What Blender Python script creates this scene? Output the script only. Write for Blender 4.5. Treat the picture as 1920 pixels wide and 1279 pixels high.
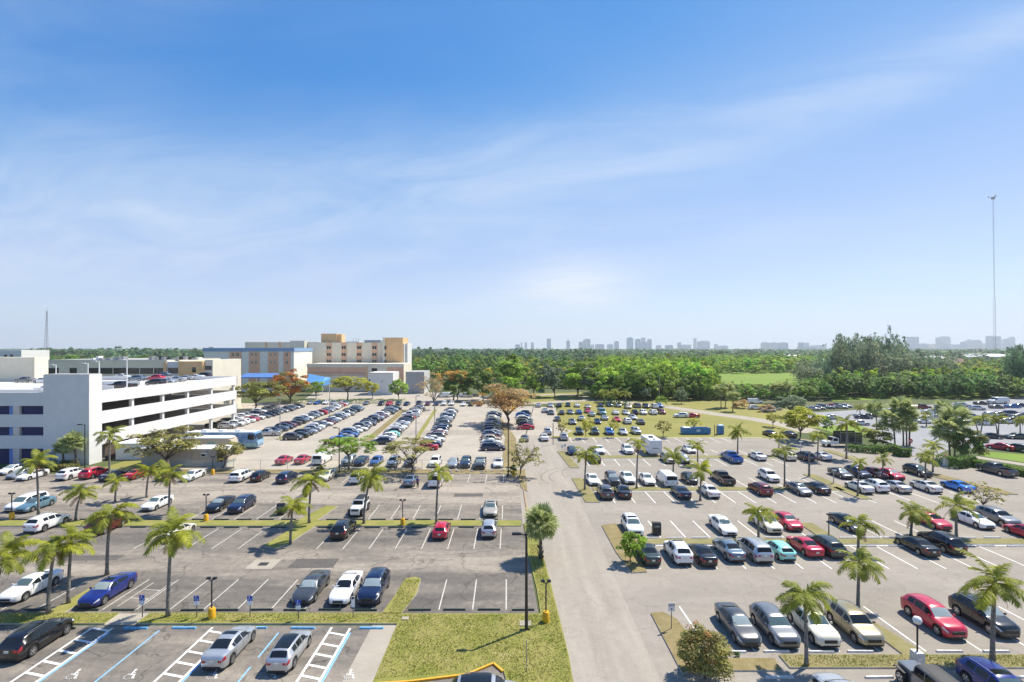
import bpy, bmesh, math, random
import numpy as np
from mathutils import Vector, Matrix
R = math.radians
for o in list(bpy.data.objects): bpy.data.objects.remove(o)
SC = bpy.context.scene
COL = SC.collection
rnd = random.Random(7)
# ------------------------------------------------------------------ camera, sky, sun, exposure
F, CX, CY, H = 930.0, 960.0, 652.0, 21.5          # focal length in photo pixels, principal column, horizon row, eye height
cd = bpy.data.cameras.new('camera'); cam = bpy.data.objects.new('camera', cd); COL.objects.link(cam)
cam.location = (0, 0, H); cam.rotation_euler = (R(90), 0, 0)
cd.sensor_width = 36; cd.lens = F / 1920 * 36; cd.shift_y = 12.5 / 1920; cd.clip_start = .5; cd.clip_end = 12000
SC.camera = cam
SKY_CURVE = ([(0, 0), (.095, .012), (.112, .022), (.145, .066), (.23, .160), (.31, .205), (.50, .265), (.62, .29), (1, .30)], [(0, 0), (.155, .090), (.185, .108), (.245, .160), (.37, .232), (.48, .278), (.66, .335), (1, .35)], [(0, .1), (.33, .275), (.45, .33), (.60, .375), (.72, .40), (1, .42)])
CLOUD = (3.3, 3.6, 4.0)
SUN_EL, SUN_AZ = R(57), R(34)                      # azimuth from +X towards +Y
w = bpy.data.worlds.new('World'); SC.world = w; w.use_nodes = True
nt = w.node_tree; nt.nodes.clear()
def N(nt, t, **k):
    n = nt.nodes.new(t)
    for a, b in k.items(): setattr(n, a, b)
    return n
def L(nt, a, b): nt.links.new(a, b)
out = N(nt, 'ShaderNodeOutputWorld'); bg = N(nt, 'ShaderNodeBackground')
sky = N(nt, 'ShaderNodeTexSky', sky_type='NISHITA'); sky.sun_disc = False
sky.sun_elevation = SUN_EL; sky.sun_rotation = R(90) - SUN_AZ
sky.altitude = 0; sky.air_density = .75; sky.dust_density = .1; sky.ozone_density = 3.0
bg.inputs['Strength'].default_value = .147
tc = N(nt, 'ShaderNodeTexCoord'); sep = N(nt, 'ShaderNodeSeparateXYZ'); L(nt, tc.outputs['Generated'], sep.inputs[0])
def mth(op, a, b=None, c=None, clamp=False, nt=nt):
    n = N(nt, 'ShaderNodeMath', operation=op, use_clamp=clamp)
    for i, v in enumerate((a, b, c)):
        if v is None: continue
        if isinstance(v, (int, float)): n.inputs[i].default_value = v
        else: L(nt, v, n.inputs[i])
    return n.outputs[0]
# a thin high cloud layer: the view direction carried onto a flat layer overhead
zz = mth('ADD', mth('MAXIMUM', sep.outputs[2], 0.0), .16)
cxn = mth('DIVIDE', sep.outputs[0], zz); cyn = mth('DIVIDE', sep.outputs[1], zz)
cmb = N(nt, 'ShaderNodeCombineXYZ'); CO = (14.8, 11.6)
L(nt, mth('ADD', mth('ADD', mth('MULTIPLY', cxn, .55), mth('MULTIPLY', cyn, -.30)), CO[0]), cmb.inputs[0])
L(nt, mth('ADD', mth('ADD', mth('MULTIPLY', cyn, 1.15), mth('MULTIPLY', cxn, .38)), CO[1]), cmb.inputs[1])
def noise(nt, vec, scale, detail, rough=.55, dist=0.):
    n = N(nt, 'ShaderNodeTexNoise'); n.inputs['Scale'].default_value = scale; n.inputs['Detail'].default_value = detail
    n.inputs['Roughness'].default_value = rough; n.inputs['Distortion'].default_value = dist
    if vec is not None: L(nt, vec, n.inputs['Vector'])
    return n.outputs['Fac']
def ramp(nt, fac, p0, p1, c0=(0, 0, 0, 1), c1=(1, 1, 1, 1)):
    n = N(nt, 'ShaderNodeValToRGB'); e = n.color_ramp.elements; n.color_ramp.interpolation = 'EASE'
    e[0].position, e[0].color, e[1].position, e[1].color = p0, c0, p1, c1; L(nt, fac, n.inputs[0]); return n.outputs[0]
big = ramp(nt, noise(nt, cmb.outputs[0], .42, 3, .5, .5), .36, .70)
fine = ramp(nt, noise(nt, cmb.outputs[0], 1.3, 7, .55, .8), .22, .88)
cl = mth('MULTIPLY', mth('MULTIPLY', big, fine), .42)
# one long wispy streak across the northern sky and a brighter low puff, both fixed in direction
yy = mth('MAXIMUM', sep.outputs[1], .02); u_ = mth('DIVIDE', sep.outputs[0], yy); v_ = mth('DIVIDE', sep.outputs[2], yy); front = mth('GREATER_THAN', sep.outputs[1], .02)
wisp = ramp(nt, noise(nt, cmb.outputs[0], 2.2, 7, .6, 1.2), .25, .80)
vc = mth('ADD', mth('ADD', mth('MULTIPLY', u_, .20), mth('MULTIPLY', mth('MULTIPLY', u_, u_), .10)), .335)
sg = mth('MAXIMUM', mth('SUBTRACT', .085, mth('MULTIPLY', u_, .045)), .03); q1 = mth('DIVIDE', mth('SUBTRACT', v_, vc), sg)
st = mth('MULTIPLY', mth('EXPONENT', mth('MULTIPLY', mth('MULTIPLY', q1, q1), -.5)), mth('MULTIPLY', mth("ADD", wisp, .35), .32))
pu = mth('DIVIDE', mth('SUBTRACT', u_, .125), .085); pv_ = mth('DIVIDE', mth('SUBTRACT', v_, .118), .036)
pf = mth('MULTIPLY', mth('EXPONENT', mth('MULTIPLY', mth('ADD', mth('MULTIPLY', pu, pu), mth('MULTIPLY', pv_, pv_)), -.5)), mth('MULTIPLY', mth('ADD', wisp, .5), .85))
cl = mth('ADD', cl, mth('MULTIPLY', mth('ADD', st, pf), front), clamp=True)
mixc = N(nt, 'ShaderNodeMix', data_type='RGBA'); L(nt, cl, mixc.inputs['Factor'])
def scaled(col, k):
    n = N(nt, 'ShaderNodeMix', data_type='RGBA', blend_type='MULTIPLY'); n.inputs['Factor'].default_value = 1; L(nt, col, n.inputs['A']); n.inputs['B'].default_value = (k, k, k, 1); return n.outputs['Result']
cv = N(nt, 'ShaderNodeRGBCurve'); L(nt, scaled(sky.outputs[0], .1), cv.inputs['Color'])
for ci, pts in enumerate(SKY_CURVE):                         # the grade of the photograph's processing: deeper blue overhead, pale towards the horizon
    c = cv.mapping.curves[ci]
    while len(c.points) < len(pts): c.points.new(.5, .5)
    for q, (u, v) in zip(c.points, pts): q.location = (u, v)
cv.mapping.update()
L(nt, scaled(cv.outputs[0], 10.), mixc.inputs['A']); mixc.inputs['B'].default_value = (*CLOUD, 1)
L(nt, mixc.outputs['Result'], bg.inputs['Color']); L(nt, bg.outputs[0], out.inputs['Surface'])
sd = bpy.data.lights.new('sun', 'SUN'); sd.energy = 4.2; sd.angle = R(.5); sd.color = (1, .93, .81)
so = bpy.data.objects.new('sun', sd); COL.objects.link(so)
sv = Vector((math.cos(SUN_EL) * math.cos(SUN_AZ), math.cos(SUN_EL) * math.sin(SUN_AZ), math.sin(SUN_EL)))
so.rotation_euler = sv.to_track_quat('Z', 'Y').to_euler(); so.location = (60, 60, 120)
SC.view_settings.view_transform = 'Standard'; SC.view_settings.look = 'None'
SC.view_settings.exposure = .80; SC.view_settings.gamma = 1; SC.view_settings.use_curve_mapping = False
SC.render.engine = 'CYCLES'
cy = SC.cycles; cy.max_bounces = 6; cy.diffuse_bounces = 4; cy.glossy_bounces = 3; cy.transmission_bounces = 3; cy.volume_bounces = 0
cy.transparent_max_bounces = 6; cy.use_denoising = True; cy.sample_clamp_indirect = 6
# ------------------------------------------------------------------ helpers
def G(px, py, z=0.0):
    d = F * (H - z) / (py - CY); return ((px - CX) / F * d, d)
def ZA(py, d): return H - (py - CY) / F * d        # height of a photo row at distance d
def XA(px, d): return (px - CX) / F * d
MATS = {}
def mat(name, col, rough=.7, metal=0., spec=.5, var=0., scale=4., bump=0., bscale=40., coat=0., col2=None, emit=None):
    if name in MATS: return MATS[name]
    m = bpy.data.materials.new(name); m.use_nodes = True; t = m.node_tree
    p = t.nodes['Principled BSDF']; p.inputs['Roughness'].default_value = rough; p.inputs['Metallic'].default_value = metal
    p.inputs['Specular IOR Level'].default_value = spec; p.inputs['Coat Weight'].default_value = coat; p.inputs['Coat Roughness'].default_value = .05
    p.inputs['Base Color'].default_value = (*col, 1)
    if var or bump:
        g = N(t, 'ShaderNodeNewGeometry')
        if var:
            f = noise(t, g.outputs['Position'], scale, 5, .6)
            c2 = col2 or tuple(min(1, c * (1 + var)) for c in col); c1 = tuple(c * (1 - var) for c in col) if not col2 else col
            L(t, ramp(t, f, .32, .68, (*c1, 1), (*c2, 1)), p.inputs['Base Color'])
        if bump:
            b = N(t, 'ShaderNodeBump'); b.inputs['Strength'].default_value = bump; b.inputs['Distance'].default_value = .02
            L(t, noise(t, g.outputs['Position'], bscale, 4), b.inputs['Height']); L(t, b.outputs[0], p.inputs['Normal'])
    MATS[name] = m; return m
def leafmat(name, col, trans=.35):
    if name in MATS: return MATS[name]
    m = bpy.data.materials.new(name); m.use_nodes = True; t = m.node_tree; t.nodes.clear()
    o = N(t, 'ShaderNodeOutputMaterial'); a = N(t, 'ShaderNodeAttribute', attribute_name='tone')
    mx = N(t, 'ShaderNodeMix', data_type='RGBA', blend_type='MULTIPLY'); mx.inputs['Factor'].default_value = 1
    mx.inputs['A'].default_value = (*col, 1); L(t, a.outputs['Color'], mx.inputs['B'])
    d = N(t, 'ShaderNodeBsdfPrincipled'); d.inputs['Roughness'].default_value = .55; d.inputs['Specular IOR Level'].default_value = .3
    tr = N(t, 'ShaderNodeBsdfTranslucent'); s = N(t, 'ShaderNodeMixShader'); s.inputs[0].default_value = trans
    L(t, mx.outputs['Result'], d.inputs['Base Color']); L(t, mx.outputs['Result'], tr.inputs['Color'])
    L(t, d.outputs[0], s.inputs[1]); L(t, tr.outputs[0], s.inputs[2]); L(t, s.outputs[0], o.inputs['Surface'])
    MATS[name] = m; return m
class MB:
    def __init__(s): s.v = []; s.f = []; s.m = []
    def add(s, vs, fs, mi=0):
        n = len(s.v); s.v += [tuple(v) for v in vs]; s.f += [tuple(i + n for i in f) for f in fs]; s.m += [mi] * len(fs); return s
    def box(s, x0, x1, y0, y1, z0, z1, mi=0, taper=0.):
        t = taper
        return s.add([(x0, y0, z0), (x1, y0, z0), (x1, y1, z0), (x0, y1, z0), (x0 + t, y0 + t, z1), (x1 - t, y0 + t, z1), (x1 - t, y1 - t, z1), (x0 + t, y1 - t, z1)],
                     [(3, 2, 1, 0), (4, 5, 6, 7), (0, 1, 5, 4), (1, 2, 6, 5), (2, 3, 7, 6), (3, 0, 4, 7)], mi)
    def cbox(s, c, d, mi=0, taper=0.):
        return s.box(c[0] - d[0] / 2, c[0] + d[0] / 2, c[1] - d[1] / 2, c[1] + d[1] / 2, c[2] - d[2] / 2, c[2] + d[2] / 2, mi, taper)
    def tube(s, pts, rad, n=8, mi=0, caps=True):
        pts = [Vector(p) for p in pts]; k = len(pts); rad = rad if hasattr(rad, '__len__') else [rad] * k; vs = []
        for i, p in enumerate(pts):
            t = (pts[min(i + 1, k - 1)] - pts[max(i - 1, 0)]).normalized()
            a = t.cross(Vector((0, 0, 1)) if abs(t.z) < .95 else Vector((1, 0, 0))).normalized(); b = t.cross(a)
            vs += [p + (a * math.cos(2 * math.pi * j / n) + b * math.sin(2 * math.pi * j / n)) * rad[i] for j in range(n)]
        fs = [(i * n + j, i * n + (j + 1) % n, (i + 1) * n + (j + 1) % n, (i + 1) * n + j) for i in range(k - 1) for j in range(n)]
        if caps: fs += [tuple(range(n - 1, -1, -1)), tuple((k - 1) * n + j for j in range(n))]
        return s.add(vs, fs, mi)
    def lathe(s, prof, n=16, mi=0, c=(0, 0, 0), axis='z', caps=True):
        vs = []
        for r, h in prof:
            for j in range(n):
                a = 2 * math.pi * j / n; q = (r * math.cos(a), r * math.sin(a), h)
                if axis == 'x': q = (h, r * math.cos(a), r * math.sin(a))
                vs.append((c[0] + q[0], c[1] + q[1], c[2] + q[2]))
        k = len(prof)
        fs = [(i * n + j, i * n + (j + 1) % n, (i + 1) * n + (j + 1) % n, (i + 1) * n + j) for i in range(k - 1) for j in range(n)]
        if caps and prof[0][0] > 1e-4: fs.append(tuple(range(n - 1, -1, -1)))
        if caps and prof[-1][0] > 1e-4: fs.append(tuple((k - 1) * n + j for j in range(n)))
        return s.add(vs, fs, mi)
    def prism(s, poly, z0, z1, mi=0, top=None):
        n = len(poly); a = sum(poly[i][0] * poly[(i + 1) % n][1] - poly[(i + 1) % n][0] * poly[i][1] for i in range(n))
        if a < 0: poly = poly[::-1]
        vs = [(x, y, z0) for x, y in poly] + [(x, y, z1) for x, y in poly]
        s.add(vs, [(i, (i + 1) % n, n + (i + 1) % n, n + i) for i in range(n)], mi)
        return s.add([(x, y, z1) for x, y in poly], [tuple(range(n))], mi if top is None else top)
    def sheet(s, poly, z, mi=0):
        n = len(poly); a = sum(poly[i][0] * poly[(i + 1) % n][1] - poly[(i + 1) % n][0] * poly[i][1] for i in range(n))
        if a < 0: poly = poly[::-1]
        return s.add([(x, y, z) for x, y in poly], [tuple(range(n))], mi)
    def join(s, o, M=None, mmap=None):
        n = len(s.v); s.v += [tuple(M @ Vector(v)) for v in o.v] if M else o.v
        s.f += [tuple(i + n for i in f) for f in o.f]; s.m += [mmap[i] for i in o.m] if mmap else o.m; return s
    def mesh(s, name, mats, smooth=False):
        me = bpy.data.meshes.new(name); me.from_pydata(s.v, [], s.f)
        for m in (mats if isinstance(mats, (list, tuple)) else [mats]): me.materials.append(m)
        if any(s.m): me.polygons.foreach_set('material_index', s.m)
        if smooth: me.polygons.foreach_set('use_smooth', [True] * len(me.polygons)); 
        if smooth and smooth is not True: me.set_sharp_from_angle(angle=R(smooth))
        me.update(); return me
def link(name, me, parent=None, loc=None, rz=None):
    o = bpy.data.objects.new(name, me); COL.objects.link(o)
    if parent is not None: o.parent = parent
    if loc is not None: o.location = loc
    if rz is not None: o.rotation_euler = (0, 0, rz)
    return o
def build(name, mb, mats, parent=None, smooth=False, loc=None, rz=None):
    return link(name, mb.mesh(name, mats, smooth), parent, loc, rz)
def tag(o, label, cat, group=None):
    o['label'] = label; o['category'] = cat
    if group: o['group'] = group
    return o
def thing(name, label, cat, loc=(0, 0, 0), rz=0., group=None):
    o = bpy.data.objects.new(name, None); COL.objects.link(o); o.location = loc; o.rotation_euler = (0, 0, rz); o.empty_display_size = .3
    return tag(o, label, cat, group)
def struct(name, mb, mats, smooth=False):
    o = build(name, mb, mats, smooth=smooth); o['kind'] = 'structure'; return o
def stuff(o): o['kind'] = 'stuff'; return o
def slot(o, i, m):
    o.material_slots[i].link = 'OBJECT'; o.material_slots[i].material = m
ORD = 'first second third fourth fifth sixth seventh eighth ninth tenth eleventh twelfth thirteenth fourteenth fifteenth sixteenth seventeenth eighteenth nineteenth twentieth'.split()
TW = 'twenty'
def ordn(i):
    if i < 20: return ORD[i]
    return ('twenty-' if i < 29 else 'thirty-') + ORD[(i + 1) % 10 - 1] if (i + 1) % 10 else 'thirtieth'
# ------------------------------------------------------------------ ground, lots, roads
def groundmat(name, stops, s1, s2, s3=None, rough=.9, bump=.25, bscale=18., stretch=None, crack=0., wear=None):
    """colour from two sizes of noise over the world position; stops: list of (pos, colour)"""
    m = bpy.data.materials.new(name); m.use_nodes = True; t = m.node_tree; p = t.nodes['Principled BSDF']
    p.inputs['Roughness'].default_value = rough; p.inputs['Specular IOR Level'].default_value = .25
    g = N(t, 'ShaderNodeNewGeometry'); v = g.outputs['Position']
    if stretch:
        mp = N(t, 'ShaderNodeMapping'); mp.inputs['Scale'].default_value = stretch; L(t, v, mp.inputs[0]); vs = mp.outputs[0]
    else: vs = v
    a = noise(t, vs, s1, 6, .62, .4); b = noise(t, v, s2, 4, .6)
    f = mth('ADD', mth('MULTIPLY', a, .68, nt=t), mth('MULTIPLY', b, .32, nt=t), nt=t)
    if s3:
        f = mth('ADD', mth('MULTIPLY', f, .8, nt=t), mth('MULTIPLY', noise(t, v, s3, 3), .2, nt=t), nt=t)
    if wear:                                                   # driving aisles are worn paler than the bays
        sp = N(t, 'ShaderNodeSeparateXYZ'); L(t, v, sp.inputs[0]); wr = N(t, 'ShaderNodeValToRGB'); we = wr.color_ramp.elements; y0, y1 = wear[0]; wr.color_ramp.interpolation = 'EASE'
        while len(we) < len(wear[1]): we.new(.5)
        for q, (po, c) in zip(we, wear[1]): q.position = (po - y0) / (y1 - y0); q.color = (c, c, c, 1)
        L(t, mth('DIVIDE', mth('SUBTRACT', sp.outputs[1], y0, nt=t), y1 - y0, nt=t), wr.inputs[0])
        f = mth('ADD', f, mth('MULTIPLY', mth('SUBTRACT', wr.outputs[0], .5, nt=t), .42, nt=t), nt=t)
    r = N(t, 'ShaderNodeValToRGB'); e = r.color_ramp.elements
    while len(e) < len(stops): e.new(.5)
    for q, (po, c) in zip(e, stops): q.position = po; q.color = (*c, 1)
    L(t, f, r.inputs[0]); colr = r.outputs[0]
    if crack:
        vo = N(t, 'ShaderNodeTexVoronoi', feature='DISTANCE_TO_EDGE'); vo.inputs['Scale'].default_value = .16
        wv = N(t, 'ShaderNodeVectorMath', operation='ADD'); nz = N(t, 'ShaderNodeTexNoise'); nz.inputs['Scale'].default_value = .5; nz.inputs['Detail'].default_value = 5
        L(t, v, nz.inputs['Vector']); sc2 = N(t, 'ShaderNodeVectorMath', operation='SCALE'); sc2.inputs['Scale'].default_value = 2.6
        L(t, nz.outputs['Color'], sc2.inputs[0]); L(t, v, wv.inputs[0]); L(t, sc2.outputs[0], wv.inputs[1]); L(t, wv.outputs[0], vo.inputs['Vector'])
        k = ramp(t, vo.outputs['Distance'], .0, .012, (1 - crack,) * 3 + (1,), (1, 1, 1, 1))
        mx = N(t, 'ShaderNodeMix', data_type='RGBA', blend_type='MULTIPLY'); mx.inputs['Factor'].default_value = 1
        L(t, colr, mx.inputs['A']); L(t, k, mx.inputs['B']); colr = mx.outputs['Result']
    if crack:
        vs_ = N(t, 'ShaderNodeTexVoronoi'); vs_.inputs['Scale'].default_value = .62; L(t, v, vs_.inputs['Vector'])
        dsp = mth('ADD', vs_.outputs['Distance'], mth('MULTIPLY', noise(t, v, 5., 3), .30, nt=t), nt=t)
        k2 = ramp(t, dsp, .13, .24, (.78, .77, .76, 1), (1, 1, 1, 1)); hf = ramp(t, noise(t, v, 11., 4, .7), .25, .75, (.88, .88, .88, 1), (1.1, 1.1, 1.1, 1))
        for kk in (k2, hf):
            mx = N(t, 'ShaderNodeMix', data_type='RGBA', blend_type='MULTIPLY'); mx.inputs['Factor'].default_value = 1; L(t, colr, mx.inputs['A']); L(t, kk, mx.inputs['B']); colr = mx.outputs['Result']
    L(t, colr, p.inputs['Base Color'])
    bp = N(t, 'ShaderNodeBump'); bp.inputs['Strength'].default_value = bump; bp.inputs['Distance'].default_value = .03
    L(t, noise(t, v, bscale, 5, .7), bp.inputs['Height']); L(t, bp.outputs[0], p.inputs['Normal'])
    MATS[name] = m; return m
M_dark = groundmat('worn_dark_asphalt', [(.30, (.095, .086, .077)), (.45, (.15, .134, .116)), (.55, (.225, .197, .163)), (.69, (.36, .312, .25))], .22, 1.5, 9., stretch=(.38, 1.9, 1), crack=.45, wear=((30, 90), [(30, .58), (38, .5), (41, .38), (45.5, .40), (48.5, .68), (52, .62), (54.5, .40), (58.5, .42), (62, .52), (67, .55), (70.5, .80), (77, .82), (80, .62), (84, .60)]))
M_pale = groundmat('pale_old_asphalt', [(.32, (.225, .202, .168)), (.50, (.29, .259, .217)), (.68, (.36, .322, .272))], .11, 1.1, 7., stretch=(.5, 1.6, 1), crack=.16)
M_road = groundmat('pale_road_asphalt', [(.32, (.265, .237, .195)), (.50, (.325, .290, .240)), (.68, (.39, .349, .29))], .30, 1.4, 8., stretch=(2.2, .22, 1), crack=.10)
M_sand = groundmat('sandy_concrete', [(.32, (.31, .275, .225)), (.50, (.39, .347, .283)), (.68, (.47, .42, .345))], .13, 1.2, 6., crack=.14)
M_grey = groundmat('grey_far_asphalt', [(.3, (.235, .235, .245)), (.7, (.335, .335, .345))], .08, .9)
M_conc = groundmat('pale_concrete', [(.3, (.30, .265, .212)), (.7, (.42, .378, .308))], .5, 3., 12.)
M_grass = groundmat('short_lawn', [(.30, (.14, .165, .032)), (.45, (.21, .215, .045)), (.56, (.275, .25, .075)), (.70, (.36, .31, .15))], .45, 3.2, 14., bump=.9, bscale=9.)
M_dry = groundmat('dry_grass', [(.30, (.13, .115, .04)), (.5, (.24, .19, .085)), (.7, (.33, .26, .15))], .6, 4., 15., bump=.9, bscale=9.)
M_strip = groundmat('worn_strip_grass', [(.30, (.15, .145, .045)), (.5, (.23, .205, .085)), (.7, (.32, .27, .15))], .5, 3.4, 14., bump=.9, bscale=9.)
M_lawn2 = groundmat('far_lawn', [(.3, (.175, .18, .04)), (.5, (.24, .225, .06)), (.7, (.31, .265, .10))], .08, .7, 4.)
M_field = groundmat('bright_meadow', [(.3, (.11, .18, .022)), (.5, (.16, .24, .03)), (.7, (.22, .28, .045))], .035, .35, 2.)
M_earth = groundmat('wide_ground', [(.3, (.05, .075, .02)), (.5, (.085, .105, .035)), (.7, (.17, .15, .09))], .012, .11, .8)
M_white = mat('road_paint_white', (.78, .77, .73), .75, var=.12, scale=6)
M_faint = mat('faded_line_paint', (.52, .49, .43), .8, var=.22, scale=5)
M_bluep = mat('road_paint_blue', (.22, .46, .72), .75, var=.15, scale=5)
M_yel = mat('yellow_paint', (.72, .36, .02), .6, var=.12, scale=4)
M_kerb = mat('kerb_concrete', (.50, .47, .42), .85, var=.15, scale=3)
P = lambda *pts: [G(x, y) for x, y in pts]
m = MB(); m.sheet([(7000 * math.cos(a * math.pi / 24), 7000 * math.sin(a * math.pi / 24)) for a in range(48)], 0)
struct('ground', m, M_earth)
def lot(name, polys, mt, z):
    m = MB()
    for p in polys: m.sheet(p, z)
    return struct(name, m, mt)
RX = lambda d: -1.45 + .0 * d                                # left edge of the central road is close to x = 1 .. 3
LOT_A = lot('parking_lot', [[(-75, 20), (-8.9, 20), (-8.9, 38.35), (-75, 38.35)]], M_dark, .004)
LOT_B = lot('parking_lot', [[(-95, 39.9), (2.15, 39.9), (1.9, 46), (1.5, 56), (1.3, 62), (1.2, 84.5), (-95, 84.5)]], M_dark, .004)
ROAD = lot('road', [[(3.97, 20), (9.6, 20), (9.6, 122), (2.0, 122), (2.0, 90), (1.22, 84.5), (1.28, 60.4), (2.4, 60.3), (3.0, 55.5), (3.55, 44.5), (3.8, 38.5), (3.95, 34.5)], [(-30, 122), (9.6, 122), (9.6, 129), (-30, 129)]], M_road, .008)
LOT_C = lot('parking_lot', [[(9.6, 20), (88, 20), (88, 96), (66, 119), (9.6, 119)]], M_pale, .004)
LOT_D = lot('parking_lot', [[(-64, 87.5), (2.4, 87.5), (2.6, 119), (5.5, 160), (3, 190), (-110, 192), (-92, 128), (-64, 100)]], M_sand, .004)
LOT_E = lot('parking_lot', [P((1505, 775), (1700, 763), (1935, 742), (1990, 850), (1835, 842), (1790, 838), (1720, 868), (1640, 822), (1540, 800))], M_grey, .008)
lot('sandy_pad', [P((950, 818), (955, 762), (1001, 762), (986, 818)), P((985, 816), (1000, 762), (1042, 764), (1048, 800), (1075, 808), (1050, 818))], M_sand, .010)
lot('lawn', [P((1000, 821), (1060, 752), (1120, 752), (1250, 764), (1340, 777), (1420, 788), (1500, 808), (1482, 822))], M_lawn2, .0065)
lot('lawn', [P((965, 756), (990, 738), (1120, 735), (1420, 756), (1520, 776), (1660, 790), (1500, 806), (1420, 788), (1250, 764), (1150, 753))], M_lawn2, .005)
lot('meadow', [P((1180, 728), (1300, 688), (1430, 688), (1560, 716), (1560, 726))], M_field, .005)
lot('lawn', [P((1560, 752), (1920, 742), (1920, 735), (1560, 742))], M_field, .005)
lot('lawn', [P((1828, 845), (1990, 858), (1990, 874), (1920, 867), (1840, 855))], M_field, .012)
lot('lawn', [P((1530, 802), (1600, 795), (1650, 808), (1600, 822))], M_field, .012)
def band(name, pts, wid, mt, z):
    q = [G(x, y) for x, y in pts]; l, r = [], []
    for i, (x, y) in enumerate(q):
        a = Vector(q[max(i - 1, 0)]); b = Vector(q[min(i + 1, len(q) - 1)]); t = (b - a).normalized()
        l.append((x - t.y * wid / 2, y + t.x * wid / 2)); r.append((x + t.y * wid / 2, y - t.x * wid / 2))
    m = MB()
    for i in range(len(q) - 1): m.sheet([l[i], l[i + 1], r[i + 1], r[i]], z)
    return struct(name, m, mt)
band('service_road', [(960, 757.5), (1010, 756), (1060, 752.5), (1105, 750.5), (1150, 752), (1250, 763), (1340, 776), (1420, 787), (1475, 797), (1530, 812)], 6.5, M_conc, .016)
band('service_road', [(1105, 750.3), (1100, 745), (1078, 741), (1040, 739.5), (1010, 741)], 5.0, M_conc, .013)
band('pavement', [(1828, 857), (1880, 865), (1990, 882)], 2.6, M_conc, .016)
band('service_road', [(430, 762), (560, 753), (760, 749), (900, 750), (960, 757)], 7., M_sand, .012)
lot('service_yard', [P((590, 735), (800, 735), (960, 745), (930, 757), (560, 757))], M_sand, .010)
# planted strips and islands: low slabs with a concrete rim and a grass top
def strip(poly, mt=None, h=.11, name='grass_strip', rim=.0):
    m = MB(); m.prism(poly, 0.0, h, 0, 1); return struct(name, m, [M_kerb, mt or M_grass])
rect = lambda x0, x1, y0, y1: [(x0, y0), (x1, y0), (x1, y1), (x0, y1)]
strip(rect(-75, -31.6, 38.5, 40.05)); strip(rect(-29.2, -8.9, 38.5, 40.05))
lot('footpath', [rect(-31.6, -29.2, 38.4, 40.1)], M_conc, .02)
strip([(-8.9, 31.55), (-6.6, 31.9), (-2.9, 32.6), (-1.2, 33.75), (-.55, 32.8), (.2, 29), (3.9, 29), (3.95, 34.5), (3.8, 38.5), (3.55, 44.5), (3.0, 55.5), (2.4, 60.4), (1.45, 60.4), (1.62, 52), (2.2, 44), (2.3, 39.95), (-8.9, 39.95)], name='lawn')
strip([(-10.5, 39.95), (-8.95, 39.95), (-8.3, 43.2), (-8.45, 46.0), (-9.1, 46.35), (-9.9, 46.0), (-10.1, 43)])
strip([(-37.6, 40.05), (-36.2, 40.05), (-36.3, 44.9), (-37.6, 44.9)])
lot('concrete_pad', [[(-10.95, 29), (-8.95, 29), (-8.9, 38.4), (-10.8, 38.4)]], M_conc, .012)
strip(rect(-80, 1.1, 59.6, 61.5))
strip([(-26.6, 61.5), (-24.2, 61.5), (-23.5, 67.0), (-25.2, 67.2)]); strip([(-26.9, 53.5), (-25.2, 52.9), (-24.4, 54.2), (-23.6, 59.6), (-26.0, 59.6)])
strip([(-60, 84.6), (.9, 84.6), (1.4, 76), (2.3, 74), (2.3, 87.2), (-60, 87.2)], M_dry)
strip([(-1.9, 88.6), (1.2, 88.6), (.9, 118), (-3.2, 150), (-5.0, 150), (-1.6, 119)], M_dry)
strip([(-73, 87), (-62, 87), (-62, 91), (-60, 96), (-73, 93.5)], M_lawn2)
for x0, y0, x1, y1, wd, mt in [(-33.2, 113, -37.2, 172, 2.0, M_dry), (-22.0, 110, -26.4, 172, 1.2, M_lawn2), (-54.6, 116, -58.2, 178, 1.4, M_lawn2)]:
    strip([(x0 - wd / 2, y0), (x0 + wd / 2, y0), (x1 + wd / 2, y1), (x1 - wd / 2, y1)], mt)
# right-hand lot
strip([(9.3, 102.5), (10.9, 103), (12.1, 88.6), (10.4, 88.6)], M_strip)
strip(rect(12.0, 54, 96.0, 98.6), M_strip)
strip([(9.8, 81.3), (11.6, 81.6), (12.2, 68.8), (10.2, 68.8)], M_strip); strip(rect(12.2, 50, 74.3, 76.2), M_strip)
strip([(49.2, 84), (51.2, 84), (51.0, 70.2), (49.3, 70.2)], M_strip); strip([(65, 104), (66.6, 104), (66.4, 93.5), (64.8, 93.5)], M_strip)
strip([(69.6, 84.5), (72.4, 84.5), (74.0, 72.5), (72, 72.5)], M_dry)
strip([(10.8, 59.8), (12.6, 60.4), (13.0, 59), (12.9, 47.4), (11.4, 47.2), (10.9, 52)], M_dry); strip(rect(13, 58, 54.1, 55.6), M_strip)
strip([(35, 60.6), (36.7, 60.6), (36.5, 55.6), (34.8, 55.6)], M_strip)
strip([(11.2, 40.0), (12.2, 40.2), (13.0, 39.2), (13.3, 36.5), (13.8, 33.8), (11.2, 32.6)], M_dry)
strip([(13.6, 32.9), (17.9, 32.9), (18.1, 34.2), (13.9, 34.2)], M_dry)
strip([(18.6, 33.2), (60, 33.2), (60, 34.6), (29.0, 34.6), (28.3, 38.6), (27.2, 38.6), (27.3, 34.6), (18.6, 34.6)], M_strip)
band('hedge_bed', [(1612, 838), (1672, 850), (1712, 857)], 3.0, M_dry, .014)
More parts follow.
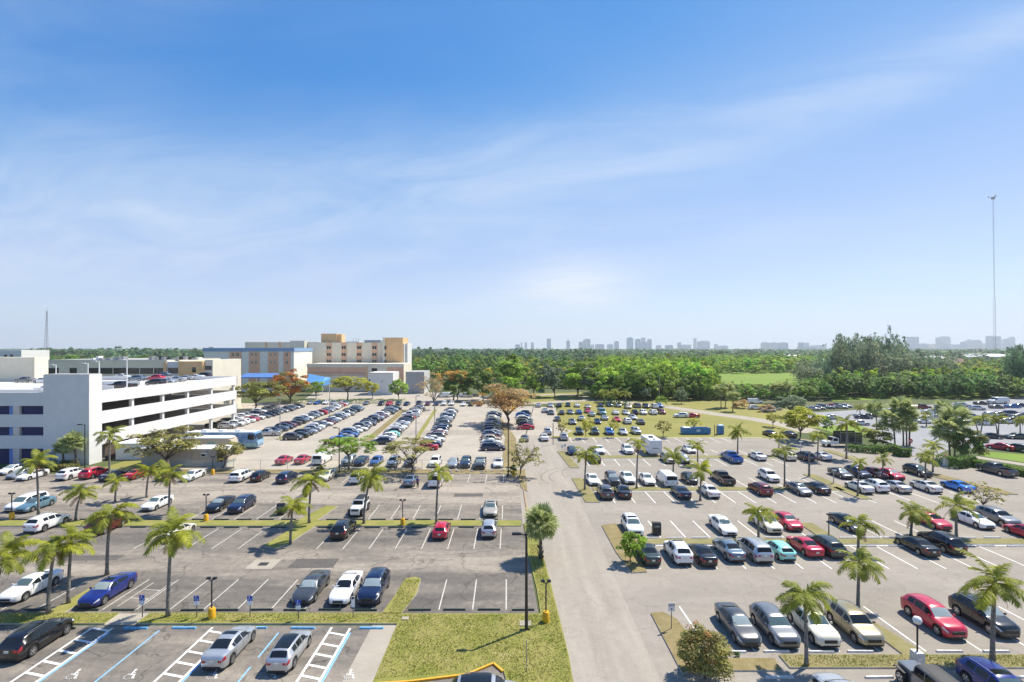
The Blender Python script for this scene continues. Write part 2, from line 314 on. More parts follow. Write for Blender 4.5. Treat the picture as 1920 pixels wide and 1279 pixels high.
# ---- painted lines: children of their lot
def line(parent, x0, y0, x1, y1, wd=.10, mt=M_faint, z=None, name='parking_line'):
    z = z or .0125
    a, b = Vector((x0, y0)), Vector((x1, y1)); t = (b - a).normalized(); n = Vector((-t.y, t.x)) * wd / 2
    m = MB(); m.sheet([tuple(a - n), tuple(b - n), tuple(b + n), tuple(a + n)], z); return build(name, m, mt, parent)
for k in range(18):
    x = -.48 - 2.76 * k
    if not -11.5 < x < -7.9 and not -38.5 < x < -35.4: line(LOT_B, x, 40.7, x - .05, 46.0)
    if k > 14: continue
    x = -1.28 - 2.8 * k
    if not -28 < x < -23: line(LOT_B, x, 53.0, x, 58.9); line(LOT_B, x + .05, 62.2, x, 67.6)
for k in range(14):
    x = -1.4 - 2.85 * k
    if not -17 < x < -10: line(LOT_B, x, 79, x, 84.2)
for k in range(14):                                            # right lot: white lines along the depth
    x = 14.1 + 2.78 * k
    if not 34 < x < 37: line(LOT_C, x, 56.2, x, 61.6, .12, M_white)
    line(LOT_C, x + .3, 48.2, x + .3, 53.8, .12, M_white)
    line(LOT_C, x, 76.6, x, 82, .12, M_white)
    line(LOT_C, x + .2, 68.6, x + .2, 74, .12, M_white)
    line(LOT_C, x, 98.9, x, 104.5, .12, M_white); line(LOT_C, x, 90.2, x, 95.7, .12, M_white); line(LOT_C, x - .4, 112.5, x - .4, 118.4, .12, M_white)
for x in (14.0, 17.2, 20.3, 23.2, 26.0, 29.3, 33.3, 37.0, 40.5): line(LOT_C, x, 35.1, x - .1, 41.2, .12, M_white)
for x in (56, 59, 62, 65.2, 68): line(LOT_C, x, 68.5, x, 74, .12, M_white)
line(LOT_C, 13.2, 53.95, 57, 53.95, .18, M_white, .0165, 'edge_line'); line(LOT_C, 12.3, 74.2, 49, 74.2, .18, M_white, .0165, 'edge_line')
line(LOT_C, 12.2, 95.85, 54, 95.85, .16, M_white, .0165, 'edge_line'); line(LOT_C, 11.6, 118.7, 60, 118.7, .2, M_white, .0165, 'edge_line')
for xl, xr, ys in ((-32.2, -30.6, (38.0, 36.5, 35.2, 34.0, 32.8)), (-23.0, -21.4, (37.6, 36.4, 35.1, 33.9, 32.7)), (-13.85, -12.4, (37.4, 36.0, 34.8, 33.6, 32.5))):
    line(LOT_A, xl, 31.2, xl, 38.1, .17, M_white, .0165, 'hatch_line'); line(LOT_A, xr, 31.2, xr, 38.0, .17, M_white, .0165, 'hatch_line')
    line(LOT_A, xr + .2, 31.2, xr + .2, 37.4, .14, M_bluep, .0165, 'blue_line')
    for q in ys: line(LOT_A, xl + .085, q, xr - .085, q - .35, .2, M_white, .0205, 'hatch_bar')
for x, y0, y1 in ((-26.8, 30, 37.7), (-17.6, 31, 33.4), (-17.6, 34.4, 37.4)): line(LOT_A, x, y0, x, y1, .12, M_bluep, .0165, 'blue_line')
def wheelchair(parent, x, y, s=1.0):
    m = MB(); c = MB(); z = .0245
    def seg(p, q, wd):
        a, b = Vector(p), Vector(q); t = (b - a).normalized(); n = Vector((-t.y, t.x)) * wd / 2
        m.sheet([(x + s * v.x, y + s * v.y) for v in (a - n - t * wd / 2, b - n + t * wd / 2, b + n + t * wd / 2, a + n - t * wd / 2)], z)
    pts = [(-.05 + .38 * math.cos(a), -.25 + .38 * math.sin(a)) for a in [R(d) for d in range(125, 400, 25)]]
    for a, b in zip(pts, pts[1:]): seg(a, b, .1)
    z = .0275; seg((-.08, .42), (-.04, -.05), .13); z = .0295; seg((-.04, -.05), (.3, -.05), .11); z = .0315; seg((.3, -.05), (.42, -.45), .11); z = .0255
    seg((.42, -.5), (.55, -.47), .1); z = .0335; seg((-.05, .2), (.2, .18), .09)
    m.sheet([(x + s * (-.1 + .12 * math.cos(a)), y + s * (.62 + .12 * math.sin(a))) for a in [i * math.pi / 5 for i in range(10)]], .0275)
    build('wheelchair_symbol', m, M_white, parent)
for xx in (-32.75, -31.1): line(LOT_B, xx, 41.2, xx - .05, 45.4, .08)
for yy in (42.6, 44.1): line(LOT_B, -32.7, yy, -31.15, yy - .2, .08, z=.0165)
for x in (-28.75, -25.0, -19.6, -15.75, -10.65): wheelchair(LOT_A, x, 32.6, .74)
# yellow kerb at the driveway and orange kerb along the road
m = MB()
q = [(-8.8, 31.6), (-6.6, 31.82), (-2.95, 32.5), (-1.25, 33.65), (-.6, 32.8)]
for a, b in zip(q, q[1:]):
    a, b = Vector(a), Vector(b); t = (b - a).normalized(); n = Vector((-t.y, t.x)) * .065
    m.prism([tuple(a - n), tuple(b - n), tuple(b + n), tuple(a + n)], 0, .14)
tag(build('painted_kerb', m, M_yel), 'yellow painted kerb curving round the lawn corner at the bottom edge', 'kerb')
m = MB()
for a, b in (((2.95, 50), (3.05, 54.8)), ((2.75, 55.2), (2.4, 60.2)), ((2.0, 64), (1.75, 76)), ((2.0, 77), (1.9, 82))):
    a, b = Vector(a), Vector(b); t = (b - a).normalized(); n = Vector((-t.y, t.x)) * .075
    m.prism([tuple(a - n), tuple(b - n), tuple(b + n), tuple(a + n)], 0, .14)
tag(build('painted_kerb', m, mat('worn_orange_paint', (.42, .20, .05), .8, var=.3, scale=.8, col2=(.30, .26, .20))), 'worn orange painted kerb along the left side of the central road', 'kerb')
# a drain in the dark lot, with its concrete apron
m = MB(); gx, gy = G(494, 1058); m.prism(rect(gx - 1.3, gx + 1.3, gy - 1.1, gy + 1.1), 0, .02); o = build('drain_apron', m, M_conc)
tag(o, 'square pale concrete drain apron with a dark grate in the dark lot', 'drain')
m = MB(); m.box(gx - .45, gx + .45, gy - .35, gy + .35, .0, .03)
for i in range(6): m.box(gx - .4 + i * .14, gx - .34 + i * .14, gy - .3, gy + .3, .03, .045)
build('grate', m, mat('dark_iron', (.03, .03, .03), .6), o)
# short grass blades standing in the near lawns: nobody could count them
def tufts(polys, n, hmax, seed):
    rs = np.random.RandomState(seed); V = []; T = []
    for poly in polys:
        p = np.array(poly); lo, hi = p.min(0), p.max(0); area = abs(sum(p[i][0] * p[(i + 1) % len(p)][1] - p[(i + 1) % len(p)][0] * p[i][1] for i in range(len(p)))) / 2
        pts = rs.uniform(lo, hi, (int(n * (hi - lo).prod()), 2)); ins = np.zeros(len(pts), bool); j = len(p) - 1
        for i in range(len(p)):
            c = ((p[i][1] > pts[:, 1]) != (p[j][1] > pts[:, 1])) & (pts[:, 0] < (p[j][0] - p[i][0]) * (pts[:, 1] - p[i][1]) / (p[j][1] - p[i][1] + 1e-9) + p[i][0]); ins ^= c; j = i
        pts = pts[ins]; k = len(pts); a = rs.uniform(0, 6.28, k); r = rs.uniform(.02, .06, k); h = rs.uniform(.3, 1, k) ** 2 * hmax
        b = np.zeros((k, 3, 3)); b[:, 0, :2] = pts + np.c_[np.cos(a), np.sin(a)] * r[:, None]; b[:, 1, :2] = pts - np.c_[np.cos(a), np.sin(a)] * r[:, None]
        a2 = rs.uniform(0, 6.28, k); b[:, 2, :2] = pts + np.c_[np.cos(a2), np.sin(a2)] * h[:, None] * .8; b[:, :2, 2] = .10; b[:, 2, 2] = .11 + h
        fx, fy = pts[:, 0], pts[:, 1]; pat = .5 + .22 * np.sin(fx * 1.1 + 2.1 * np.sin(fy * .7)) + .2 * np.sin(fy * 1.9 + 1.6 * np.sin(fx * 1.5 + 1)) + .12 * np.sin(fx * 4.3 + fy * 3.1)
        t = rs.rand(k) < np.clip(pat * 1.25 - .1, .05, .95); keep = rs.rand(k) < np.clip(1.25 - pat * .75, .25, 1)
        base = np.where(t[:, None], np.array([[.52, .44, .19]]), np.array([[.30, .33, .06]])) * rs.uniform(.7, 1.25, (k, 1)); V.append(b[keep].reshape(-1, 3)); T.append(np.repeat(base[keep], 3, 0))
    return np.concatenate(V), np.concatenate(T)
def trimesh(name, V, T, mt, corners=3):
    n = len(V) // corners; me = bpy.data.meshes.new(name); me.vertices.add(len(V)); me.vertices.foreach_set('co', V.astype(np.float32).ravel())
    me.loops.add(len(V)); me.loops.foreach_set('vertex_index', np.arange(len(V), dtype=np.int32)); me.polygons.add(n)
    me.polygons.foreach_set('loop_start', np.arange(0, len(V), corners, dtype=np.int32)); me.polygons.foreach_set('loop_total', np.full(n, corners, dtype=np.int32))
    at = me.attributes.new('tone', 'FLOAT_COLOR', 'POINT'); at.data.foreach_set('color', np.c_[T, np.ones(len(T))].astype(np.float32).ravel())
    me.materials.append(mt); me.update(); me.validate(); return me
M_blade = leafmat('grass_blade', (1, 1, 1), .3)
V, T = tufts([[(-8.8, 32), (-2.9, 32.8), (-1.2, 33.9), (-.45, 32.9), (.4, 29.2), (3.8, 29.2), (3.9, 34.5), (3.7, 38.5), (3.4, 44.5), (2.9, 54), (1.8, 54), (2.3, 44), (2.4, 39.8), (-8.8, 39.8)], rect(-45, -31.7, 38.6, 39.95), rect(-29.1, -8.9, 38.6, 39.95), rect(-10.0, -8.5, 40, 45.8), rect(18.7, 50, 33.3, 34.5)], 210, .12, 3)
stuff(link('grass', trimesh('grass', V, T, M_blade)))
lot('driveway', [[(-8.9, 20), (3.9, 20), (3.9, 29), (.2, 29), (-.5, 32.8), (-1.2, 33.75), (-2.9, 32.6), (-6.6, 31.9), (-8.9, 31.5)]], M_dark, .006)

M_mark = mat('tyre_mark_rubber', (.20, .18, .155), .9, var=.2, scale=3); M_patch = groundmat('asphalt_repair', [(.3, (.085, .078, .072)), (.7, (.14, .127, .112))], 1.2, 5.)
def arc(parent, cx, cy, r, a0, a1, wd=.22):
    m = MB(); n = 14
    for i in range(n):
        u, v = R(a0 + (a1 - a0) * i / n), R(a0 + (a1 - a0) * (i + 1) / n)
        m.sheet([(cx + (r - wd / 2) * math.cos(u), cy + (r - wd / 2) * math.sin(u)), (cx + (r + wd / 2) * math.cos(u), cy + (r + wd / 2) * math.sin(u)), (cx + (r + wd / 2) * math.cos(v), cy + (r + wd / 2) * math.sin(v)), (cx + (r - wd / 2) * math.cos(v), cy + (r - wd / 2) * math.sin(v))], .0125)
    build('tyre_mark', m, M_mark, parent)
for r, a0, a1 in ((6.2, 95, 205), (7.6, 92, 210)): arc(ROAD, 12.4, 82.0, r, a0, a1)
arc(ROAD, 14.5, 84.5, 6.0, 110, 200, .16)
for par, x0, x1, y0, y1 in ((LOT_B, -22, -17.5, 48.3, 50.6), (LOT_B, -31, -29.6, 69.5, 76.5), (LOT_B, -8.5, -4.2, 71.5, 73.2), (LOT_B, -46, -40, 50, 51.4)):
    m = MB(); m.sheet([(x0, y0), (x1, y0 + .15), (x1 - .1, y1), (x0 + .12, y1 - .1)], .0085 if par is LOT_B else .0085); build('asphalt_patch', m, M_patch if par is LOT_B else M_grey, par)
# ------------------------------------------------------------------ cars
def pchip(xs, ys, x):
    n = len(xs); h = [xs[i + 1] - xs[i] for i in range(n - 1)]; dl = [(ys[i + 1] - ys[i]) / h[i] for i in range(n - 1)]
    d = [0.] * n; d[0], d[-1] = dl[0], dl[-1]
    for i in range(1, n - 1):
        if dl[i - 1] * dl[i] > 0:
            w1, w2 = 2 * h[i] + h[i - 1], h[i] + 2 * h[i - 1]; d[i] = (w1 + w2) / (w1 / dl[i - 1] + w2 / dl[i])
    x = min(max(x, xs[0]), xs[-1]); i = 0
    while i < n - 2 and x > xs[i + 1]: i += 1
    t = (x - xs[i]) / h[i]; a = t * t * (3 - 2 * t); b = t * (t - 1) ** 2; c = t * t * (t - 1)
    return ys[i] * (1 - a) + ys[i + 1] * a + h[i] * (b * d[i] + c * d[i + 1])
KIND = {
 'sedan': dict(L=4.75, W=1.83, top=[(0, .52), (.008, .62), (.025, .705), (.06, .785), (.12, .86), (.20, .925), (.262, .97), (.285, 1.0), (.345, 1.20), (.405, 1.365), (.45, 1.43), (.52, 1.455), (.60, 1.445), (.68, 1.385), (.76, 1.27), (.835, 1.135), (.86, 1.105), (.90, 1.095), (.955, 1.075), (.98, 1.02), (.993, .93), (1, .84)],
     sh=[(0, .50), (.03, .62), (.08, .73), (.25, .88), (.55, .955), (.85, 1.03), (.97, .99), (1, .80)], wid=[(0, .60), (.008, .70), (.025, .82), (.055, .91), (.11, .97), (.2, 1), (.75, 1), (.88, .965), (.95, .91), (.985, .82), (1, .72)],
     rf=[(0, .44), (.03, .62), (.1, .74), (.2, .79), (.275, .82), (.36, .74), (.45, .685), (.6, .675), (.72, .69), (.83, .74), (.88, .76), (.97, .68), (1, .58)], ws=(.29, .412), rw=(.665, .825), sw=[(.335, .495), (.515, .68), (.69, .735)], wb=(.195, .785), R=.345, dr=[(.29, .505), (.51, .70)], hl=.62, tl=.86),
 'suv': dict(L=4.65, W=1.87, top=[(0, .60), (.008, .74), (.025, .86), (.055, .95), (.11, 1.02), (.19, 1.075), (.245, 1.115), (.265, 1.14), (.33, 1.38), (.385, 1.55), (.43, 1.635), (.52, 1.685), (.66, 1.685), (.80, 1.635), (.865, 1.575), (.895, 1.49), (.945, 1.24), (.965, 1.16), (.985, 1.08), (.995, .98), (1, .86)],
     sh=[(0, .58), (.03, .76), (.08, .88), (.25, 1.03), (.55, 1.10), (.9, 1.18), (.97, 1.06), (1, .82)], wid=[(0, .62), (.008, .74), (.025, .85), (.055, .93), (.11, .98), (.2, 1), (.8, 1), (.92, .955), (.965, .91), (.99, .82), (1, .74)],
     rf=[(0, .46), (.03, .66), (.1, .77), (.2, .81), (.255, .84), (.34, .77), (.43, .73), (.6, .72), (.80, .70), (.88, .69), (.95, .74), (1, .62)], ws=(.27, .39), rw=(.88, .95), sw=[(.315, .465), (.485, .655), (.675, .80)], wb=(.185, .78), R=.37, dr=[(.27, .475), (.48, .675)], hl=.76, tl=1.0),
 'hatch': dict(L=4.2, W=1.76, top=[(0, .52), (.008, .63), (.03, .74), (.07, .83), (.14, .91), (.22, .98), (.255, 1.02), (.33, 1.26), (.40, 1.42), (.46, 1.49), (.55, 1.52), (.65, 1.51), (.78, 1.44), (.85, 1.37), (.89, 1.27), (.945, 1.08), (.965, 1.02), (.985, .94), (1, .76)],
     sh=[(0, .50), (.04, .66), (.1, .77), (.25, .90), (.6, .98), (.9, 1.04), (.97, .96), (1, .72)], wid=[(0, .60), (.01, .72), (.03, .84), (.07, .94), (.14, .99), (.3, 1), (.78, 1), (.9, .95), (.965, .88), (1, .72)],
     rf=[(0, .46), (.04, .66), (.12, .76), (.24, .82), (.34, .75), (.45, .70), (.65, .69), (.86, .67), (.95, .72), (1, .58)], ws=(.265, .405), rw=(.865, .95), sw=[(.32, .49), (.51, .69), (.705, .78)], wb=(.19, .805), R=.325, dr=[(.27, .50), (.505, .71)], hl=.64, tl=.88),
 'minivan': dict(L=5.1, W=1.98, top=[(0, .58), (.008, .70), (.025, .82), (.06, .92), (.12, 1.0), (.19, 1.06), (.215, 1.10), (.29, 1.38), (.35, 1.58), (.40, 1.68), (.48, 1.74), (.65, 1.75), (.83, 1.72), (.90, 1.67), (.93, 1.58), (.96, 1.22), (.975, 1.12), (.992, 1.0), (1, .84)],
     sh=[(0, .56), (.04, .74), (.1, .86), (.25, 1.0), (.6, 1.05), (.9, 1.10), (1, .80)], wid=[(0, .64), (.01, .76), (.03, .87), (.07, .95), (.14, .99), (.3, 1), (.86, 1), (.95, .96), (.985, .88), (1, .80)],
     rf=[(0, .48), (.04, .68), (.12, .77), (.21, .83), (.30, .80), (.4, .765), (.6, .76), (.92, .74), (.97, .78), (1, .66)], ws=(.22, .355), rw=(.925, .962), sw=[(.285, .44), (.46, .65), (.67, .87)], wb=(.18, .785), R=.345, dr=[(.24, .45), (.455, .66)], hl=.72, tl=1.02),
 'van': dict(L=5.6, W=2.02, top=[(0, .70), (.008, .85), (.025, 1.0), (.06, 1.11), (.13, 1.21), (.17, 1.28), (.23, 1.68), (.275, 1.95), (.32, 2.05), (.4, 2.09), (.7, 2.10), (.93, 2.07), (.965, 2.0), (.978, 1.9), (.99, 1.25), (1, 1.0)],
     sh=[(0, .68), (.05, .98), (.2, 1.2), (.6, 1.22), (.95, 1.22), (1, 1.0)], wid=[(0, .70), (.012, .84), (.04, .94), (.09, .99), (.3, 1), (.9, 1), (.97, .97), (1, .92)],
     rf=[(0, .56), (.05, .76), (.15, .84), (.2, .86), (.28, .85), (.6, .85), (.97, .84), (1, .82)], ws=(.18, .268), rw=(.977, .989), sw=[(.225, .34)], wb=(.165, .76), R=.36, dr=[(.19, .37)], hl=.8, tl=1.0),
 'pickup': dict(L=5.75, W=1.98, top=[(0, .78), (.006, .94), (.02, 1.05), (.05, 1.11), (.12, 1.155), (.20, 1.19), (.225, 1.21), (.285, 1.56), (.325, 1.74), (.37, 1.83), (.45, 1.855), (.53, 1.835), (.565, 1.78), (.60, 1.22), (.62, 1.20), (.985, 1.20), (1, 1.10)],
     sh=[(0, .76), (.03, .98), (.25, 1.13), (.6, 1.16), (1, 1.14)], wid=[(0, .74), (.008, .84), (.025, .92), (.06, .975), (.2, 1), (.9, 1), (.98, .98), (1, .95)],
     rf=[(0, .58), (.03, .76), (.12, .83), (.22, .86), (.32, .77), (.5, .755), (.57, .76), (.61, .9), (1, .9)], ws=(.23, .318), rw=(.568, .592), sw=[(.265, .395), (.41, .535)], wb=(.175, .77), R=.41, dr=[(.235, .405), (.41, .56)], hl=.92, tl=1.05, bed=(.63, .975)),
 'jeep': dict(L=4.3, W=1.60, top=[(0, .80), (.01, 1.06), (.02, 1.13), (.30, 1.20), (.325, 1.21), (.37, 1.72), (.39, 1.83), (.65, 1.85), (.955, 1.84), (.97, 1.78), (.985, 1.2), (1, 1.05)],
     sh=[(0, .78), (.02, 1.09), (.33, 1.17), (.97, 1.18), (1, 1.03)], wid=[(0, .68), (.01, .74), (.3, .92), (.34, 1), (.97, 1), (1, .97)],
     rf=[(0, .62), (.29, .8), (.33, .88), (.39, .84), (.96, .84), (1, .86)], ws=(.328, .368), rw=(.972, .984), sw=[(.385, .55), (.57, .74), (.755, .94)], wb=(.15, .79), R=.40, dr=[(.36, .555), (.56, .75)], hl=.9, tl=1.0, roof=1),
}
C_glass = mat('car_glass', (.012, .016, .02), .04, spec=.45)
C_shade = mat('glass_with_sunshade', (.30, .36, .36), .06, spec=.9); C_skyglass = mat('sky_reflection_glass', (.09, .135, .135), .04, spec=.9)  # paler windshields: sunshades, and bright sky reflections painted into the glass colour
C_tyre = mat('tyre_rubber', (.014, .014, .015), .8)
C_rim = mat('alloy_rim', (.55, .56, .57), .28, metal=.85)
C_darkp = mat('dark_plastic', (.018, .018, .02), .55)
C_red = mat('tail_light_red', (.42, .01, .012), .15, coat=.6)
C_lamp = mat('headlight_lens', (.62, .64, .66), .08, spec=.9)
C_plate = mat('plate_white', (.62, .62, .58), .5)
PAINT = {k: mat(k.replace(' ', '_') + '_car_paint', c, r, metal=mt, coat=.75) for k, c, r, mt in [
 ('white', (.80, .80, .79), .28, 0), ('pearl white', (.76, .75, .70), .28, .1), ('silver', (.50, .515, .53), .30, .55), ('light grey', (.40, .42, .44), .3, .45), ('grey', (.19, .20, .215), .3, .45), ('dark grey', (.075, .08, .086), .3, .4),
 ('black', (.010, .010, .012), .22, 0), ('navy blue', (.012, .022, .065), .25, .2), ('blue', (.03, .12, .38), .27, .3), ('bright blue', (.02, .22, .75), .25, .2), ('teal blue', (.14, .27, .33), .3, .35), ('red', (.50, .014, .045), .25, .05), ('deep blue', (.012, .025, .19), .25, .15),
 ('maroon', (.14, .012, .02), .25, .2), ('beige', (.50, .45, .36), .3, .3), ('brown', (.085, .062, .048), .3, .3), ('dark green', (.04, .058, .05), .28, .3), ('mint green', (.28, .68, .60), .3, 0), ('cream', (.72, .68, .54), .3, 0), ('gold', (.36, .31, .20), .3, .5), ('steel blue', (.17, .23, .30), .3, .45)]}
def car_fn(k):
    K = KIND[k]; Lh, Wd = K['L'], K['W']; g = lambda key, t: pchip([q[0] for q in K[key]], [q[1] for q in K[key]], t)
    def sec(t):
        zt = g('top', t); zs = min(g('sh', t), zt - .02); hw = Wd / 2 * g('wid', t); rw = min(Wd / 2 * g('rf', t), hw - .02); s = t * Lh
        zb = .22 + .10 * max(0, 1 - t / .06) + .10 * max(0, (t - .94) / .06)
        for q in K['wb']:
            dx = abs(s - q * Lh); r = K['R'] + .065
            if dx < r: zb = max(zb, K['R'] * .98 + math.sqrt(r * r - dx * dx))
        zb = min(zb, zs - .06); gg = zt - zs; c = min(gg * .26, .085)
        p3 = (hw * .985, zs); p6 = (rw, zt - c)
        if K.get('bed') and K['bed'][0] <= t <= K['bed'][1]:
            return [(hw * .95, zb), (hw * .99, zb + .3 * (zs - zb)), (hw, zb + .65 * (zs - zb)), (hw * .99, zs), (hw * .985, zt), (hw - .09, zt), (hw - .1, zt - .02), (hw - .1, .72), (hw * .4, .72), (0, .72)]
        lp = lambda a: (p3[0] + (p6[0] - p3[0]) * a, p3[1] + (p6[1] - p3[1]) * a)
        return [(hw * .93, zb), (hw * .985, zb + .2 * (zs - zb)), (hw, zb + .58 * (zs - zb)), p3, lp(.07), lp(.86), p6, (max(rw - .10, rw * .8), zt - c * .42), (rw * .45, zt - c * .08), (0, zt)]
    def surf(t, u):
        s = sec(t); m = u > 9; uu = 18 - u if m else u; i = min(int(uu), 8); f = uu - i
        x = s[i][0] + (s[i + 1][0] - s[i][0]) * f; z = s[i][1] + (s[i + 1][1] - s[i][1]) * f
        return Vector((-x if m else x, Lh / 2 - t * Lh, z))
    return K, sec, surf
def car_pieces(k, lod):
    K, sec, surf = car_fn(k); Lh, Wd = K['L'], K['W']; Rw = K['R']; out = []
    ts = set(q[0] for q in K['top']) | set(q[0] for q in K['wid']) | {.03, .36, .55, .72, .9, .97}
    for q in K['wb']:
        for i in ((-1, -.97, -.85, -.6, -.3, 0, .3, .6, .85, .97, 1) if lod < 2 else (-1, -.9, -.5, 0, .5, .9, 1)): ts.add(q + i * (Rw + .066) / Lh)
    if K.get('bed'): ts |= {K['bed'][0], K['bed'][0] - .0005, K['bed'][1], K['bed'][1] + .0005}
    if lod < 2: ts |= {.005, .045, .14, .45, .64, .995}
    ts = sorted(t for t in ts if 0 <= t <= 1); b = MB(); vs = []; hi = list(range(10)) if lod < 3 else [0, 2, 3, 6, 9]; nn = 2 * len(hi) - 1
    if lod > 2: ts = sorted(set([ts[0], ts[-1]] + ts[1:-1:2] + [K['ws'][0], K['ws'][1], K['rw'][0], K['rw'][1]]))
    for t in ts:
        s = sec(t); s = [s[i_] for i_ in hi]; y = Lh / 2 - t * Lh; vs += [(x, y, z) for x, z in s] + [(-x, y, z) for x, z in s[-2::-1]]
    fs = [(i * nn + j, i * nn + j + 1, (i + 1) * nn + j + 1, (i + 1) * nn + j) for i in range(len(ts) - 1) for j in range(nn - 1)]
    fs += [tuple(range(nn - 1, -1, -1)), tuple((len(ts) - 1) * nn + j for j in range(nn))]
    b.add(vs, fs, 0)
    b.box(-Wd / 2 + .20, Wd / 2 - .20, -Lh / 2 + .12, Lh / 2 - .12, .17, Rw + .30 if k != 'jeep' else .6, 1)
    out.append(('body', b, ('paint', 'dark'), 40))
    def patch(t0, t1, u0, u1, nt_, nu, off, inset=0):
        p = MB(); vs = []
        for i in range(nt_ + 1):
            for j in range(nu + 1):
                t = t0 + (t1 - t0) * i / nt_; u = u0 + (u1 - u0) * j / nu; e = 1e-3; q = surf(t, u)
                a = surf(min(t + e, 1), u) - surf(max(t - e, 0), u); c = surf(t, min(u + .02, 18)) - surf(t, max(u - .02, 0)); n = c.cross(a) if (c.cross(a)).length > 1e-12 else Vector((0, 0, 1))
                n.normalize(); ctr = Vector((0, q.y, .8))
                if n.dot(q - ctr) < 0 and abs(n.y) < .9: n = -n
                if n.z < 0 and u > 6 and u < 12: n = -n
                vs.append(q + n * off)
        fs = [(i * (nu + 1) + j, i * (nu + 1) + j + 1, (i + 1) * (nu + 1) + j + 1, (i + 1) * (nu + 1) + j) for i in range(nt_) for j in range(nu)]
        return p.add(vs, fs, 0)
    q = 4 if lod < 2 else (2 if lod == 2 else 1)
    out.append(('windshield', patch(*K['ws'], 6.75, 11.25, q, q + 2, .008), ('glass',), True))
    out.append(('rear_window', patch(*K['rw'], 6.75, 11.25, q if k in ('sedan', 'hatch') else 3, q + 2, .010), ('glass',), True))
    for sd in (0, 1):
        for (a, c) in K['sw']:
            u = (4.05, 5.15) if not sd else (18 - 4.05, 18 - 5.15)
            out.append(('side_window', patch(a, c, *u, q, 2, .009), ('glass',), True))
    if lod < 2 and k in ('sedan', 'suv', 'hatch', 'minivan'):
        a0 = K['ws'][1]; out.append(('sunroof', patch(a0 + .05, a0 + .15, 7.2, 10.8, 3, 5, .009), ('glass',), True))
    if lod < 2 and k in ('suv', 'minivan'):
        for uu in ((.02, .75), (17.98, 17.25)): out.append(('cladding', patch(.02, .985, *uu, 44, 2, .006), ('dark',), True))
    if K.get('roof'):
        out.append(('roof_panel', patch(.395, .95, 6.2, 11.8, 2, 6, .012), ('dark',), True))
    if lod == 0 and k != 'jeep':
        for sd in (0, 1):
            for a, c in K['dr']:
                w_ = .0025 if lod else .003
                u = (.35, 3.93) if not sd else (17.65, 14.07)
                out.append(('door_seam', patch(a - .0022, c + .0022, u[0], u[1], 8, 5, .0035), ('dark',), True))
                out.append(('door', patch(a + .0008, c - .0008, u[0] + (.06 if not sd else -.06), u[1], 8, 5, .008), ('paint',), True))
                hm = MB(); hp = surf(c - .03, 3.1 if not sd else 14.9); hm.cbox((hp.x + (.015 if not sd else -.015), hp.y, hp.z), (.035, .17, .03))
                out.append(('door>handle', hm, ('paint',), False))
    for sd in (1, -1):                                         # lamps
        hm = MB(); hw = Wd / 2; x = sd * (hw * .66)
        u = (2.35, 4.5) if sd > 0 else (15.65, 13.5)
        out.append(('headlight', patch(.010, .085 if k not in ('jeep', 'pickup', 'van') else .045, *((2.5, 4.0) if sd > 0 else (15.5, 14.0)), 4, 3, .008), ('lamp',), True))
        t = MB(); zt = K['tl']; fx = hw * (.72 if k not in ('van', 'pickup', 'jeep') else .93)
        t.box(min(sd * fx, sd * (fx - .24)), max(sd * fx, sd * (fx - .24)), -Lh / 2 - .012, -Lh / 2 + .12, zt - .20, zt - .06)
        out.append(('tail_light', t, ('red',), False))
        if lod < 2:
            u = (2.3, 3.5) if sd > 0 else (15.7, 14.5); out.append(('tail_light', patch(.945, .994, *u, 4, 3, .01), ('red',), True))
            mm = MB(); t0 = K['ws'][0] + .055; sp = surf(t0, 4.2 if sd > 0 else 13.8); mm.cbox((sp.x + sd * .11, sp.y, sp.z + .05), (.2, .1, .13), 0, .02)
            out.append(('mirror', mm, ('paint',), 30))
    gm = MB(); z0, z1 = {'sedan': (.40, .56), 'hatch': (.40, .56), 'minivan': (.46, .64), 'suv': (.50, .72), 'van': (.6, .82), 'pickup': (.62, .92), 'jeep': (.8, 1.0)}[k]; nw = KIND[k]['wid'][0][1] * Wd * .80
    gm.cbox((0, Lh / 2 + .004, (z0 + z1) / 2), (nw, .05, z1 - z0), 0, .01); gm.cbox((0, Lh / 2 - .03, .30), (Wd * .60, .08, .12), 0, .01); out.append(('grille', gm, ('dark',), False))
    bm_ = MB(); bm_.box(-Wd * .34, Wd * .34, -Lh / 2 - .012, -Lh / 2 + .08, .31, .42); out.append(('rear_bumper', bm_, ('dark',), False))
    if lod < 2:
        pm = MB(); pm.cbox((0, -Lh / 2 - .022, K['tl'] - .14 if k != 'pickup' else .62), (.31, .02, .16)); out.append(('number_plate', pm, ('plate',), False))
    if k in ('suv', 'minivan') and lod < 2:
        for sd in (1, -1):
            rm = MB(); pts = [surf(t, 6.6 if sd > 0 else 11.4) + Vector((0, 0, .05)) for t in (.46, .55, .7, .8)]; rm.tube(pts, .018, 5); out.append(('roof_rail', rm, ('rim',), False))
    if k == 'jeep':
        for sd in (1, -1):
            for wq in K['wb']:
                fm = MB(); yc = Lh / 2 - wq * Lh; x0, x1 = sorted((sd * .62, sd * .95)); pr = [(-.52, .62), (-.42, .86), (.40, .90), (.56, .74)]
                for (ya, za), (yb, zb) in zip(pr, pr[1:]):
                    fm.add([(x0, yc + ya, za), (x1, yc + ya, za), (x1, yc + yb, zb), (x0, yc + yb, zb), (x0, yc + ya, za + .05), (x1, yc + ya, za + .05), (x1, yc + yb, zb + .05), (x0, yc + yb, zb + .05)],
                           [(0, 1, 2, 3), (7, 6, 5, 4), (0, 4, 5, 1), (1, 5, 6, 2), (2, 6, 7, 3), (3, 7, 4, 0)])
                out.append(('fender', fm, ('dark',), False))
    n = 20 if lod == 0 else (14 if lod == 1 else (10 if lod == 2 else 7))
